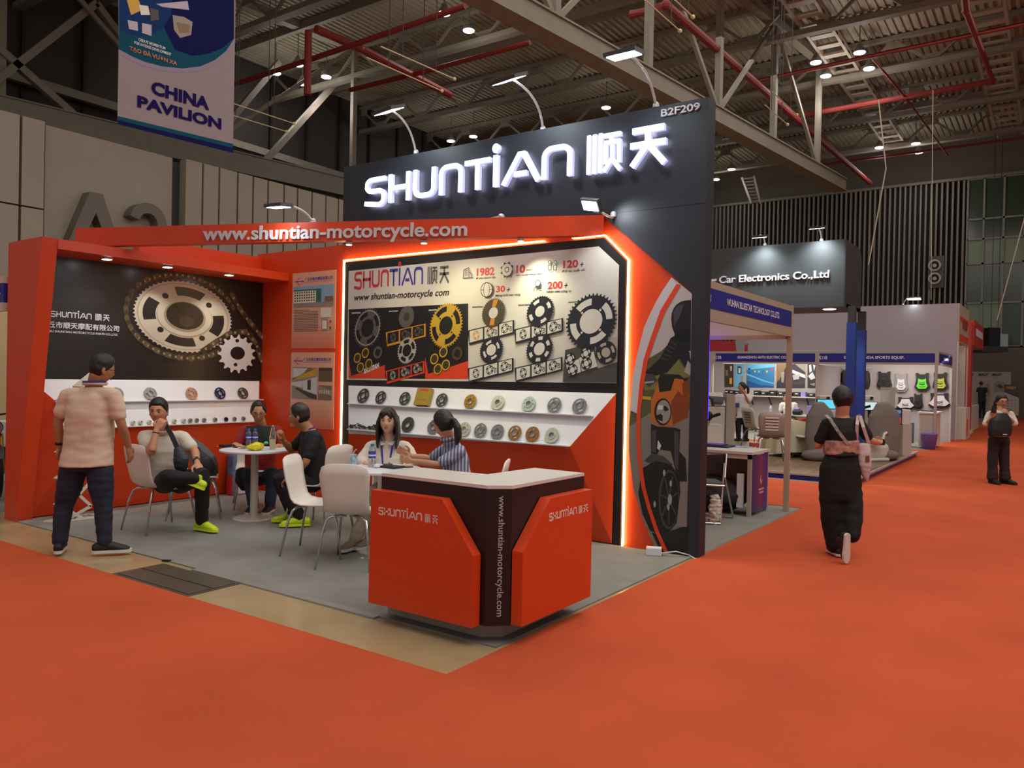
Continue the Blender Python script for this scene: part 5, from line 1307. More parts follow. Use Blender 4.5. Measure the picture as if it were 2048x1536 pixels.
def hairdo(H, par, style='short', m=HAIR, s=1.0, vox=.006):
    """cap of hair following the skull"""
    b = MB(); n = 30; m_ = 40; vs = []
    for i in range(n + 1):
        ph = math.pi * i / n
        for k in range(m_):
            t_ = math.tau * k / m_; x, y, z = math.sin(ph) * math.sin(t_), math.sin(ph) * math.cos(t_), math.cos(ph)
            # hairline height as a function of facing
            ang = math.atan2(abs(x), y)   # 0 front, pi back
            hl = (.56 if style != 'fringe' else .60 - .42 * min(1, ang / .7)) - .0 * ang
            if style == 'receding': hl = .74 - .25 * max(0, ang - .6)
            if ang > .75: hl = (.50 if style != 'receding' else .42) - (ang - .75) * .95
            if ang > 1.45: hl = max(-.62, -.10 - (ang - 1.35) * 1.1)
            if 1.0 < ang < 1.5: hl = min(hl, .18)
            th = .010 if style in ('receding',) else .016
            if style in ('short', 'fade'): th = .004 + (.017 if style == 'fade' else .013) / (1 + math.exp(-(z - .38) * 9))
            if style == 'ponytail': th = .012
            if style == 'fringe': th = .020
            if style == 'bob': th = .013
            w_ = 1 / (1 + math.exp(-(z - hl) * 22))
            k_ = -.012 * (1 - w_) + th * w_
            nz_ = .004 * noise.noise(Vector((x * 6, y * 6, z * 6))) * w_
            X, Y, Z = .077 * x, .098 * y - .004, .118 * z
            if z < 0:
                X *= 1 - .30 * (-z) ** 1.3
                if y < 0: Y *= 1 - .50 * (-z)
            nn = Vector((x, y, z))
            P_ = Vector((X, Y, Z)) + nn * (k_ + nz_)
            vs.append(H[0] + (H[1] * P_.x + H[2] * P_.y + H[3] * P_.z) * s)
    fs = [(i * m_ + k, (i + 1) * m_ + k, (i + 1) * m_ + (k + 1) % m_, i * m_ + (k + 1) % m_) for i in range(n) for k in range(m_)]
    b.add(vs, fs + [tuple(range(m_))[::-1], tuple(n * m_ + k for k in range(m_))], None)
    if style == 'fringe':    # long straight hair to below the shoulders, parted
        for sd in (1, -1):
            for q in range(7):
                f_ = q / 6; y0 = .046 - .128 * f_
                limb(b, [hpt(H, sd * .045, y0 * .6, .10, s), hpt(H, sd * (.088 - .004 * f_), y0, .0, s), hpt(H, sd * (.094), y0 - .004, -.12, s), hpt(H, sd * (.088 + .006 * f_), y0 + .012, -.235 - .02 * random.random(), s)], [(.016, .014), (.019, .015), (.019, .014), (.010, .008)], 8, flat=H[2])
        for q in range(5):
            x = -.07 + q * .035; limb(b, [hpt(H, x, -.085, .04, s), hpt(H, x, -.098, -.1, s), hpt(H, x, -.085, -.22, s)], [(.024, .015), (.024, .015), (.014, .01)], 8, flat=H[1])
        for q in (0, 5):
            x = -.060 + q * .024; limb(b, [hpt(H, x * .4, .05, .110, s), hpt(H, x, .090, .080, s), hpt(H, x * 1.25, .094, .040 - abs(x) * .5, s)], [.012, .008, .004], 7)
    if style == 'ponytail':
        limb(b, [hpt(H, 0, -.095, .03, s), hpt(H, 0, -.135, .015, s), hpt(H, -.0, -.165, -.05, s), hpt(H, 0, -.165, -.13, s), hpt(H, 0, -.145, -.19, s)], [.022, .026, .036, .034, .012], 12)
    return remesh(b, 'hair', m, par, vox, 1)
def skirtless(*a): pass
def figure(label, J, skin=SKIN, shirt=None, pants=None, shoe=None, sole=None, sleeve=.62, scale=1.0, hair=('short', HAIR), face_kw=None, girth=1.0, vox=.010,
           shirt_drop=.10, hands=None, neck_r=.056, long_sleeve=False, collar=None, female=False, wide=False, bare_leg=False, no_feet=False, wr=.0045, hk_=1.09):
    """J: joint name -> world position. L/R are the person's own sides."""
    J = {k: Vector(v) for k, v in J.items()}
    t = thing('person', label, 'person', (J['pel'].x, J['pel'].y, 0))
    s = scale; hs = J.get('hs', s)
    if not isinstance(hs, float): hs = s
    f = (J['look'] - J['head']).normalized(); up = J.get('hup', Vector((0, 0, 1)))
    body = MB()
    H = head(body, J['head'], f, up, hs, female)
    sh_ax = (J['shR'] - J['shL']).normalized()
    chest = (J['shL'] + J['shR']) / 2
    spine = (J['neck'] - J['pel']).normalized()
    fr = spine.cross(sh_ax).normalized(); 
    if fr.dot(J['face_dir'] if 'face_dir' in J else f) < 0: fr = -fr
    nb = J['neck']
    limb(body, [chest.lerp(nb, .2) - fr * .0, nb, J['head'] - H[3] * .055 * s - H[2] * .022 * s, J['head'] - H[2] * .015 * s], [neck_r * 1.35 * s, neck_r * 1.05 * s, neck_r * s, neck_r * .9 * s], 14)
    # inner trunk, so that the body is one piece
    limb(body, [chest - spine * .02, J['pel'] + spine * .1], [(.12 * girth, .07 * girth), (.11 * girth, .07 * girth)], 12, flat=sh_ax)
    arm_r = (.047 * girth, .041, .036, .0255) if not female else (.040 * girth, .035, .031, .022)
    for sd in 'LR':
        limb(body, [chest.lerp(J['sh' + sd], .6), J['sh' + sd], J['sh' + sd].lerp(J['el' + sd], .5), J['el' + sd], J['el' + sd].lerp(J['wr' + sd], .35), J['wr' + sd]],
             [arm_r[0] * s, arm_r[0] * s, arm_r[1] * s * 1.06, arm_r[2] * s, arm_r[2] * s * 1.05, arm_r[3] * s], 12)
        hk = dict(curl=.45, spread=.25, thumb=1.0); hk.update((hands or {}).get(sd, {}))
        pn = hk.pop('pn', None)
        if pn is None: pn = chest - J['sh' + sd]
        sidek = hk.pop('side', 1)
        hand(body, J['wr' + sd], J['ha' + sd], pn, sidek, s=s * (.95 if female else 1.04), **hk)
    if bare_leg:
        for sd in 'LR': limb(body, [J['hip' + sd], J['kn' + sd], J['kn' + sd].lerp(J['an' + sd], .35), J['an' + sd]], [.07, .052, .052, .032], 12)
    bo = remesh(body, 'body', skin, t, min(vox, .0065) if vox < .013 else .010, 2)
    hairdo(H, t, hair[0], hair[1], hs)
    if face_kw is not None: face(H, bo, hs, **face_kw)
    # ---- shirt
    if shirt:
        b = MB(); hw = (J['shR'] - J['shL']).length / 2
        g_ = girth; W = hw
        pel = J['pel'] - spine * shirt_drop
        def ring(p, w_, d_, e=2.5, o=0.0): return (p + fr * o, sh_ax, fr, w_, d_, e)
        rings = [ring(pel, W * .93 * g_, .134 * g_ * s, 2.4), ring(pel.lerp(chest, .25), W * .86 * g_, .120 * g_ * s, 2.4, .012 * g_), ring(pel.lerp(chest, .5), W * .85 * g_, .122 * g_ * s, 2.4, .015 * g_),
                 ring(pel.lerp(chest, .78), W * .93, .118 * g_ * s, 2.5, .008), ring(chest - spine * .015, W * .94, .098 * s, 2.4), ring(chest + spine * .035, W * .62, .072 * s, 2.2), ring(nb - spine * .022 * s, neck_r * 1.34 * s, neck_r * 1.28 * s, 2.0)]
        loft(b, rings)
        for sd in 'LR':
            a_, e, w_ = J['sh' + sd], J['el' + sd], J['wr' + sd]
            r0 = (.061 if not female else .054) * s * (1 + (g_ - 1) * .6)
            if long_sleeve: pts = [chest.lerp(a_, .55), a_, e, e.lerp(w_, .85)]; rs = [r0, r0, .050 * s, .036 * s]
            elif sleeve <= 1: pts = [chest.lerp(a_, .55), a_, a_.lerp(e, sleeve)]; rs = [r0, r0, r0 * .93]
            else: pts = [chest.lerp(a_, .55), a_, e, e.lerp(w_, sleeve - 1)]; rs = [r0, r0, .056 * s, .052 * s]
            limb(b, pts, rs, 14)
        o = remesh(b, 'shirt', shirt, t, vox, 3, wr, 8)
    if pants:
        b = MB(); thr = .083 * girth * s; kr = .066 * s * (1.12 if wide else 1); ar = (.058 if not wide else .088) * s
        pax = (J['hipR'] - J['hipL']).normalized(); pw = (J['hipR'] - J['hipL']).length / 2 + thr * .92
        loft(b, [(J['pel'] - Vector((0, 0, .07 * s)), pax, fr, pw * .92, .105 * girth * s, 2.3), (J['pel'], pax, fr, pw * .96, .112 * girth * s, 2.3), (J['pel'] + spine * .07 * s, pax, fr, pw * .90, .100 * girth * s, 2.3)])
        for sd in 'LR':
            h_, k_, a_ = J['hip' + sd], J['kn' + sd], J['an' + sd]
            limb(b, [h_, h_.lerp(k_, .5), k_, k_.lerp(a_, .45), a_ + (k_ - a_).normalized() * .02], [thr * 1.08, thr, kr * 1.08, kr * .98, ar], 14)
        remesh(b, 'trousers', pants, t, vox, 3, wr, 9)
    if shoe and not no_feet:
        for sd in 'LR':
            a_, to = J['an' + sd], J['to' + sd]
            shoe_pair(a_, to, shoe, sole, t, s)
    return t, H, fr, sh_ax, spine, chest
def shoe_pair(a_, to, m, sole, t, s=1.0, upv=None):
    d = (to - a_); up = Vector((0, 0, 1)) if upv is None else upv
    d = (d - up * d.dot(up)).normalized(); sd = d.cross(up)
    base = a_ - up * (.075 * s); L = .265 * s
    heel = base - d * .065 * s
    b = MB()
    limb(b, [a_ + up * .02 * s, a_ - up * .01 * s], [.040 * s, .042 * s], 12)
    limb(b, [heel + up * .042 * s, heel + d * .09 * s + up * .052 * s, heel + d * .17 * s + up * .036 * s, heel + d * L * .86 + up * .026 * s], [(.036 * s, .040 * s), (.040 * s, .044 * s), (.043 * s, .032 * s), (.036 * s, .022 * s)], 14, flat=sd)
    so = remesh(b, 'shoe', m, t, .006, 2)
    b = MB(); out = []
    for x, y in ((-.03, -.010), (-.034, .05), (-.034, .11), (-.044, .18), (-.036, .235), (-.014, .262), (.014, .262), (.036, .235), (.044, .18), (.034, .11), (.034, .05), (.03, -.010), (.012, -.028), (-.012, -.028)):
        out.append((x * s, y * s))
    F_ = Frame(heel, sd, d); F_.n = up.normalized()
    b.prism(out, F_, -.0, .024 * s, sole or m); b.build('shoe_sole', so)
def lanyard(H, fr, shax, chest, spine, par, m, badge=True, nb=None, L=.30, w_=.016):
    b = MB(); n0 = nb
    for sd in (1, -1):
        pts = [n0 - fr * .062 + spine * .012, n0 + shax * sd * .060 + spine * .006, n0 + shax * sd * .052 + fr * .085 - spine * .05, chest + fr * .128 - spine * (L * .55) + shax * sd * .03, chest + fr * .140 - spine * L]
        for i in range(4): b.bar(pts[i], pts[i + 1], w_, .003, m, up=fr)
    b.build('lanyard', par)
SHIRTW = mat('cream polo cloth', '#d2b9a3', .85, bump=.15, bscale=300); TEEW = mat('white tee', '#cfc8ba', .85, bump=.1, bscale=300); JEAN = mat('dark blue denim', '#1d2236', .85, nz=.35, nscale=6, bump=.2, bscale=300)
TEER = mat('red tee', '#8e1a24', .8, bump=.1, bscale=300); TEEB = mat('black tee', '#111013', .8, bump=.1, bscale=300); PNTB = mat('black trousers', '#0e0c10', .8); JEAN2 = mat('washed denim', '#2f3c4e', .85, nz=.35, nscale=6)
NEON = mat('neon yellow shoe', '#c8e020', .5); NEON2 = mat('neon sole', '#d7ee2c', .5); SHB = mat('black sneaker', '#141215', .6); SOLW = mat('white sole', '#d5d0c8', .5)
LANY = mat('purple lanyard', '#2e2a8e', .6); BAND = mat('wrist band', '#1a1210', .5); BLS = mat('white blouse', '#d6cdbf', .8, bump=.1, bscale=200)
# every joint is given where the photograph shows it, at the person's own distance
def J_(dep, **k):
    out = {}
    for n_, v in k.items():
        out[n_] = at(v[0], v[1], dep + (v[2] if len(v) > 2 else 0))
    return out
RTv = Vector(RT); FWv = Vector(FW); Zv = Vector((0, 0, 1))
# ---- man standing, back to the camera
D = 6.68
J = J_(D, head=(203, 739), neck=(190, 768, 0), shL=(136, 792, .02), shR=(226, 792, -.02), elL=(116, 846, .02), wrL=(119, 891, .06), haL=(121, 912, .10), elR=(244, 852, .0), wrR=(257, 893, .10), haR=(264, 924, .15),
       pel=(173, 925), hipL=(147, 940), hipR=(199, 940), knL=(128, 1012, .02), knR=(206, 1010, .0), anL=(119, 1090, -.02), anR=(210, 1091, -.02))
J['look'] = Vector(J['head']) + FWv * .75 + RTv * .62 - Zv * .28
J['anL'] = Vector((J['anL'][0], J['anL'][1], .105)); J['anR'] = Vector((J['anR'][0], J['anR'][1], .105))
J['toL'] = Vector(J['anL']) + FWv * .9 - RTv * .35; J['toR'] = Vector(J['anR']) + RTv * .9 + FWv * .35; J['face_dir'] = FWv
t, H, fr, sx, sp, ch = figure('man standing with his back to the camera in a cream polo shirt, jeans and glasses', J, SKIN2, SHIRTW, JEAN, SHB, SOLW, sleeve=.62, hair=('fade', HAIR), face_kw=dict(glasses=True), girth=1.16, shirt_drop=.03, scale=1.05, hands={'L': dict(curl=.5), 'R': dict(curl=.35, spread=.5)}, wr=.006)
b = MB(); nb = Vector(J['neck']); pts = [nb + (sx * math.cos(a_) * .083 + fr * math.sin(a_) * .080) + sp * .004 for a_ in [i * math.tau / 20 for i in range(21)]]
b.tube(pts, .017, SHIRTW, 8); b.build('collar', t, smooth=True)
b = MB(); pts = [nb + (sx * math.cos(a_) * .096 + fr * math.sin(a_) * .094) + sp * .018 for a_ in [math.pi + i * math.pi / 10 for i in range(11)]]
for i in range(10): b.bar(pts[i], pts[i + 1], .004, .016, LANY, up=sp)
b.build('lanyard', t)
b = MB(); wv = Vector(J['wrL']); dv = (Vector(J['elL']) - wv).normalized(); b.lathe([(.030, -.012), (.034, -.01), (.034, .01), (.030, .012)], wv + dv * .02, BAND, 16, dv); b.build('watch', t)
# ---- man in white T-shirt
D = 7.75
J = J_(D, head=(317, 823, -.10), neck=(326, 856, -.02), shR=(289, 874, .0), shL=(366, 876, .05), elR=(303, 903, -.33), wrR=(313, 860, -.27), haR=(324, 841, -.235), elL=(390, 903, -.08), wrL=(394, 925, -.22), haL=(403, 946, -.28),
       pel=(343, 962, .07), hipR=(330, 966, .05), hipL=(360, 966, .10), knR=(336, 955, -.38), anR=(396, 958, -.32), knL=(404, 950, -.28), anL=(404, 1050, -.05))
J['look'] = Vector(J['head']) - FWv + RTv * .12 - Zv * .12
J['anL'] = Vector((J['anL'][0], J['anL'][1], .105)); J['toL'] = Vector(J['anL']) + RTv * .9 - FWv * .45; J['toR'] = Vector(J['anR']) - RTv * .3
J['face_dir'] = -FWv
t, H, fr, sx, sp, ch = figure('man seated in a white T-shirt with one hand over his mouth and neon yellow shoes', J, SKIN, TEEW, PNTB, None, sleeve=.66, hair=('short', HAIR), face_kw=dict(smile=.004), girth=1.15, shirt_drop=.04, scale=1.06, hk_=1.14,
    hands={'R': dict(curl=.95, pn=Vector((0, 0, -1)) * .2 + FWv, side=1), 'L': dict(curl=.35, pn=-Zv, side=-1)}, wr=.006)
shoe_pair(J['anL'], J['toL'], NEON, NEON2, t, 1.05)
an = Vector(J['anR']); shoe_pair(an, an - RTv * 1.0 - FWv * .2, NEON, NEON2, t, 1.05, upv=(Zv * .9 + RTv * .35 + FWv * .2).normalized())
b = MB(); w0 = Vector(J['wrR']); dv = (Vector(J['elR']) - w0).normalized(); b.lathe([(.030, -.006), (.033, 0), (.030, .006)], w0 + dv * .03, BAND, 16, dv); b.build('bracelet', t)
b = MB(); w0 = Vector(J['wrL']); dv = (Vector(J['elL']) - w0).normalized(); b.lathe([(.031, -.012), (.034, 0), (.031, .012)], w0 + dv * .03, BAND, 16, dv); b.lathe([(.014, 0), (.014, .008)], w0 + dv * .03 + Zv * .032, mat('watch brass', '#8a7a4a', .3, .7), 12, Zv); b.build('watch', t)
# sling bag
sb = thing('sling_bag', 'dark blue-grey sling bag worn across the chest of the man in the white T-shirt', 'bag', tuple(at(361, 922, 7.5)))
SBM = mat('slate nylon', '#27303d', .6, bump=.15, bscale=150)
b = MB(); P_ = [Vector(at(x, y, D + d)) for x, y, d in ((330, 848, -.03), (341, 866, -.15), (350, 885, -.19), (357, 902, -.20))]
for i in range(3): b.bar(P_[i], P_[i + 1], .045, .012, SBM, up=-FWv)
b.build('strap', sb)
b = MB(); limb(b, [Vector(at(357, 900, D - .22)), Vector(at(362, 920, D - .25)), Vector(at(362, 936, D - .24))], [(.045, .04), (.075, .05), (.06, .04)], 14, flat=RTv); b.mats = [SBM]; remesh(b, 'pouch', SBM, sb, .008, 2, .004, 20)
# ---- man in red
D = 9.15
J = J_(D, head=(517, 823, -.22), neck=(522, 850, -.10), shR=(489, 862, -.02), shL=(555, 862, -.02), elR=(474, 893, -.15), wrR=(470, 889, -.42), haR=(480, 890, -.52), elL=(566, 896, -.15), wrL=(556, 892, -.38), haL=(548, 892, -.50),
       pel=(521, 952, .05), hipR=(507, 955, .03), hipL=(536, 955, .03), knR=(497, 948, -.42), knL=(546, 948, -.42), anR=(507, 1000, -.40), anL=(540, 996, -.38))
J['look'] = Vector(J['head']) - FWv * .9 + RTv * .28 - Zv * .42
for s_ in 'LR': J['an' + s_] = Vector((J['an' + s_][0], J['an' + s_][1], .105)); J['to' + s_] = Vector(J['an' + s_]) - FWv
J['face_dir'] = -FWv
t, H, fr, sx, sp, ch = figure('man in a red shirt and glasses seated at the laptop', J, SKIN, TEER, JEAN2, SHB, SOLW, sleeve=.75, hair=('receding', HAIR), face_kw=dict(glasses=True), girth=1.05, shirt_drop=.05, scale=1.05, hk_=1.2,
    hands={'R': dict(curl=.3, pn=-Zv, side=-1), 'L': dict(curl=.3, pn=-Zv, side=1)})
lanyard(H, fr, sx, ch, sp, t, LANY, nb=Vector(J['neck']), L=.22)
# ---- man in black, profile to the left
D = 8.12
J = J_(D, head=(599, 833), neck=(614, 856, .02), shL=(632, 875, -.16), shR=(613, 869, .20), elL=(611, 925, -.26), wrL=(584, 950, -.20), haL=(567, 964, -.17), elR=(584, 900, .22), wrR=(566, 882, .10), haR=(563, 862, .06),
       pel=(634, 962, .02), hipL=(627, 966, -.09), hipR=(622, 962, .10), knL=(557, 957, -.12), knR=(556, 952, .12), anL=(601, 1040, -.10), anR=(584, 1034, .14))
J['look'] = Vector(J['head']) - RTv + FWv * .12 - Zv * .06; J['hup'] = Zv - RTv * .12
for s_ in 'LR': J['an' + s_] = Vector((J['an' + s_][0], J['an' + s_][1], .105)); J['to' + s_] = Vector(J['an' + s_]) - RTv * 1.0 - FWv * .3
J['face_dir'] = -RTv
t, H, fr, sx, sp, ch = figure('man in a black T-shirt and trousers leaning forward in profile, neon yellow shoes', J, SKIN2, TEEB, PNTB, NEON, NEON2, sleeve=.72, hair=('fade', HAIRB), face_kw=dict(), girth=1.06, shirt_drop=.06, scale=1.06, hk_=1.2,
    hands={'R': dict(curl=1.1, pn=-RTv, side=1), 'L': dict(curl=.45, pn=-Zv, side=1)})
b = MB(); nb = Vector(J['neck']); pts = [nb + (sx * math.cos(a_) * .076 + fr * math.sin(a_) * .080) - sp * .006 for a_ in [math.pi + i * math.pi / 8 for i in range(9)]]
for i in range(8): b.bar(pts[i], pts[i + 1], .005, .016, LANY, up=sp)
b.build('lanyard', t)
# ---- long-haired woman
D = 7.45
J = J_(D, head=(776, 843, -.06), neck=(777, 876, .0), shR=(741, 893, .02), shL=(812, 893, .02), elR=(722, 925, -.08), wrR=(752, 935, -.28), haR=(764, 935, -.36), elL=(828, 922, -.05), wrL=(812, 935, -.25), haL=(800, 935, -.34),
       pel=(776, 975, .06), hipR=(763, 978, .05), hipL=(789, 978, .05), knR=(752, 985, -.38), knL=(792, 985, -.38), anR=(709, 1072, -.45), anL=(740, 1078, -.35))
J['look'] = Vector(J['head']) - FWv - RTv * .03 - Zv * .02
for s_ in 'LR': J['an' + s_] = Vector((J['an' + s_][0], J['an' + s_][1], .105)); J['to' + s_] = Vector(J['an' + s_]) - FWv * .9 - RTv * .5
J['face_dir'] = -FWv
t, H, fr, sx, sp, ch = figure('woman with long dark hair, white blouse and purple lanyard facing the camera', J, SKINF, BLS, mat('pale skirt', '#a89b8c', .8), mat('tan sneaker', '#8c7a68', .6), SOLW, sleeve=1.15, hair=('fringe', HAIRB), face_kw=dict(lip=mat('lipstick', '#b03c3a', .4), mouth=.020), girth=.96, female=True,
    hands={'R': dict(curl=.4, pn=-Zv, side=1), 'L': dict(curl=.4, pn=-Zv, side=-1)}, wr=.007, shirt_drop=.04, neck_r=.048)
lanyard(H, fr, sx, ch, sp, t, LANY, nb=Vector(J['neck']), L=.26)
b = MB(); nb = Vector(J['neck'])
for sd in (1, -1): b.add([nb + sx * sd * .065 - fr * .03 + sp * .045, nb + sx * sd * .085 - fr * .02 + sp * .0, nb + sx * sd * .055 + fr * .115 - sp * .05, nb + sx * sd * .012 + fr * .105 - sp * .035, nb + sx * sd * .045 + fr * .06 + sp * .03], [(0, 1, 2, 3, 4)], BLS)
b.build('collar', t)
# ---- woman with striped shirt
D = 6.92
J = J_(D, head=(886, 847), neck=(899, 876, .02), shL=(921, 903, -.05), shR=(893, 897, .18), elL=(874, 929, -.12), wrL=(822, 922, -.02), haL=(796, 915, .05), elR=(862, 917, .20), wrR=(820, 912, .18), haR=(800, 900, .16),
       pel=(925, 985, .06), hipL=(922, 988, -.06), hipR=(915, 985, .14), knL=(850, 985, -.1), knR=(850, 983, .15), anL=(860, 1080, -.1), anR=(855, 1078, .15))
J['look'] = Vector(J['head']) - RTv * .80 + FWv * .62 - Zv * .10; J['face_dir'] = -RTv
for s_ in 'LR': J['an' + s_] = Vector((J['an' + s_][0], J['an' + s_][1], .105)); J['to' + s_] = Vector(J['an' + s_]) - RTv
STR = mat('striped shirt', '#6f7b9c', .8)
nt = STR.node_tree; tc = nt.nodes.new('ShaderNodeTexCoord'); wv = nt.nodes.new('ShaderNodeTexWave'); wv.inputs['Scale'].default_value = 11; wv.wave_profile = 'SIN'; wv.bands_direction = 'X'; wv.inputs['Distortion'].default_value = .4
mpn = nt.nodes.new('ShaderNodeMapping'); mpn.inputs['Rotation'].default_value = (0, 0, math.atan2(-RT[1], RT[0])); nt.links.new(tc.outputs['Object'], mpn.inputs[0]); nt.links.new(mpn.outputs[0], wv.inputs[0])
cr = nt.nodes.new('ShaderNodeValToRGB'); cr.color_ramp.elements[0].color = lin('#56618a'); cr.color_ramp.elements[1].color = lin('#b0b2bd'); cr.color_ramp.elements[0].position = .4; cr.color_ramp.elements[1].position = .6
nt.links.new(wv.outputs['Fac'], cr.inputs[0]); nt.links.new(cr.outputs[0], nt.nodes['Principled BSDF'].inputs['Base Color'])
t, H, fr, sx, sp, ch = figure('woman in a blue striped shirt with a black ponytail and raised hands', J, SKIN, STR, PNTB, SHB, SOLW, sleeve=.80, hair=('ponytail', HAIR), face_kw=dict(glasses=True), girth=1.0, female=True,
    hands={'L': dict(curl=.25, spread=.7, pn=RTv * .2 + FWv, side=-1), 'R': dict(curl=.25, spread=.7, pn=-FWv, side=1)}, shirt_drop=.02)
b = MB(); nb = Vector(J['neck']); pts = [nb + (sx * math.cos(a_) * .070 + fr * math.sin(a_) * .072) + sp * .004 for a_ in [i * math.tau / 20 for i in range(21)]]
b.tube(pts, .014, STR, 8); b.build('collar', t, smooth=True)
# ---- walking woman in black
D = 7.2
J = J_(D, head=(1684, 799), neck=(1684, 830, .0), shL=(1655, 847, .0), shR=(1717, 846, .0), elL=(1634, 891, .06), wrL=(1650, 886, .28), haL=(1656, 872, .34), elR=(1741, 881, .04), wrR=(1757, 886, .2), haR=(1758, 884, .3),
       pel=(1683, 915), hipL=(1668, 930), hipR=(1699, 930), knL=(1668, 1010, .02), knR=(1698, 1010, -.05), anL=(1672, 1098, .0), anR=(1690, 1080, -.30))
J['look'] = Vector(J['head']) + FWv - RTv * .12 - Zv * .1; J['face_dir'] = FWv
J['anL'] = Vector((J['anL'][0], J['anL'][1], .09)); J['toL'] = Vector(J['anL']) + FWv; J['toR'] = J['anR'] + np.array(FWv)
t, H, fr, sx, sp, ch = figure('short-haired woman in black walking away down the red aisle with a white tote bag', J, SKIN, TEEB, None, None, sleeve=.74, hair=('bob', HAIR), girth=1.06, female=True, hands={'L': dict(curl=.8, pn=Zv, side=1), 'R': dict(curl=.8, pn=Zv, side=-1)}, shirt_drop=-.02)
# printed waistband of the shirt
FLO = mat('floral cloth', '#a8786c', .8, nz=.5, nscale=18)
b = MB(); loft(b, [(Vector(at(1683, y, D)), sx, fr, w_, d_, 2.4) for y, w_, d_ in ((908, .160, .128), (892, .155, .126), (880, .150, .122))]); b.mats = [FLO]
remesh(b, 'printed_hem', FLO, t, .010, 1, .003, 20)
PNW = mat('wide black trousers', '#0b090b', .85)
b = MB()
loft(b, [(Vector(at(x, y, D + dd)), sx, fr, w_, d_, 2.2) for x, y, w_, d_, dd in ((1683, 899, .132, .098, 0), (1682, 912, .150, .115, 0), (1680, 935, .180, .13, 0), (1680, 965, .190, .13, 0), (1681, 1000, .185, .13, 0))])
limb(b, [Vector(at(1664, 985, D)), Vector(at(1664, 1030, D)), Vector(at(1670, 1092, D))], [(.11, .11), (.105, .10), (.085, .075)], 16)
limb(b, [Vector(at(1700, 985, D)), Vector(at(1703, 1030, D - .05)), Vector(at(1702, 1072, D - .12))], [(.11, .11), (.10, .10), (.085, .075)], 16)
limb(b, [Vector(at(1684, 990, D)), Vector(at(1686, 1040, D)), Vector(at(1692, 1066, D - .08))], [(.10, .10), (.10, .09), (.08, .07)], 16)
remesh(b, 'wide_trousers', PNW, t, .012, 4, .006, 6)
shoe_pair(Vector(J['anL']), Vector(J['toL']), SHB, SOLW, t, .92)
an = Vector(at(1683, 1082, D - .30)); shoe_pair(an, an + (-Zv * .9 + FWv * .1) * 1.0, SHB, SOLW, t, .92, upv=(FWv * .95 - RTv * .45 + Zv * .1).normalized())
tb = thing('tote_bag', 'white cloth tote bag hanging from the right shoulder of the walking woman', 'bag', tuple(at(1729, 925, D - .1)))
TOT = mat('tote cloth', '#c2b4b2', .8, bump=.2, bscale=60)
b = MB(); loft(b, [(Vector(at(x, y, D - .05)), RTv, FWv, w_, d_, 2.5) for x, y, w_, d_ in ((1726, 886, .052, .03), (1727, 905, .062, .05), (1729, 930, .060, .05), (1731, 950, .035, .03), (1734, 964, .012, .012))]); b.mats = [TOT]
remesh(b, 'pouch', TOT, tb, .010, 2, .004, 14)
b = MB()
for pts in ([(1713, 886, -.06), (1714, 850, -.12), (1716, 832, -.06), (1717, 833, .06)], [(1738, 888, -.06), (1727, 855, -.12), (1720, 832, -.08), (1718, 832, .06)]):
    P_ = [Vector(at(x, y, D + d)) for x, y, d in pts]
    for i in range(3): b.bar(P_[i], P_[i + 1], .030, .006, TOT, up=-FWv)
b.build('strap', tb)
b = MB(); b.bar(Vector(at(1735, 912, D - .11)), Vector(at(1735, 924, D - .105)), .035, .004, mat('tote print', '#7d4a30', .7), up=FWv); b.build('print', tb)
st = thing('shoulder_strap', 'grey patterned bag strap across the back of the walking woman', 'strap', tuple(at(1685, 870, D - .12)))
b = MB(); P_ = [Vector(at(x, y, D + d)) for x, y, d in ((1652, 830, -.02), (1660, 838, -.10), (1676, 862, -.135), (1694, 886, -.13), (1712, 906, -.10))]
SPM = mat('patterned strap', '#8a837c', .6, nz=.6, nscale=26)
for i in range(4): b.bar(P_[i], P_[i + 1], .028, .006, SPM, up=-FWv)
b.build('webbing', st)
# ---- woman with phone and front backpack on the right
D = 12.85
J = J_(D, head=(2003, 803), neck=(2001, 818, .0), shR=(1979, 828), shL=(2021, 828), elR=(1972, 848, -.05), wrR=(1987, 834, -.24), haR=(1991, 822, -.28), elL=(2029, 846, -.05), wrL=(2013, 832, -.22), haL=(2010, 822, -.26),
       pel=(1998, 876), hipR=(1988, 880), hipL=(2008, 880), knR=(1985, 920), knL=(2008, 920), anR=(1985, 960), anL=(2010, 960))
J['look'] = Vector(J['head']) - FWv - RTv * .1 - Zv * .2; J['face_dir'] = -FWv
for s_ in 'LR': J['an' + s_] = Vector((J['an' + s_][0], J['an' + s_][1], .09)); J['to' + s_] = Vector(J['an' + s_]) - FWv + RTv * (.5 if s_ == 'L' else 0)
t, H, fr, sx, sp, ch = figure('woman in a white blouse walking towards the camera with a backpack in front', J, SKIN, BLS, mat('dark plum trousers', '#231a20', .8), SHB, SHB, sleeve=1.1, hair=('ponytail', HAIR), face_kw=dict(glasses=True), girth=.98, female=True, wide=True, vox=.012,
    hands={'R': dict(curl=.8, pn=FWv, side=1), 'L': dict(curl=.8, pn=FWv, side=-1)}, shirt_drop=-.03)
bp_ = thing('backpack', 'black backpack worn on the chest of the woman with the phone', 'backpack', tuple(at(2000, 850, D - .2)))
BPM = mat('black nylon', '#17171b', .5, bump=.2, bscale=80)
b = MB(); loft(b, [(Vector(at(x, y, D - .22)), RTv, FWv, w_, d_, 2.6) for x, y, w_, d_ in ((2001, 826, .10, .05), (2001, 840, .165, .09), (2000, 858, .185, .10), (1999, 872, .17, .09))]); b.mats = [BPM]; remesh(b, 'pack', BPM, bp_, .012, 2)
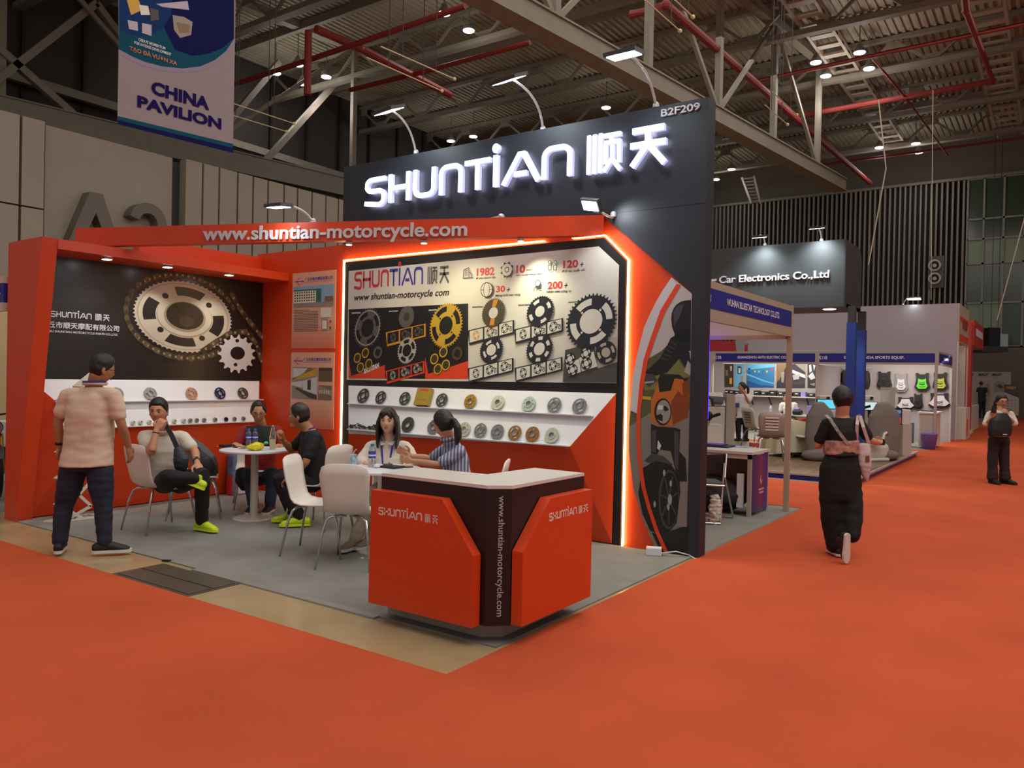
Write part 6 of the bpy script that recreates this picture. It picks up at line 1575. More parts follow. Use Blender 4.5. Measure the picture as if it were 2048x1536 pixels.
b = MB(); b.bar(Vector(at(1989, 826, D - .22)), Vector(at(1983, 818, D - .05)), .05, .02, BPM); b.bar(Vector(at(2012, 826, D - .22)), Vector(at(2018, 818, D - .05)), .05, .02, BPM); b.build('strap', bp_)
b = MB(); b.bar(Vector(at(2006, 869, D - .325)), Vector(at(2014, 869, D - .325)), .01, .012, WTXT); b.build('label_print', bp_)
ph = thing('phone', 'dark mobile phone held up by the woman walking towards the camera', 'phone', tuple(at(1988, 819, D - .3)))
b = MB(); b.bar(Vector(at(1987, 826, D - .32)), Vector(at(1989, 812, D - .32)), .075, .012, BLACK, up=FWv); b.build('case', ph)
# ---- background people
def simple_person(label, D, head_, sh, pel_, feet, look, shirt, pants, hair=('short', HAIR), arms=None, skin=SKIN, female=False, seated=False, girth=1.0, s_=1.0, lny=False, face_=True):
    hx, hy = head_; px2m = D / FOC
    dsh = .20 / px2m * (.88 if female else 1)
    lr = 1 if look.dot(FWv) > 0 else -1     # facing away: own left is image left
    kw = dict(head=(hx, hy), neck=(sh[0], sh[1] - .075 / px2m), pel=pel_)
    kw['shL'] = (sh[0] - lr * dsh, sh[1]); kw['shR'] = (sh[0] + lr * dsh, sh[1])
    a_ = arms or {}
    for s2, k_ in (('L', -lr), ('R', lr)):
        e = a_.get('el' + s2, (sh[0] + k_ * dsh * 1.25, sh[1] + .27 / px2m, 0)); w2 = a_.get('wr' + s2, (e[0], e[1] + .22 / px2m, -.03 * -lr)); kw['el' + s2] = e; kw['wr' + s2] = w2
        kw['ha' + s2] = a_.get('ha' + s2, (w2[0] + (w2[0] - e[0]) * .2, w2[1] + (w2[1] - e[1]) * .3, w2[2]))
        hp = .09 / px2m * k_; kw['hip' + s2] = (pel_[0] + hp, pel_[1] + .03 / px2m)
        if seated: kw['kn' + s2] = (pel_[0] + hp * 1.3, pel_[1] + .02 / px2m, .42 * lr * -1 * -1 if lr > 0 else -.42); kw['an' + s2] = (pel_[0] + hp * 1.3, feet, .40 if lr > 0 else -.40)
        else: kw['kn' + s2] = (pel_[0] + hp, (pel_[1] + feet) / 2); kw['an' + s2] = (pel_[0] + hp, feet - .09 / px2m)
    J = J_(D, **kw); J['look'] = Vector(J['head']) + look; J['face_dir'] = look
    for s2 in 'LR': J['to' + s2] = Vector(J['an' + s2]) + look
    return figure(label, J, skin, shirt, pants, SHB, SHB, hair=hair, face_kw=dict() if face_ and look.dot(FWv) < .5 else None, girth=girth, female=female, vox=.014, scale=s_)
t = simple_person('woman in a white shirt with a badge standing by the white kiosk', 19.6, (1484, 774), (1488, 792), (1484, 828), 884, (-RTv + FWv * -.2), mat('white uniform', '#d4d2d2', .8), PNTB, ('ponytail', HAIR), dict(elL=(1498, 806, -.1), wrL=(1488, 786, -.25), haL=(1484, 780, -.25)), female=True)
b = MB(); b.bar(Vector(at(1475, 806, 19.4)), Vector(at(1475, 815, 19.4)), .09, .01, mat('blue badge', '#27407c', .5), up=FWv); b.build('badge', t[0])
t = simple_person('person with glasses seated behind the far counter of black boxes', 22.8, (1572, 797), (1577, 809), (1578, 835), 862, (-FWv - RTv * .4), mat('white uniform', ''), PNTB, ('short', HAIR), seated=True)
t = simple_person('woman in a cream top and jeans turned left inside the sports equipment booth', 23.4, (1836, 784), (1844, 798), (1846, 826), 884, (-RTv + FWv * .2), mat('cream top', '#c8b092', .8), JEAN2, ('ponytail', HAIR), dict(elL=(1838, 812, -.1), wrL=(1830, 806, -.1)), female=True)
t = simple_person('man in dark clothes standing before the far white display wall', 40.0, (1962, 768), (1964, 777), (1964, 800), 838, FWv, mat('dark clothes', '#17181e', .8), PNTB, face_=False)
t = simple_person('person in brown sitting at the left edge behind the red wall', 12.2, (30, 775), (24, 796), (20, 838), 900, (FWv + RTv * .1), mat('brown shirt', '#4a3a2c', .8), PNTB, ('short', HAIR), seated=True, face_=False)
# ================================================================== THINGS ON THE TABLES
CLR = mat('clear plastic', '#dfe8ee', .08, trans=.92); WATER = mat('bottle water', '#c9d6de', .05, trans=.9); BLU = mat('blue cap', '#1f6fd0', .4); LBL = mat('blue label', '#3343a8', .5); LBW = mat('label white', '#cfd3e0', .5)
def bottle(x, y, z, label, h=.20, r=.030):
    t = thing('water_bottle', label, 'bottle', (x, y, z), 'plastic water bottles')
    b = MB(); b.lathe([(r * .9, 0), (r, .01), (r, h * .34), (r * .93, h * .37), (r, h * .40), (r, h * .68), (r * .85, h * .78), (r * .42, h * .88), (r * .42, h * .92)], (x, y, z), CLR, 18); b.build('flask', t, smooth=True)
    b = MB(); b.lathe([(r * 1.02, h * .40), (r * 1.02, h * .66)], (x, y, z), LBL, 18); b.lathe([(r * 1.03, h * .48), (r * 1.03, h * .55)], (x, y, z), LBW, 18); b.build('wrap', t)
    b = MB(); b.lathe([(r * .5, h * .90), (r * .5, h * .99)], (x, y, z), BLU, 14); b.build('cap', t)
T1 = .755
p = G(497, 893, T1); bottle(p[0], p[1], T1, 'left one of the two blue-capped water bottles before the laptop')
p = G(510, 893, T1); bottle(p[0], p[1], T1, 'right one of the two blue-capped water bottles before the laptop')
# laptop
lp = thing('laptop', 'grey laptop seen from behind its open lid on the round table', 'laptop', tuple(G(524, 890, T1)))
LPM = mat('laptop grey', '#4f5a54', .35, .5)
c = Vector(G(523, 889, T1)); dr = RTv.copy(); dr.z = 0; dr.normalize(); db_ = Vector((dr.y * -1, dr.x, 0)); db_ = -db_ if db_.dot(FWv) < 0 else db_
b = MB(); b.hexa([c - dr * .16, c + dr * .16, c + dr * .16 + db_ * .22, c - dr * .16 + db_ * .22, c - dr * .16 + Zv * .016, c + dr * .16 + Zv * .016, c + dr * .16 + db_ * .22 + Zv * .014, c - dr * .16 + db_ * .22 + Zv * .014], LPM); b.build('base', lp)
e = -db_ * .06 + Zv * .215
b = MB(); b.hexa([c - dr * .16 + Zv * .016, c + dr * .16 + Zv * .016, c + dr * .16 + db_ * .007 + Zv * .016, c - dr * .16 + db_ * .007 + Zv * .016, c - dr * .16 + e, c + dr * .16 + e, c + dr * .16 + e + db_ * .006, c - dr * .16 + e + db_ * .006], LPM); b.build('lid', lp)
# domed cup with drink
p = G(545, 899, T1); t = thing('drink_cup', 'tall clear cup of milky drink with a pointed clear lid', 'cup', tuple(p))
b = MB(); b.lathe([(.028, 0), (.036, .12), (.037, .125)], p, mat('milky drink', '#cfc3a2', .4), 20); b.build('drink', t, smooth=True)
b = MB(); b.lathe([(.038, .118), (.036, .13), (.030, .17), (.014, .25), (.008, .262)], p, CLR, 20); b.build('lid', t, smooth=True)
# yellow bag
p = G(513, 901, T1); t = thing('snack_bag', 'crumpled bright yellow plastic bag on the round table', 'bag', tuple(p))
b = MB(); b.ell((p[0], p[1], T1 + .042), .085, .055, .042, None, 10); b.ell((p[0] - .03, p[1] + .03, T1 + .035), .06, .05, .035, None, 8); remesh(b, 'pouch', mat('yellow plastic', '#e0cf1e', .4), t, .007, 1, .010, 26)
# plate with greens
p = G(490, 897, T1); t = thing('snack_plate', 'small white plate with green and brown snacks', 'plate', tuple(p))
b = MB(); b.lathe([(.03, 0), (.075, .008), (.076, .011), (.03, .004)], (p[0], p[1], T1), WHT, 20); b.build('dish', t)
for i in range(6):
    b = MB(); b.ell((p[0] + random.uniform(-.04, .04), p[1] + random.uniform(-.03, .03), T1 + .018), .018, .014, .012, mat('snack green', '#6f8f3a', .6) if i % 2 else mat('snack tan', '#b08a4a', .6), 6); b.build('snack', t)
p = G(532, 890, T1); t = thing('napkin', 'crumpled mint green wrapper beside the yellow bag', 'wrapper', tuple(p))
b = MB(); b.ell((p[0], p[1], T1 + .022), .03, .025, .022, None, 8); remesh(b, 'wad', mat('mint plastic', '#6fbf9f', .5), t, .006, 1, .006, 40)
p = G(454, 894, T1); t = thing('wallet', 'black case lying at the left edge of the round table', 'case', tuple(p))
b = MB(); b.box(p[0] - .07, p[0] + .06, p[1] - .05, p[1] + .05, T1, T1 + .028, BLACK); b.build('case_body', t, bevel=.006)
p = G(474, 895, T1); t = thing('phone', 'black phone lying under the hand of the man in red', 'phone', tuple(p))
b = MB(); b.box(p[0] - .04, p[0] + .07, p[1] - .04, p[1] + .03, T1, T1 + .009, BLACK); b.build('slab', t)
p = G(440, 893, T1); t = thing('leaflet', 'red and white leaflet at the left rim of the round table', 'leaflet', tuple(p))
b = MB(); b.box(p[0] - .02, p[0] + .10, p[1] - .10, p[1] + .04, T1, T1 + .002, mat('leaflet paper', '#c9b4a8', .6)); b.build('sheet', t)
# second table
T2 = .745
p = G(744, 934, T2); bottle(p[0], p[1], T2, 'blue-capped water bottle on the table of the two women', .21, .034)
p = G(706, 930, T2); t = thing('juice_carton', 'small drink carton with a straw at the left of the women\'s table', 'carton', tuple(p))
b = MB(); b.box(p[0] - .025, p[0] + .025, p[1] - .02, p[1] + .02, T2, T2 + .10, mat('carton print', '#9fb4c8', .5, nz=.5, nscale=30)); b.build('carton_body', t)
b = MB(); b.tube([(p[0], p[1], T2 + .10), (p[0] + .005, p[1] - .01, T2 + .13), (p[0] + .02, p[1] - .025, T2 + .145)], .003, WHT, 6); b.build('straw', t)
p = G(772, 935, T2); t = thing('tray', 'dark tray with small samples on the women\'s table', 'tray', tuple(p))
b = MB(); b.box(p[0] - .05, p[0] + .10, p[1] - .14, p[1] + .04, T2, T2 + .018, mat('dark walnut', '#2a1c18', .4)); b.build('tray_body', t, bevel=.004)
b = MB(); b.box(p[0] - .02, p[0] + .04, p[1] - .04, p[1] + .02, T2 + .018, T2 + .035, mat('sample grey', '#6f6a66', .4)); b.build('sample', t)
p = G(806, 934, T2); t = thing('phone', 'phone lying at the right of the women\'s table', 'phone', tuple(p))
b = MB(); b.box(p[0] - .03, p[0] + .05, p[1] - .08, p[1] + .04, T2, T2 + .009, mat('phone brown', '#4a2a24', .3)); b.build('slab', t)
p = G(754, 936, T2); t = thing('tissue_pack', 'small white tissue pack beside the bottle of the two women', 'tissues', tuple(p))
b = MB(); b.ell((p[0], p[1], T2 + .02), .035, .03, .02, None, 8); remesh(b, 'pack', WHT, t, .006, 1, .004, 30)
# backpack on the chair
D = 8.55
t = thing('backpack', 'grey and black backpack standing on the chair behind the man in the white T-shirt', 'backpack', tuple(at(400, 945, D)))
BG1 = mat('backpack grey', '#4a4c4e', .7, bump=.2, bscale=120); BG2 = mat('backpack black', '#1b1b1f', .7, bump=.2, bscale=120)
b = MB(); limb(b, [Vector(at(377, 880, D)), Vector(at(392, 900, D - .02)), Vector(at(408, 925, D - .05)), Vector(at(415, 945, D - .05))], [(.05, .05), (.10, .08), (.14, .10), (.12, .09)], 16, flat=RTv); remesh(b, 'pack_body', BG1, t, .010, 2, .004, 12)
b = MB(); limb(b, [Vector(at(392, 905, D - .12)), Vector(at(408, 925, D - .16)), Vector(at(418, 940, D - .14))], [(.05, .03), (.09, .05), (.08, .05)], 14, flat=RTv); remesh(b, 'front_pocket', BG2, t, .010, 2)
b = MB(); P_ = [Vector(at(x, y, D - .08)) for x, y in ((366, 884), (371, 866), (378, 874), (386, 890))]; b.tube(P_, .010, BG2, 6); b.tube([Vector(at(x, y, D - .12)) for x, y in ((374, 880), (392, 890), (408, 908))], .006, BG2, 5); b.build('handle', t)
t = thing('shoulder_bag', 'round black bag between the man in red and the table', 'bag', tuple(at(486, 965, 8.85)))
b = MB(); limb(b, [Vector(at(484, 942, 8.8)), Vector(at(486, 962, 8.78)), Vector(at(488, 974, 8.8))], [(.07, .05), (.09, .06), (.05, .05)], 14, flat=RTv); remesh(b, 'pouch', BG2, t, .010, 2)
# carton behind
p = G(474, 992); t = thing('carton', 'tall blue and red printed carton standing against the red wall behind the chairs', 'carton', tuple(p))
b = MB(); b.box(p[0] - .08, p[0] + .14, p[1] - .02, p[1] + .10, .01, .52, mat('carton print blue', '#5f7ea8', .5, nz=.4, nscale=9)); b.build('carton_body', t)
b = MB(); b.box(p[0] - .085, p[0] - .08, p[1] - .02, p[1] + .10, .02, .26, INKR); b.box(p[0] + .0, p[0] + .13, p[1] - .025, p[1] - .02, .03, .2, WTXT); b.build('printed_panel', t)
# paper scrap
p = G(725, 1119); b = MB(); b.box(p[0] - .015, p[0] + .01, p[1] - .01, p[1] + .015, .01, .016, WHT); b.build('paper_scrap', label='tiny white paper scrap on the grey carpet left of the counter', cat='scrap')
p = G(333, 1124); b = MB(); b.bar(Vector(p) + Vector((-.02, .03, .012)), Vector(p) + Vector((.02, -.03, .012)), .02, .012, BLACK); b.build('cable_clip', label='tiny black clip on the edge of the grey carpet', cat='clip')
# ---- zigzag literature stand
t = thing('brochure_stand', 'white zigzag brochure stand behind the standing man', 'stand', tuple(G(150, 1040)))
WM = mat('white metal', '#d9d4c6', .4)
def zz_(pts, y_, n_):
    b = MB()
    for p_, q_ in zip(pts[:-1], pts[1:]): b.bar((p_[0], y_, p_[1]), (q_[0], y_, q_[1]), .014, .030, WM)
    b.build(n_, t)
zz_([(4.20, .02)] + [(3.975 if i % 2 == 0 else 4.20, .18 + .134 * i) for i in range(10)], 8.36, 'zigzag_rail')
zz_([(4.14, .02), (4.345, .115)] + [(4.215 if i % 2 == 0 else 4.345, .25 + .134 * i) for i in range(9)], 8.46, 'zigzag_rail')
b = MB()
for p_, q_ in (((3.86, 8.44), (3.98, 8.30)), ((3.98, 8.30), (4.42, 8.24)), ((4.42, 8.24), (4.34, 8.52)), ((4.34, 8.52), (3.86, 8.44)), ((4.14, 8.36), (4.40, 8.28))): b.bar((*p_, .02), (*q_, .02), .024, .016, WM)
b.build('base_frame', t)
for i in range(5):
    z_ = .18 + .268 * i; b = MB(); b.hexa([(3.97, 8.34, z_ - .01), (4.04, 8.34, z_ + .035), (4.04, 8.48, z_ + .035), (3.97, 8.48, z_ - .01), (3.965, 8.34, z_), (4.035, 8.34, z_ + .045), (4.035, 8.48, z_ + .045), (3.965, 8.48, z_)], WM); b.build('tray', t)
b = MB(); b.hexa([(4.16, 8.34, 1.38), (4.34, 8.34, 1.53), (4.34, 8.50, 1.53), (4.16, 8.50, 1.38), (4.15, 8.34, 1.395), (4.33, 8.34, 1.545), (4.33, 8.50, 1.545), (4.15, 8.50, 1.395)], WM); b.build('top_tray', t)
# ================================================================== LEFT NEIGHBOUR
t = thing('shell_booth', 'neighbouring shell scheme booth with a navy name board at the left edge', 'booth', (3.7, 10.5, 0))
FN = Frame((3.72, 13.2, 0), (0, -1, 0))
def PXf(px, py, X=3.72): return P2(FN, (px, py))[0]
z1 = PXf(10, 552)[1]; z2_ = PXf(10, 566)[1]; z3 = PXf(10, 605)[1]; z4 = PXf(10, 622)[1]
b = MB(); b.box(3.70, 3.76, 9.05, 13.2, z4, z3, CREAM); b.box(3.70, 3.76, 9.05, 13.2, z2_, z1, CREAM); b.box(3.71, 3.75, 9.05, 13.2, z3, z2_, NAVY); b.build('name_board', t)
q = P2(FN, (-24, 592), (6, 574)); text('LTD.', FN, q[0][0], q[1][0], q[0][1], q[1][1] , WTXT, t, d0=.022, bold=.03)
b = MB(); b.box(7.4, 7.46, 9.0, 13.2, 0, 2.5, CREAM); b.build('back_panel', t)
b = MB(); b.box(3.76, 7.4, 13.2, 13.25, 0, 2.5, mat('cream lit panel', '#cbb78f', .5)); b.build('side_panel', t)
FNB = Frame((7.39, 13.2, 0), (0, -1, 0))
a = Art(FNB)
a.px([(-60, 664), (33, 662), (33, 671), (-60, 673)], NAVY); a.px([(-80, 673), (33, 671), (31, 770), (-80, 775)], mat('purple print', '#4a4470', .5, nz=.6, nscale=5)); a.px([(-80, 678), (28, 676), (28, 690), (-80, 692)], NAVY)
for i in range(5): a.px([(-60 + i * 18, 694), (-52 + i * 18, 694), (-58 + i * 18, 712), (-66 + i * 18, 712)], mat('print lilac', '#9c96b4', .5))
a.px([(-80, 764), (33, 762), (33, 810), (-80, 815)], RED)
a.b.build('wall_graphics', t)
b = MB(); q = at(27, 680, 11.8); b.box(q[0] - .03, q[0] + .03, q[1] - .03, q[1] + .03, 0, 2.0, ALU); b.build('corner_post', t)
spot('booth_lamp', (6.2, 11, 2.4), (7.4, 12, 1.4), 25, (1, .88, .66), 120, .9, .1)
# white counter
b = MB(); c = at(20, 860, 10.8); b.box(c[0], c[0] + .5, c[1] - .1, c[1] + .6, 0, .82, WHT); t = b.build('white_counter', label='low white counter behind the motorcycle at the left edge', cat='counter')
# motorcycle, front part seen at the left edge
mt = thing('motorcycle', 'small black motorcycle with a spoked front wheel and gold forks at the left edge', 'motorcycle', tuple(G(-20, 1010)))
wc = Vector(at(-8, 955, 9.35)); wc.z = .31
ax2 = Vector((.25, .97, 0)).normalized()    # wheel plane direction ; axle direction:
axl = Vector((ax2.y, -ax2.x, 0))
RB = mat('tyre rubber', '#131211', .7)
b = MB(); pts = [wc + (ax2 * math.cos(i * math.tau / 40) + Zv * math.sin(i * math.tau / 40)) * .27 for i in range(41)]; b.tube(pts, .040, RB, 10, cap=False); ty = b.build('tyre', mt, smooth=True)
b = MB(); pts = [wc + (ax2 * math.cos(i * math.tau / 40) + Zv * math.sin(i * math.tau / 40)) * .225 for i in range(41)]; b.tube(pts, .012, CHROME, 6, cap=False); b.build('rim', ty)
b = MB()
for i in range(18):
    a_ = i * math.tau / 18; b.tube([wc + axl * (.02 if i % 2 else -.02), wc + (ax2 * math.cos(a_) + Zv * math.sin(a_)) * .22], .0028, CHROME, 4)
b.build('spokes', mt, kind='stuff')
b = MB(); b.lathe([(.035, -.04), (.045, -.01), (.045, .01), (.035, .04)], wc, CHROME, 14, axl); b.build('hub', mt)
b = MB(); GF = mat('gold fork', '#9a7428', .3, .7)
for sd in (1, -1): b.tube([wc + axl * .07 * sd, wc + axl * .07 * sd + ax2 * .18 + Zv * .46], .022, GF, 10)
b.build('fork', mt)
hs = wc + ax2 * .22 + Zv * .52
b = MB(); b.ell(hs - ax2 * .06 + Zv * .02, .09, .09, .09, BLACK, 10); b.build('headlight', mt)
b = MB(); b.lathe([(.07, 0), (.07, .02)], hs - ax2 * .13 + Zv * .02, mat('headlight glass', '#8c8c88', .1), 16, -ax2); b.build('headlight_lens', mt)
b = MB(); b.tube([hs + Zv * .18 + axl * .36 + ax2 * .1, hs + Zv * .20 + axl * .2, hs + Zv * .16, hs + Zv * .20 - axl * .2, hs + Zv * .18 - axl * .36 + ax2 * .1], .012, BLACK, 8); b.build('handlebar', mt)
for sd in (1, -1):
    b = MB(); b.tube([hs + Zv * .18 + axl * .36 * sd + ax2 * .1, hs + Zv * .19 + axl * .26 * sd + ax2 * .05], .020, RB, 8); b.build('grip', mt)
    b = MB(); b.tube([hs + Zv * .2 + axl * .2 * sd, hs + Zv * .34 + axl * .24 * sd], .005, BLACK, 5); b.ell(hs + Zv * .37 + axl * .25 * sd, .045, .02, .03, BLACK, 8); b.build('mirror', mt)
wr2 = wc + ax2 * 1.2
b = MB(); pts = [wr2 + (ax2 * math.cos(i * math.tau / 30) + Zv * math.sin(i * math.tau / 30)) * .27 for i in range(31)]; b.tube(pts, .045, RB, 8, cap=False); b.build('tyre', mt)
b = MB(); b.ell(wc + ax2 * .52 + Zv * .46, .11, .24, .10, BLACK, 10, Matrix.Rotation(-.25, 3, 'Z')); b.build('fuel_tank', mt)
b = MB(); b.bar(wc + ax2 * .72 + Zv * .48, wc + ax2 * 1.25 + Zv * .52, .20, .07, mat('brown seat', '#4a2418', .5)); b.build('seat', mt)
b = MB(); b.box(-.13, .13, -.18, .18, -.16, .16, DARK); o = b.build('engine', mt); o.location = wc + ax2 * .58 + Zv * .12
b = MB(); b.tube([hs, wc + ax2 * .40 + Zv * .20, wc + ax2 * .60 - Zv * .02, wc + ax2 * .9 + Zv * .05, wr2], .018, BLACK, 8); b.tube([hs, wc + ax2 * .7 + Zv * .44, wc + ax2 * 1.2 + Zv * .40], .018, BLACK, 8); b.build('frame', mt)
b = MB(); pts = [wc + (ax2 * math.cos(a_) + Zv * math.sin(a_)) * .34 for a_ in [math.radians(60 + i * 12) for i in range(8)]]
for i in range(7): b.bar(pts[i], pts[i + 1], .09, .006, DARK)
b.build('mudguard', mt)
ORD = ['first', 'second', 'third', 'fourth', 'fifth', 'sixth', 'seventh', 'eighth', 'ninth', 'tenth']
# ================================================================== RIGHT NEIGHBOURS
# ---- shell scheme booth right behind the black wall end
wb1 = thing('shell_booth', 'shell scheme booth frame with the navy WUHAN BLUESTAR name board', 'booth', (9.8, 2.75, 0))
FW1 = Frame((6.9, 2.70, 0), (1, 0, 0))
SBF = mat('booth frame cream', '#b5a893', .4, .2)
b = MB(); b.box(6.90, 9.88, 2.70, 2.76, 2.15, 2.525, SBF); b.build('name_board_frame', wb1)
b = MB(); b.prism(rect(0, 2.265, 2.93, 2.455), FW1, 0, .004, NAVY); b.build('name_board', wb1)
q = P2(FW1, (1453, 603), (1558, 640)); 
text('WUHAN BLUESTAR TECHNOLOGY CO.,LTD.', FW1, q[0][0], q[1][0], 2.318, 2.400, WTXT, wb1, d0=.006, bold=.02)
q = P2(FW1, (1411, 600), (1421, 600)); text('33', FW1, q[0][0], q[1][0], 2.318, 2.400, WTXT, wb1, d0=.006, bold=.02)
b = MB(); b.box(9.84, 9.90, 2.69, 2.75, 0, 2.53, SBF); b.box(9.86, 9.88, 2.685, 2.755, 0, 2.53, ALU); b.build('corner_post', wb1)
b = MB(); b.box(9.84, 9.89, 2.76, 6.2, 2.17, 2.50, CREAM); b.build('side_board', wb1)
b = MB(); b.box(9.84, 9.89, 2.76, 6.2, 2.50, 2.54, SBF); b.box(9.84, 9.89, 2.76, 6.2, 2.12, 2.17, SBF); b.build('side_rail', wb1)
b = MB(); b.box(9.84, 9.90, 6.0, 6.06, 0, 2.5, SBF); b.build('corner_post', wb1)
# blue neon tube
p0 = onX(1417, 673, 9.7); p1 = onX(1414, 838, 9.7)
b = MB(); b.tube([p0, p1], .018, mat('blue neon', '#2020ff', .5, emit=7, ecol='#1a18ff'), 8); b.build('neon_tube', label='upright glowing blue neon tube beside the black wall end', cat='light')
# desk with side print
dk = thing('desk', 'white office desk with a purple-blue printed side panel', 'desk', (9.4, 3.2, 0))
ctp = mat('desk white', '#cfcac0', .35)
b = MB(); b.box(9.10, 9.78, 2.90, 4.3, .735, .765, ctp); b.build('desktop', dk)
b = MB(); b.box(9.12, 9.15, 2.92, 4.28, .68, .735, ctp); b.build('apron', dk)
b = MB(); b.box(9.55, 9.57, 2.95, 4.2, .12, .70, mat('modesty grey', '#7e7870', .5)); b.build('modesty_panel', dk)
for x_ in (9.12, 9.74):
    b = MB(); b.box(x_, x_ + .045, 2.92, 2.965, 0, .735, ALU); b.build('leg', dk)
FD = Frame((9.16, 2.915, 0), (1, 0, 0))
b = MB()
cols = ['#2a1f66', '#34206a', '#4a2260', '#6b2454', '#7a2850', '#5a2560', '#3c2a78', '#2c2c88']
for i, c_ in enumerate(cols): b.prism(rect(i * .0725, .05, (i + 1) * .0725, .72), FD, -.006, 0, mat('desk print %d' % i, c_, .4))
b.build('side_print', dk)
a = Art(FD); a.d = .001
a.uv(circ(.33, .42, .045, n=14), mat('desk print pale', '#c59ab0', .5)); a.uv(circ(.345, .43, .03, n=12), mat('desk print 4')); a.uv(rect(.31, .36, .35, .39), mat('desk print pale'))
a.b.build('emblem_print', dk)
b = MB(); b.prism(rect(.24, .29, .44, .31), FD, 0, .0015, mat('desk print pale')); b.prism(rect(.26, .25, .42, .27), FD, 0, .0015, mat('desk print pale')); b.build('small_print', dk)
def small(name, label, cat, x, y, z, sx, sy, sz, m, parts=None, bev=.0):
    t = thing(name, label, cat, (x, y, z)); b = MB(); b.box(x - sx / 2, x + sx / 2, y - sy / 2, y + sy / 2, z, z + sz, m); b.build('body', t, bevel=bev); return t
p = G(1508, 893, .765); t = thing('tape_roll', 'orange-red round box on the desk edge', 'box', tuple(p)); b = MB(); b.lathe([(.06, 0), (.06, .05)], p, mat('orange card', '#b8482a', .5), 18); b.lathe([(.052, .05), (.052, .051)], p, CREAM, 18); b.build('drum', t)
p = G(1432, 893, .765); t = thing('book', 'dark purple-covered catalogue lying on the desk', 'book', tuple(p))
b = MB(); b.box(p[0] - .14, p[0] + .14, p[1] - .2, p[1] + .2, .765, .785, mat('book dark', '#1d1626', .4)); b.box(p[0] - .12, p[0] + .10, p[1] - .12, p[1] + .18, .785, .80, mat('book purple', '#4c3a86', .4)); b.build('cover', t)
p = G(1472, 893, .765); t = thing('leaflet', 'spread blue and white leaflets on the desk', 'leaflet', tuple(p))
b = MB(); b.box(p[0] - .12, p[0] + .12, p[1] - .2, p[1] + .2, .765, .768, mat('leaflet blue', '#8d9cc0', .5, nz=.5, nscale=12)); b.build('sheet', t)
# folding chair
fc = thing('folding_chair', 'black folding chair with chrome frame in front of the white desk', 'chair', tuple(G(1430, 1045)))
CHB = mat('chair black', '#17120f', .5)
bl = [Vector(at(x, y, d)) for x, y, d in ((1375, 910, 8.75), (1453, 910, 8.9))]
b = MB(); c0_ = Vector(at(1382, 912, 8.7)); c1_ = Vector(at(1453, 908, 8.8)); b.hexa([c0_ - Zv * .20, c1_ - Zv * .20, c1_ - Zv * .20 + FWv * .02, c0_ - Zv * .20 + FWv * .02, c0_, c1_, c1_ + FWv * .02, c0_ + FWv * .02], CHB); b.build('backrest', fc)
b = MB(); s0 = Vector(at(1380, 968, 8.6)); s1 = Vector(at(1449, 972, 8.7)); bk2 = Vector((FW[0], FW[1], 0)) * .38
b.hexa([s0, s1, s1 + bk2, s0 + bk2, s0 + Zv * .03, s1 + Zv * .03, s1 + bk2 + Zv * .03, s0 + bk2 + Zv * .03], mat('seat grey', '#5a5650', .5)); b.build('seat', fc)
b = MB(); b.tube([s0, s1], .012, CHROME, 8); b.build('seat_tube', fc)
gA, gB, gC, gD = Vector(G(1375, 1048)), Vector(G(1441, 1051)), Vector(G(1380, 1032)), Vector(G(1466, 1038))
for g_ in (gA, gB, gC, gD): g_.z = .022
for pts in ([c1_, s1 + Zv * .1, gD], [s1 + bk2 * .1 + Zv * .25, gB], [c0_, s0 + Zv * .1, gC], [s0 + Zv * .25, gA]):
    b = MB(); b.tube(pts, .011, CHROME, 8); b.build('leg', fc)
for q0_, q1_ in ((gA, gB), (gC, gD)):
    b = MB(); b.tube([q0_, q1_], .011, CHROME, 8); b.build('floor_bar', fc)
p = G(1475, 1030); t = thing('storage_bag', 'black bag stuffed under the white desk with papers beside it', 'bag', tuple(p))
b = MB(); b.ell((9.3, 3.45, .22), .25, .45, .22, None, 10); remesh(b, 'sack', BG2, t, .02, 2, .02, 6)
b = MB(); b.box(9.16, 9.19, 3.02, 3.10, .1, .5, WTXT); b.build('paper_stack', t)
p = Vector(at(1430, 1018, 8.7)); t = thing('cloth', 'crumpled white cloth hanging below the folding chair seat', 'cloth', tuple(p))
b = MB(); limb(b, [p + Zv * .12, p, p - Zv * .14], [.05, .07, .06], 10); remesh(b, 'rag', TEEW, t, .010, 1, .02, 22)
# ---- booth on a wooden platform with the black fascia
WD = mat('wood vinyl', '#7c634b', .4, nz=.25, nscale=3, stretch=(.35, 4, 1))
pf_ = thing('platform', 'low platform with wood-look floor and blue edge', 'platform', (16, 4, 0))
b = MB(); b.box(13.25, 19.6, 2.58, 9.5, 0, .10, mat('platform edge blue', '#27308a', .4)); b.build('base', pf_)
xx = 13.22
i = 0
while i < 18:
    y0 = 2.56 + i * .385; b = MB(); b.box(13.23, 19.62, y0, y0 + .381, .10, .116, WD); b.build('plank', pf_); i += 1
b = MB(); b.box(13.20, 19.64, 2.54, 2.57, .085, .12, ALU); b.box(13.20, 13.23, 2.57, 9.5, .085, .12, ALU); b.build('edge_trim', pf_)
b = MB(); b.box(13.0, 13.2, 2.5, 9.5, 0, .006, mat('silver tape', '')); b.build('floor_tape', label='pale tape strip on the carpet along the wooden platform', cat='tape')
BGY = mat('charcoal panel', '#3a3d3e', .5)
bf = thing('black_fascia', 'big charcoal overhead fascia with white letters reading Car Electronics Co.,Ltd', 'fascia', (13.3, 4, 3))
XF = 13.3; FX = Frame((XF, 8.0, 0), (0, -1, 0))
q = P2(FX, (1692, 478), (1690, 612), (1416, 490))
yR = 8 - q[0][0]; zT = q[0][1]; zBt = q[1][1]
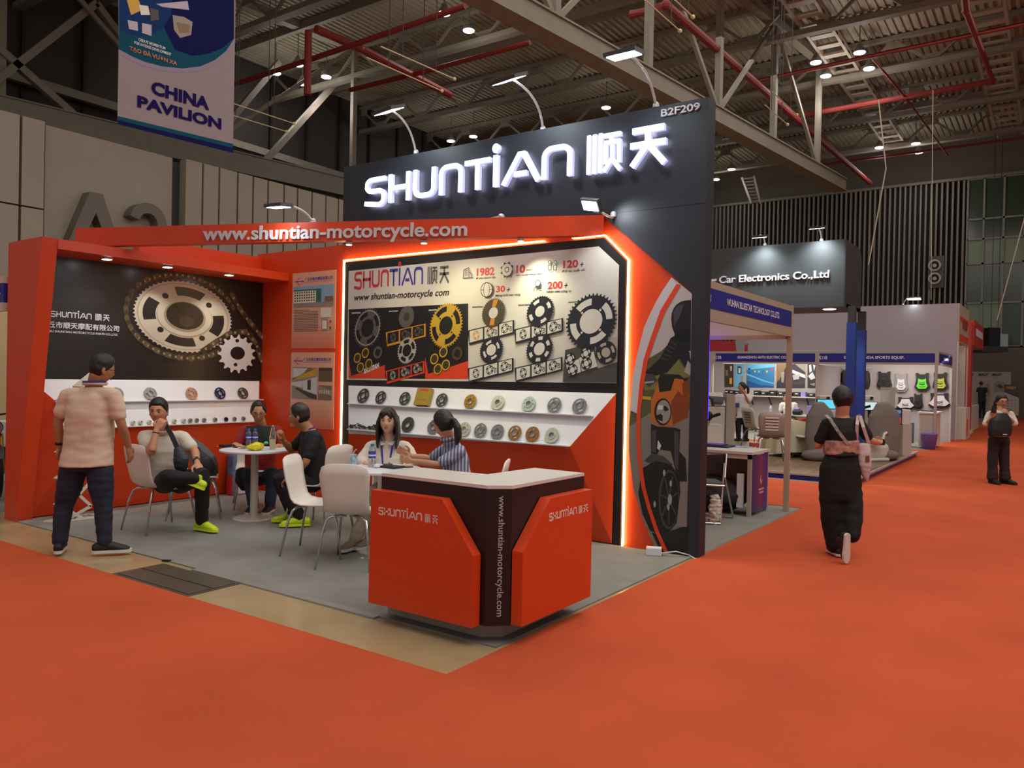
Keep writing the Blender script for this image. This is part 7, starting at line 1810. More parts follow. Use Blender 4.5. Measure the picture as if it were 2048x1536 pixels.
b = MB(); b.box(XF, XF + .15, yR + .02, 9.0, zBt, zT, BGY); b.build('front_panel', bf)
b = MB(); FY = Frame((XF, yR - .0, 0), (1, 0, 0)); 
L_ = 1.25
b.prism([(0, zBt), (L_, zBt), (L_, zT - .22), (L_ - .06, zT - .08), (L_ - .22, zT), (0, zT)], FY, -.018, .0, mat('charcoal side', '#2b2b2a', .6)); b.build('side_panel', bf)
b = MB(); b.box(XF + .15, XF + 1.2, yR, 9.0, zBt, zBt + .05, mat('charcoal side')); b.build('soffit', bf)
q = P2(FX, (1439, 570), (1659, 545)); text('Car Electronics Co.,Ltd', FX, q[0][0], q[1][0], P2(FX, (1659, 558))[0][1], P2(FX, (1659, 540))[0][1], WTXT, bf, depth=.03, d0=.001, bold=.015)
q = P2(FX, (1424, 562), (1433, 557)); text('-', FX, q[0][0], q[1][0], q[0][1] - .01, q[1][1] - .01, WTXT, bf, depth=.03, d0=.001)
for i, (x, y) in enumerate(((1519, 475), (1634, 457))):
    c = onX(x, y, XF - .25)
    flood(c, (XF + .05, c[1], zT), (XF - .0, c[1], zT + .2), ('left', 'right')[i] + ' floodlight on top of the charcoal fascia', (110, 140)[i], (XF + .1, c[1], 2.2), .24, .16)
p = onX(1659, 612, XF + .4); t = thing('downlight', 'round downlight under the charcoal fascia', 'lamp', tuple(p)); b = MB(); b.lathe([(.10, 0), (.10, .01)], (p[0], p[1], zBt - .012), DLM, 20); b.build('lens', t)
b = MB(); b.lathe([(.12, 0), (.12, .008)], (p[0], p[1], zBt - .008), ALU, 20); b.build('rim', t)
spot('downlight_beam', (p[0], p[1], zBt - .05), (p[0] + .3, p[1], 0), 60, (1, .96, .9), 120, .8, .1)
for i, (xa, X_) in enumerate(((1692, XF + .02), (1711.5, XF + 1.06))):
    pc = onX(xa, 700, X_); w_ = abs(onX(xa + 18, 700, X_)[1] - pc[1])
    cpost = thing('blue_column', ('left', 'right')[i] + ' blue column under the charcoal fascia', 'column', (X_, pc[1] - w_ / 2, 0))
    zc = onX(xa, (645, 660)[i], X_)[2]
    b = MB(); b.box(X_, X_ + w_, pc[1] - w_, pc[1], .1, zc, mat('column blue', '#1d3a86', .45)); b.build('sleeve', cpost)
    b = MB(); b.box(X_ + .01, X_ + w_ - .01, pc[1] - w_ + .012, pc[1] - .012, zc, zBt, mat('charcoal side')); b.build('shaft', cpost)
def bx(t, n_, x0, x1, y0, y1, z0, z1, m, bev=0): b = MB(); b.box(x0, x1, y0, y1, z0, z1, m); return b.build(n_, t, bevel=bev)
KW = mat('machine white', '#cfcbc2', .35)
def pxat(px, py, D_): return Vector(at(px, py, D_))
# helper: upright block facing the camera, given pixel box and distance
def block(t, n_, x0, y0, x1, y1, D_, dp, m, ang=0.0, bev=0.0, skew=0.0):
    if y1 is None: a0 = pxat(x0, 850, D_); a1 = pxat(x1, 850, D_); a0.z = .117
    else: a0 = pxat(x0, y1, D_); a1 = pxat(x1, y1, D_)
    c0 = pxat(x0, y0, D_); c1 = pxat(x1, y0, D_)
    hx = Vector((FW[0], FW[1], 0)).normalized() * dp
    a1 = Vector((a1.x, a1.y, a0.z)); c0 = Vector((a0.x, a0.y, c0.z)); c1 = Vector((a1.x, a1.y, c0.z))
    if skew: a1 += hx * skew; c1 += hx * skew
    b = MB(); b.hexa([a0, a1, a1 + hx, a0 + hx, c0, c1, c1 + hx, c0 + hx], m); return b.build(n_, t, bevel=bev)
k1 = thing('simulator_console', 'tall white machine with a dark instrument panel at the left of the wooden platform', 'machine', tuple(G(1450, 885)))
block(k1, 'cabinet', 1395, 812, 1450, None, 15.6, .6, KW, bev=.03); 
b = MB(); c0 = pxat(1395, 812, 15.6); c1 = pxat(1452, 812, 15.6); hx = Vector((FW[0], FW[1], 0)).normalized()
b.hexa([c0, c1, c1 + hx * .6, c0 + hx * .6, c0 + hx * .25 + Zv * .26, c1 + hx * .25 + Zv * .26, c1 + hx * .6 + Zv * .26, c0 + hx * .6 + Zv * .26], KW); b.build('sloped_top', k1, bevel=.02)
b = MB(); b.hexa([pxat(1422, 804, 15.55), pxat(1446, 806, 15.55), pxat(1448, 806, 15.9), pxat(1420, 804, 15.9), pxat(1421, 792, 15.62), pxat(1450, 794, 15.62), pxat(1450, 794, 15.95), pxat(1420, 792, 15.95)], mat('instrument dark', '#33383c', .3)); b.build('instrument_panel', k1)
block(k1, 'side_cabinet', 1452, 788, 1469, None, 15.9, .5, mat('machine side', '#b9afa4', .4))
k2 = thing('machine_table', 'low white cabinet at the left of the wooden platform carrying handlebars', 'cabinet', tuple(G(1430, 895)))
block(k2, 'cabinet', 1385, 849, 1447, None, 15.0, .5, KW)
t = thing('handlebar_unit', 'black motorcycle handlebar unit on the low white cabinet', 'handlebar', tuple(pxat(1415, 845, 15.0)))
b = MB(); b.tube([pxat(1402, 838, 15), pxat(1415, 830, 15), pxat(1424, 833, 14.9), pxat(1440, 828, 14.8)], .03, BLACK, 8); b.build('bar', t)
b = MB(); b.ell(pxat(1418, 832, 14.95), .09, .07, .09, BLACK, 8); b.build('clamp', t); b = MB(); b.tube([pxat(1418, 836, 14.95), pxat(1416, 848, 15.0)], .03, CHROME, 8); b.build('stem', t)
t = thing('camera_arm', 'dark arm with a small device hanging beside the blue neon tube', 'device', tuple(pxat(1422, 800, 14.9)))
b = MB(); b.tube([pxat(1412, 790, 15), pxat(1424, 798, 14.9), pxat(1426, 812, 14.9)], .03, DARK, 8); b.build('arm', t)
# round table with cloth + slotted chairs
tc_ = G(1572, 915, .11); cx_, cy_ = 16.3, 4.45
t = thing('round_table', 'round table under a long cream tablecloth on the wooden platform', 'table', (cx_, cy_, .11))
b = MB(); b.lathe([(.45, .70), (.45, .72)], (cx_, cy_, .11), WHT, 30); b.build('tabletop', t)
b = MB(); b.lathe([(.03, .03), (.03, .7)], (cx_, cy_, .11), CHROME, 12); b.build('column', t); b = MB(); b.lathe([(.25, 0), (.25, .02), (.04, .05)], (cx_, cy_, .11), CHROME, 24); b.build('foot', t)
b = MB(); n = 60; vs = []
for r0, z_, am in ((.001, .845, 0), (.44, .845, 0), (.46, .83, 0), (.48, .60, .02), (.51, .38, .035), (.53, .20, .045)):
    for k_ in range(n):
        a_ = math.tau * k_ / n; r_ = r0 + am * math.sin(a_ * 11) ; vs.append((cx_ + r_ * math.cos(a_), cy_ + r_ * math.sin(a_), z_ - (.03 * math.sin(a_ * 3) if z_ < .3 else 0)))
b.add(vs, [(i * n + k_, i * n + (k_ + 1) % n, (i + 1) * n + (k_ + 1) % n, (i + 1) * n + k_) for i in range(5) for k_ in range(n)], mat('cream cloth', '#cfc8a6', .8))
b.build('tablecloth', label='cream cloth draped over the round table on the platform', cat='tablecloth', smooth=True)
gs = 'slotted chairs at the cloth-covered table'
c = G(1540, 925, .11); o = chair(c[0], c[1] + .0, math.radians(20), 'taupe slotted chair with its back to the camera at the cloth-covered table', 'taupe', gs); o.location.z = .11; o.scale = (1.15, 1.15, 1.1)
c = G(1518, 903, .11); o = chair(c[0], c[1], math.radians(-40), 'white slotted chair left of the taupe one at the cloth-covered table', 'slot', gs); o.location.z = .11; o.scale = (1.15, 1.15, 1.1)
c = G(1622, 918, .11); o = chair(c[0], c[1], math.radians(140), 'slotted chair with a black jacket right of the cloth-covered table', 'slot', gs); o.location.z = .11
t = thing('jacket', 'dark and red jacket over the chair back right of the cloth-covered table', 'jacket', tuple(pxat(1600, 860, 16)))
b = MB(); limb(b, [pxat(1585, 846, 15.8), pxat(1602, 850, 15.7), pxat(1612, 872, 15.7)], [(.10, .05), (.16, .10), (.16, .12)], 12); remesh(b, 'garment', PNTB, t, .02, 2, .02, 8)
b = MB(); b.bar(pxat(1584, 846, 15.6), pxat(1612, 838, 15.6), .22, .05, mat('red cloth', '#b02a24', .7)); b.build('red_fold', t)
# simulator seats with screens
SG = mat('seat grey cloth', '#77706a', .7)
def sim_seat(px, D_, label, w_=.30):
    t = thing('driving_simulator', label, 'seat', tuple(pxat(px, 915, D_)))
    b = MB(); limb(b, [pxat(px, 905, D_), pxat(px, 870, D_), pxat(px, 830, D_), pxat(px - 2, 812, D_)], [(w_, .12), (w_ * 1.12, .14), (w_, .13), (w_ * .55, .10)], 18, flat=RTv); remesh(b, 'backrest', SG, t, .02, 3)
    b = MB(); limb(b, [pxat(px - 6, 910, D_ - .1), pxat(px - 6, 910, D_ + .5)], [(w_ * 1.1, .12), (w_ * 1.1, .12)], 14, flat=RTv); remesh(b, 'cushion', SG, t, .02, 2)
    return t
sim_seat(1768, 15.4, 'grey car seat with rounded back right of the blue column')
sim_seat(1640, 15.0, 'grey car seat partly hidden by the walking woman on her left', .26)
SCR_ = mat('screen glow', '#b8ccd0', .3, emit=.9, ecol='#b4ccd2'); SCR2 = mat('screen cyan', '#4aa9c8', .3, emit=1.2, ecol='#56b8d4')
def screen(x0, y0, x1, y1, D_, m, label, art=None):
    t = thing('monitor', label, 'monitor', tuple(pxat((x0 + x1) / 2, y1, D_)))
    block(t, 'housing', x0, y0, x1, y1, D_, .06, BLACK); block(t, 'screen', x0 + 1.2, y0 + 1.2, x1 - 1.2, y1 - 1.5, D_ - .01, .012, m)
    if art: art(t)
    b = MB(); b.tube([pxat((x0 + x1) / 2, y1, D_ + .03), pxat((x0 + x1) / 2, y1 + 14, D_ + .1)], .03, BLACK, 8); b.build('stand', t)
screen(1722, 803, 1755, 821, 15.8, SCR_, 'wide curved monitor showing a road scene right of the blue column', lambda t: (lambda b: (b.bar(pxat(1727, 816, 15.77), pxat(1741, 812, 15.77), .01, .05, BLACK), b.build('picture', t)))(MB()))
screen(1634, 798, 1672, 818, 15.8, SCR2, 'wide monitor with a cyan picture left of the walking woman')
for x, lb in ((1739, 'white projector box above the right monitor'), (1652, 'white projector box above the cyan monitor')):
    t = thing('projector', lb, 'projector', tuple(pxat(x, 800, 15.9))); block(t, 'housing', x - 12, 791, x + 11, 801, 15.9, .25, KW, bev=.02); b = MB(); b.lathe([(.03, 0), (.03, .02)], pxat(x + 4, 796, 15.88), BLACK, 10, -FWv); b.build('lens', t)
# clear curved screen
t = thing('clear_screen', 'clear bent plastic screen above the white console', 'screen', tuple(pxat(1760, 815, 16.0)))
block(t, 'pane', 1725, 780, 1790, 813, 16.4, .01, mat('clear sheet', '#d8dcd8', .1, alpha=.35))
block(t, 'side_fin', 1790, 775, 1796, 818, 16.2, .5, KW, skew=.6)
k3 = thing('simulator_console', 'white console with a small black display right of the grey car seat', 'machine', tuple(G(1800, 905)))
block(k3, 'upper_cabinet', 1756, 818, 1822, 852, 16.6, .8, KW, bev=.02); block(k3, 'lower_cabinet', 1768, 853, 1806, None, 16.6, .8, KW)
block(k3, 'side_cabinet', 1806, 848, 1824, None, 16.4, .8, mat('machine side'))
block(k3, 'display', 1767, 825, 1780, 837, 16.5, .05, BLACK)
t = thing('portrait_display', 'upright black framed display with a colourful red and blue picture', 'display', tuple(pxat(1796, 848, 16.2)))
block(t, 'frame', 1790, 816, 1804, 849, 16.2, .05, BLACK)
for y0, y1, x0, x1, cc_ in ((820, 827, 1792, 1802, '#5a86b4'), (827, 834, 1792, 1799, '#8c3a34'), (829, 836, 1798, 1802, '#4a3a7c'), (835, 842, 1792, 1802, '#c04840'), (841, 847, 1792, 1797, '#3a6a9c'), (841, 847, 1797, 1802, '#b83a38')):
    block(t, 'picture_patch', x0, y0, x1, y1, 16.18, .01, mat('display ' + cc_, cc_, .3, emit=.5, ecol=cc_))
t = thing('white_plinth', 'rounded white plinth of the simulator with two steps', 'plinth', tuple(G(1760, 925)))
block(t, 'upper_step', 1735, 888, 1790, 918, 15.0, 1.0, KW, bev=.08, skew=.2); block(t, 'lower_step', 1735, 917, 1792, None, 14.9, 1.0, KW, bev=.03, skew=.2)
block(t, 'left_step', 1600, 886, 1650, None, 16.0, .6, KW)
t = thing('pedal_unit', 'black pedal box with a silver lever on the white plinth', 'pedals', tuple(pxat(1765, 885, 14.8)))
block(t, 'base', 1752, 880, 1770, 890, 14.8, .25, BLACK); b = MB(); b.tube([pxat(1765, 880, 14.9), pxat(1768, 870, 14.95), pxat(1774, 866, 14.95)], .05, mat('lever silver', '#8c8880', .3, .7), 8); b.build('lever', t)
block(k3, 'shelf_bar', 1680, 883, 1752, 887, 15.2, .4, BLACK)
# ---- far booths K128 / K118
XK = 22.2; XKB = 25.2
FK = Frame((XK, 12, 0), (0, -1, 0))
kb = thing('shell_booth', 'far double shell scheme booth with navy name boards over products and posters', 'booth', (XK, 5, 0))
q = P2(FK, (1425, 703), (1635, 704), (1876, 703)); yA, yBm, yE = 12 - q[0][0], 12 - q[1][0], 12 - q[2][0]
b = MB(); b.box(XK, XK + .06, yE, 12, 2.11, 2.46, ALU); b.build('name_board_frame', kb)
b = MB(); b.prism([(12 - yA + .1, 2.17), (12 - yBm - .06, 2.17), (12 - yBm - .06, 2.40), (12 - yA + .1, 2.40)], FK, 0, .01, NAVY); b.build('name_board', kb)
b = MB(); b.prism([(12 - yBm + .06, 2.17), (12 - yE - .04, 2.17), (12 - yE - .04, 2.40), (12 - yBm + .06, 2.40)], FK, 0, .01, NAVY); b.build('name_board', kb)
for s_, xa, xb in (('K12B', 1428, 1443), ('GUANGZHOU ANTU ELECTRIC CO.,LTD', 1475, 1586), ('K11B', 1638, 1655), ('S         YUANDA SPORTS EQUIP.', 1688, 1809)):
    q = P2(FK, (xa, 719), (xb, 713)); text(s_, FK, q[0][0], q[1][0], 2.24, 2.33, WTXT, kb, d0=.012, bold=.03)
for y_ in (yA, yBm, yE + .03, 11.9):
    b = MB(); b.box(XK - .012, XK + .07, y_ - .03, y_ + .03, 0, 2.465, ALU); b.build('post', kb)
b = MB(); b.box(XKB, XKB + .05, yE, 14, 0, 2.5, mat('booth wall grey', '#a39a9c', .5)); b.build('back_panel', kb)
b = MB(); b.box(XK, XKB, yE - .02, yE + .02, 2.11, 2.46, ALU); b.box(XK + .1, XKB - .1, yE - .03, yE + .03, 2.17, 2.40, mat('navy fascia vinyl', '')); b.build('side_name_board', kb)
b = MB(); b.box(XKB - .03, XKB + .03, yE - .03, yE + .03, 0, 2.46, ALU); b.build('post', kb)
FYs = Frame((XK, yE - .03, 0), (1, 0, 0)); b = MB(); b.prism(rect(1.0, 2.25, 2.0, 2.32), FYs, 0, .004, WTXT); b.build('blurred_print', kb)
b = MB(); b.box(XK, XKB, yBm - .02, yBm + .02, 0, 2.1, mat('booth wall grey')); b.build('divider_panel', kb)
area('booth_light', (23.6, 7, 2.3), (23.9, 7, 0), 2.0, 5, 130, (1, .93, .80)); area('booth_light', (23.6, 3.4, 2.3), (23.9, 3.4, 0), 2.0, 2, 60, (1, .93, .80))
# posters on the back wall of K128
FKB = Frame((XKB - .01, 14, 0), (0, -1, 0))
def poster(label, pts, base, arts):
    t = thing('poster', label, 'poster', (XKB, 6, 1.7)); a = Art(FKB); a.d = 0; a.px(pts, base); [a.px(p_, m_) for p_, m_ in arts]; a.b.build('printed_picture', t)
PBLU = mat('poster blue', '#2a6fa6', .4); PBL2 = mat('poster light blue', '#5fa9cf', .4); PDB = mat('poster deep blue', '#1b4c86', .4)
poster('narrow dark brown poster at the left of the far blue-board booth', [(1449, 728), (1467, 728), (1467, 774), (1449, 774)], PDK, [([(1451, 740), (1456, 740), (1456, 752), (1451, 752)], PBR), ([(1459, 756), (1464, 756), (1464, 768), (1459, 768)], PYE), ([(1460, 732), (1464, 732), (1463, 742), (1461, 742)], PWH)])
poster('narrow light blue poster with a black device outline', [(1470, 728), (1488, 728), (1488, 775), (1470, 775)], PBL2, [([(1475, 733), (1483, 733), (1483, 748), (1475, 748)], PDK), ([(1477, 736), (1481, 736), (1481, 746), (1477, 746)], PWH), ([(1481, 752), (1487, 752), (1486, 768), (1481, 768)], PGR)])
poster('wide blue poster with a light sweep and small icons', [(1493, 728), (1549, 728), (1548, 775), (1493, 775)], PBLU, [([(1493, 728), (1549, 728), (1549, 734), (1493, 740)], PBL2), ([(1493, 750), (1510, 756), (1530, 764), (1548, 768), (1548, 766), (1530, 761), (1510, 753), (1493, 746)], PBL2), ([(1493, 760), (1520, 770), (1548, 772), (1548, 775), (1493, 775)], PDB),
    ([(1496, 736), (1501, 736), (1501, 740), (1496, 740)], PDB), ([(1496, 744), (1501, 744), (1501, 748), (1496, 748)], PDB), ([(1542, 736), (1546, 736), (1546, 741), (1542, 741)], INKR)] + [([(1508 + i * 8, 741), (1512 + i * 8, 741), (1512 + i * 8, 745), (1508 + i * 8, 745)], (PYE, PBL2, PGRN)[i % 3]) for i in range(4)])
poster('dark poster with a motorcycle and light streaks', [(1553, 728), (1611, 728), (1610, 776), (1553, 776)], mat('poster dusk', '#2c2838', .4), [([(1553, 728), (1575, 728), (1558, 760), (1553, 765)], PBR), ([(1572, 734), (1611, 750), (1611, 757), (1582, 745)], PWH), ([(1590, 728), (1611, 728), (1611, 745)], PGR), ([(1585, 750), (1600, 748), (1598, 758), (1587, 760)], mat('print headlamp', '#a8a4ac', .4)), ([(1562, 745), (1569, 743), (1567, 765), (1563, 765)], PGR), ([(1570, 766), (1608, 762), (1608, 768), (1572, 770)], PDK)])
poster('narrow black and white poster of a rider', [(1615, 728), (1632, 728), (1631, 776), (1615, 776)], mat('poster charcoal', '#24222a', .4), [([(1618, 730), (1622, 729), (1624, 742), (1619, 746)], PWH), ([(1626, 729), (1631, 731), (1628, 742)], PWH), ([(1616, 752), (1625, 744), (1631, 756), (1622, 760)], PWH), ([(1619, 768), (1630, 766), (1629, 772)], PGR)])
# shelf with black boxes
sh_ = thing('wall_shelf', 'white wall shelf holding black equipment boxes under the posters', 'shelf', (XKB, 6, 1.2))
q0 = onX(1447, 789, XKB - .35); q1 = onX(1632, 791, XKB - .35)
b = MB(); b.box(XKB - .38, XKB, q1[1], q0[1], q0[2] - .03, q0[2], KW); b.build('board', sh_)
for i in range(5):
    yy_ = q0[1] + (q1[1] - q0[1]) * (i + .5) / 5; b = MB(); b.bar((XKB - .3, yy_, q0[2] - .03), (XKB, yy_, q0[2] - .3), .03, .03, DARK); b.build('bracket', sh_)
zsh = q0[2]
BXM = mat('black equipment', '#17171a', .5)
for i, (x0, x1, h_) in enumerate(((1450, 1458, 12), (1459, 1468, 11), (1469, 1480, 10), (1508, 1519, 12), (1521, 1534, 10), (1538, 1553, 13), (1554, 1570, 11), (1573, 1584, 10), (1587, 1601, 11), (1615, 1631, 9))):
    y0_ = onX(x0, 788, XKB - .25)[1]; y1_ = onX(x1, 788, XKB - .25)[1]; hh = h_ * 23.2 / FOC * .9
    t = thing('equipment_case', 'black equipment case on the white wall shelf, '+ORD[i]+' from the left', 'case', (XKB - .2, (y0_ + y1_) / 2, zsh), 'black cases on the far wall shelf')
    b = MB(); b.box(XKB - .30, XKB - .05, y1_, y0_, zsh, zsh + hh, BXM); b.build('case_body', t, bevel=.02)
    b = MB(); b.bar((XKB - .31, (y0_ + y1_) / 2 + .04, zsh + hh * .6), (XKB - .31, (y0_ + y1_) / 2 - .04, zsh + hh * .6), .01, .03, SILV); b.build('badge_print', t)
y0_ = onX(1602, 788, XKB - .25)[1]; y1_ = onX(1612, 788, XKB - .25)[1]
t = thing('product_box', 'lilac carton on the white wall shelf', 'box', (XKB - .2, (y0_ + y1_) / 2, zsh)); b = MB(); b.box(XKB - .3, XKB - .1, y1_, y0_, zsh, zsh + .15, mat('lilac card', '#8f84c4', .5)); b.build('carton', t)
# counter with black boxes in front of person
t = thing('counter_table', 'white counter in the far booth with two black machines on it', 'counter', tuple(onX(1580, 850, 23.5)))
z_ = 1.05
q0 = onX(1552, 828, 23.3); q1 = onX(1632, 828, 23.3); zc_ = q0[2]
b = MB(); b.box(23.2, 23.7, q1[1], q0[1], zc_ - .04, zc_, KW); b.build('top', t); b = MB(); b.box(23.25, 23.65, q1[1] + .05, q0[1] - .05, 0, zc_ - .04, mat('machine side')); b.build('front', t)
for x0, x1, nm in ((1561, 1577, 'left'), (1585, 1603, 'right')):
    y0_ = onX(x0, 820, 23.3)[1]; y1_ = onX(x1, 820, 23.3)[1]
    u_ = thing('black_machine', nm + ' black rounded machine on the far white counter', 'machine', (23.4, (y0_ + y1_) / 2, zc_))
    b = MB(); b.box(23.22, 23.5, y1_, y0_, zc_, zc_ + .14, BXM); b.build('body', u_, bevel=.04); b = MB(); b.box(23.26, 23.46, y1_ + .06, y0_ - .06, zc_ + .14, zc_ + .2, mat('lilac card')); b.build('top_plate', u_, bevel=.02)
y0_ = onX(1613, 820, 23.3)[1]; y1_ = onX(1627, 820, 23.3)[1]
t = thing('product_box', 'lilac printed carton at the right end of the far white counter', 'box', (23.4, (y0_ + y1_) / 2, zc_)); b = MB(); b.box(23.3, 23.5, y1_, y0_, zc_, zc_ + .28, mat('lilac card')); b.build('carton', t)
t = thing('water_bottle', 'clear bottle on the far white counter left of the seated person', 'bottle', tuple(onX(1541, 825, 23.4))); b = MB(); c = onX(1541, 828, 23.4); b.lathe([(.04, 0), (.045, .18), (.02, .24), (.02, .27)], c, mat('bottle pale', '#a8aab0', .2), 10); b.build('flask', t)
# hanging garments (orange + black)
t0_ = [('orange and black riding suit hanging at the left of the sports booth', 1640, 738, 1651, 778, '#8c4a2a'), ('black riding jacket hanging beside the orange suit', 1652, 742, 1668, 776, '#1a1716'), ('black trousers hanging left of the blue column', 1669, 742, 1684, 776, '#141312'), ('black jacket at the left edge of the blue column', 1684, 740, 1692, 776, '#1b1a1c'),
       ('small black vest just right of the blue column', 1729, 742, 1740, 778, '#1c1b1d')]
for lb, x0, y0, x1, y1, c_ in t0_:
    t = thing('riding_garment', lb, 'garment', tuple(onX((x0 + x1) / 2, y1, XKB - .2)), 'garments hanging in the sports booth')
    b = MB(); X_ = XKB - .2; w_ = abs(onX(x0, y0, X_)[1] - onX(x1, y0, X_)[1]) / 2; mx = (x0 + x1) / 2
    limb(b, [Vector(onX(mx, y0 + 3, X_)), Vector(onX(mx, (y0 + y1) / 2, X_)), Vector(onX(mx, y1 - 3, X_))], [(w_ * .9, .10), (w_, .12), (w_ * .8, .10)], 12, flat=Vector((0, 1, 0)))
    remesh(b, 'garment_body', mat('garment ' + c_, c_, .7, nz=.5, nscale=6), t, .03, 1, .03, 5)
    b = MB(); b.tube([onX(mx, y0, X_), onX(mx, y0 - 3, X_)], .01, CHROME, 5); b.build('hanger_hook', t)
b = MB(); b.tube([onX(1638, 737, XKB - .2), onX(1745, 737, XKB - .2)], .015, CHROME, 8); b.build('garment_rail', label='chrome rail with hanging riding clothes in the sports booth', cat='rail')
for i in range(5):
    x = 1640 + i * 11; t = thing('helmet_gear', 'dark protective gear heap under the hanging clothes, ' + ORD[i] + ' from the left', 'gear', tuple(onX(x, 792, XKB - .3)), 'gear under the hanging clothes')
    b = MB(); b.ell(onX(x, 787, XKB - .3), .12, .14, .12, None, 8); remesh(b, 'shell', mat('garment #1a1716'), t, .03, 1, .03, 9)
# body armour vests on the wall
def vest(label, cx_, y0, y1, w_, main, trim_, X_=XKB - .03, style=0):
    t = thing('body_armour', label, 'vest', tuple(onX(cx_, (y0 + y1) / 2, X_)), 'body armour vests on the wall')
    h_ = (y1 - y0); Fv = Frame((X_, 14, 0), (0, -1, 0))
    def L_(pts): return P2(Fv, *[(cx_ + x * w_, y0 + y * h_) for x, y in pts])
    sil = [(-.50, 0), (-.30, .0), (-.22, .08), (.22, .08), (.30, 0), (.50, 0), (.46, .35), (.55, .62), (.62, .80), (.40, .95), (.30, 1), (-.30, 1), (-.40, .95), (-.62, .80), (-.55, .62), (-.46, .35)]
    b = MB(); b.prism(L_(sil), Fv, 0, .06, trim_); b.build('harness', t)
    pl = [(-.30, .30), (-.12, .36), (.12, .36), (.30, .30), (.32, .55), (.44, .74), (.26, .88), (-.26, .88), (-.44, .74), (-.32, .55)] if style != 2 else [(-.26, .16), (.26, .16), (.34, .40), (.58, .66), (.34, .84), (-.34, .84), (-.58, .66), (-.34, .40)]
    b = MB(); b.prism(L_(pl), Fv, .06, .11, main); b.build('chest_plate', t)
    for i in range(3):
        b = MB(); b.prism(L_([(-.2, .46 + i * .12), (0, .50 + i * .12), (.2, .46 + i * .12), (.2, .49 + i * .12), (0, .53 + i * .12), (-.2, .49 + i * .12)]), Fv, .11, .13, trim_ if i % 2 else main); b.build('rib', t)
BLKV = mat('vest black', '#1b191b', .6); WV = mat('vest white', '#c9c6cc', .4)
vest('large black armour vest right of the blue column', 1769, 743, 778, 25, BLKV, BLKV)
vest('white armour vest with a black collar', 1803, 746, 784, 22, WV, mat('vest grey', '#8a888c', .5))
vest('bright green armour vest', 1845, 746, 782, 26, mat('vest green', '#5fc83a', .4), BLKV)
vest('yellow-green armour vest at the right', 1881, 745, 781, 26, mat('vest lime', '#a8b83a', .4), BLKV)
vest('white winged armour vest in the lower right of the row', 1879, 786, 817, 36, WV, BLKV, style=2)
vest('lower white armour vest behind the console', 1812, 794, 820, 30, WV, BLKV, style=2)
vest('black armour frame partly behind the woman in the cream top', 1837, 787, 818, 16, BLKV, BLKV)
t = thing('counter', 'white counter with a peach lit side in the sports booth', 'counter', tuple(G(1850, 895)))
c0 = G(1835, 897); c1 = G(1878, 895)
b = MB(); b.box(22.25, 23.3, 2.52, c0[1] - .0, .05, .88, KW); b.build('cabinet', t); b = MB(); b.box(22.2, 23.35, 2.48, c0[1] + .04, .88, .92, WHT); b.build('top', t)
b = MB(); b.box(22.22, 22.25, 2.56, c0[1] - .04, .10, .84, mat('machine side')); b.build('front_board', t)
p = G(1867, 898); t = thing('waste_bin', 'purple plastic waste bin in front of the white counter', 'bin', tuple(p)); PUR = mat('purple plastic', '#7a68b8', .4)
b = MB(); b.lathe([(.14, 0), (.19, .36), (.20, .37), (.20, .39), (.18, .385), (.135, .02)], (22.0, 2.62, .01), PUR, 20); b.build('bucket', t, smooth=True)
t = thing('printed_box', 'blue and purple printed carton beside the white counter', 'box', (22.6, 3.3, 0)); b = MB(); b.box(22.4, 22.7, 3.05, 3.35, .1, .62, mat('carton violet', '#4a5a9a', .5, nz=.5, nscale=5)); b.build('carton', t)
b = MB(); b.box(22.6, 23.0, 2.6, 2.9, .92, .95, BLACK); b.build('glove_pile', label='black gloves lying on the sports booth counter', cat='gloves')
# ---- tall white wall behind
tw = thing('tall_white_wall', 'tall plain white fabric wall behind the navy name boards', 'wall', (26.5, 6, 0))
WF = mat('white fabric wall', '#aaa2aa', .6); Xt = 26.6
zt_ = onX(1900, 607, Xt)[2]; ye = onX(1914, 700, Xt)[1]; yl0 = onX(1497, 640, Xt)[1]
b = MB(); b.box(Xt, Xt + .1, ye, yl0, 0, zt_, WF); b.build('fabric_front', tw)
b = MB(); b.box(Xt - .01, Xt + 3.0, ye - .04, ye - .002, 2.9, zt_, mat('booth beige', '#b5a596', .5)); b.build('return_board', tw)
FE = Frame((Xt, ye - .041, 0), (1, 0, 0))
b = MB(); b.prism(rect(.2, zt_ - .5, 2.8, zt_ - .35), FE, 0, .01, OR); b.prism(rect(.2, 2.95, 2.8, 3.15), FE, 0, .01, OR); b.build('red_stripe', tw)
b = MB()
for i in range(5): b.prism(rect(.9 + i * .29, 3.35, 1.10 + i * .29, 3.62), FE, 0, .03, mat('dull red letters', '#8c3a30', .5))
b.build('blurred_letters', tw)
for x_ in (Xt + .0, Xt + 2.95):
    b = MB(); b.box(x_ - .02, x_ + .12, ye - .04, ye - .002, 0, 2.9, KW); b.build('post', tw)
b = MB(); b.box(Xt + 2.6, Xt + 2.65, ye, ye + 4, 0, 2.9, KW); b.build('inner_panel', tw)
t = thing('gear_display', 'dark hanging gear inside the far beige booth', 'garment', (28.9, ye + .6, 1.5)); b = MB(); b.box(28.7, 29.1, ye + .2, ye + 1.4, 1.2, 2.3, None); remesh(b, 'bulk', mat('garment #1a1716'), t, .05, 1, .06, 5)
t = thing('white_counter', 'white display counter at the foot of the beige booth', 'counter', (27.5, ye, 0)); b = MB(); b.box(26.9, 28.2, ye - .25, ye + .3, 0, .95, KW); b.build('cabinet', t); b = MB(); b.box(27.1, 27.35, ye - .27, ye - .24, .1, .6, OR); b.build('red_panel', t)
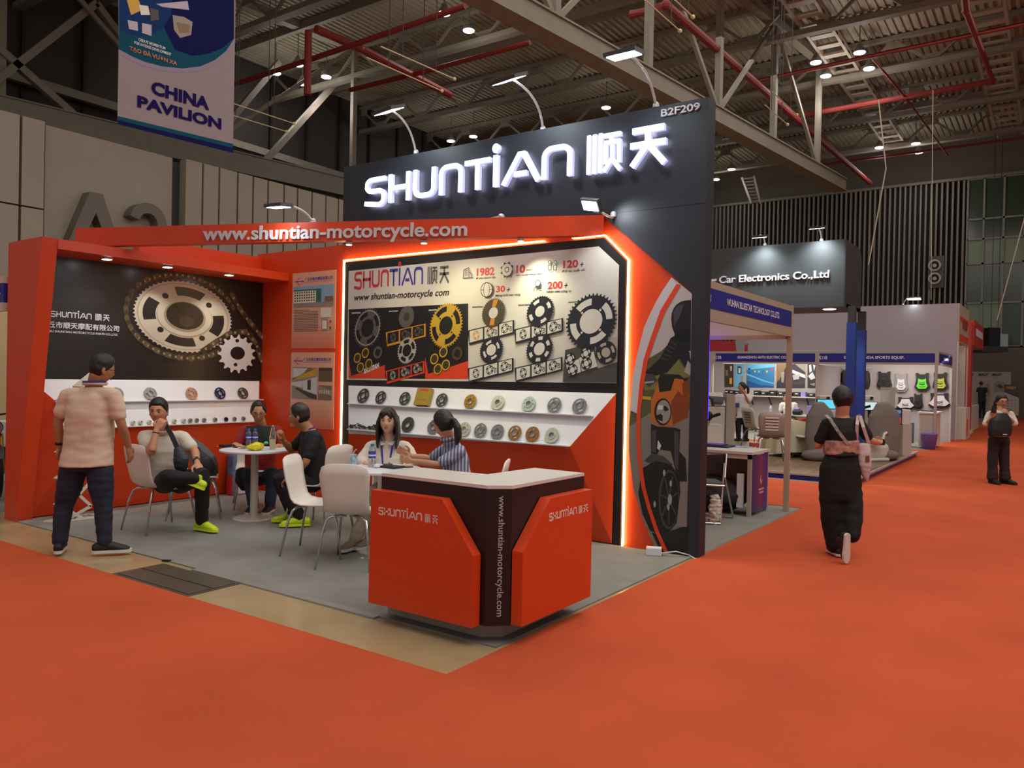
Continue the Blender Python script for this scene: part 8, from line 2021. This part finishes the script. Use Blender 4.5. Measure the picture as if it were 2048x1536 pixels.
for i, y_ in enumerate((zt_,)):
    c = Vector(onX(1828, 598, Xt)); flood(c, (Xt, c.y + .3, zt_), (Xt - .1, c.y + .2, zt_ + .3), 'small floodlight on the top edge of the white fabric wall', 30, (Xt - 1, c.y, 0), .4, .2)
# red and white board far left, seen under the shell booth beam
t = thing('red_white_board', 'red and white board glimpsed below the shell scheme beam', 'board', tuple(onX(1460, 690, 32)))
Fr_ = Frame((32, 20, 0), (0, -1, 0)); b = MB(); b.prism(P2(Fr_, (1415, 681), (1470, 682), (1473, 704), (1415, 704)), Fr_, -.1, 0, mat('booth crimson', '#b8323c', .5)); b.prism(P2(Fr_, (1470, 680), (1500, 678), (1500, 704), (1473, 704)), Fr_, -.1, 0, WF); b.prism(P2(Fr_, (1489, 704), (1490, 690), (1500, 686), (1500, 704)), Fr_, 0, .01, mat('booth crimson')); b.box(32.1, 32.2, 11.5, 16, 0, 2.8, WF); b.build('board_panel', t)
# ---- red portal and far booths
rp = thing('red_portal', 'bright red booth portal with a sign head and white foot', 'portal', (30.6, 2.5, 0))
RC = mat('portal red', '#b8382e', .45)
c0 = onX(1942, 866, 30.6); w_ = .55
b = MB(); b.box(30.6, 31.2, 2.45, 2.45 + w_, .1, 3.75, RC); b.build('column', rp); b = MB(); b.box(30.5, 31.3, 2.38, 2.50 + w_, 0, .12, KW); b.build('foot', rp)
b = MB(); b.box(30.9, 35.0, 2.40, 2.85, 3.0, 3.85, RC); b.build('sign_head', rp); b = MB(); b.box(30.5, 30.9, 2.9, 4.6, 2.75, 3.45, mat('booth beige')); b.build('beam', rp)
FP_ = Frame((30.9, 2.39, 0), (1, 0, 0)); b = MB()
for i in range(7): b.prism(rect(.6 + i * .42, 3.35, .88 + i * .42, 3.6), FP_, 0, .006, WTXT)
b.build('worn_lettering', rp)
b = MB(); b.box(31.2, 35.0, 2.5, 2.6, 0, .9, KW); b.build('low_wall', rp)
# hanging dark screen cube
t = thing('hanging_screen', 'black video cube hanging from the roof at the far end', 'screen', tuple(onX(2003, 680, 38)))
block(t, 'cube', 1978, 655, 2000, 695, 38, 1.5, BLACK); block(t, 'base_plate', 1965, 692, 2016, 703, 37.5, 1.8, mat('cube base', '#2a2c34', .5)); block(t, 'side_screen', 2001, 668, 2016, 694, 38.3, .1, mat('dim screen', '#4a4e52', .3, emit=.25, ecol='#8a8f90'))
b = MB()
for x_ in (1982, 1996): p_ = pxat(x_, 655, 38.7); b.tube([p_, (p_.x, p_.y, 14.2)], .02, DARK, 4)
b.build('suspension', t)
# MAST stand
XM = 47.0; FMS = Frame((XM, 12, 0), (0, -1, 0))
ms = thing('display_stand', 'far white exhibition wall with repeated MAST lettering', 'booth', (XM, 3, 0))
q = P2(FMS, (1905, 744), (2022, 744)); b = MB(); b.prism([(q[0][0], 0), (q[1][0], 0), (q[1][0], q[1][1]), (q[0][0], q[1][1])], FMS, -.2, 0, mat('stand white', '#a9a29a', .6)); b.build('wall_board', ms)
for xa in (1928, 1957, 1984): q = P2(FMS, (xa, 752), (xa + 20, 747)); text('MAST', FMS, q[0][0], q[1][0], q[0][1], q[1][1], BLACK, ms, d0=.01, bold=.03, shear=.2)
a = Art(FMS); a.d = .01
a.px([(1988, 768), (1996, 762), (2006, 764), (2015, 772), (2010, 784), (1998, 782), (1988, 786)], PGR); a.px([(1992, 772), (2000, 768), (2008, 774), (2002, 778)], PDK); a.px([(1912, 765), (1924, 762), (1926, 785), (1913, 788)], PDK); a.px([(1930, 766), (1940, 764), (1941, 786), (1930, 786)], PGR)
a.px([(1955, 757), (1985, 757), (1985, 760), (1955, 760)], mat('stand warm', '#c4a988', .5)); a.px([(1972, 768), (1980, 768), (1980, 790), (1972, 790)], PGR)
a.b.build('printed_picture', ms)
rb = thing('standee', 'black, white and orange roll-up stand with the word MAST', 'standee', tuple(G(2022, 836)))
Fst = Frame((45.0, 12, 0), (0, -1, 0)); q = P2(Fst, (2008, 769), (2038, 769), (2037, 836), (2009, 836))
b = MB(); b.prism(q, Fst, -.05, 0, mat('stand white')); b.build('banner_panel', rb)
a = Art(Fst); a.d = .005
a.px([(2008, 769), (2038, 769), (2038, 796), (2008, 784)], PDK); a.px([(2026, 824), (2037, 824), (2037, 828), (2026, 828)], GOLD2); a.px([(2026, 831), (2037, 831), (2037, 836), (2026, 836)], PDK)
for r_ in range(4):
    for c_ in range(3): a.px([(2015 + c_ * 7, 799 + r_ * 6), (2018 + c_ * 7, 799 + r_ * 6), (2018 + c_ * 7, 802 + r_ * 6), (2015 + c_ * 7, 802 + r_ * 6)], PGR)
a.b.build('printed_picture', rb)
q = P2(Fst, (2013, 778), (2033, 773)); text('MAST', Fst, q[0][0], q[1][0], q[0][1], q[1][1], GOLD2, rb, d0=.008, bold=.03, shear=.15)

flush()
bpy.data.scenes.remove(TS)
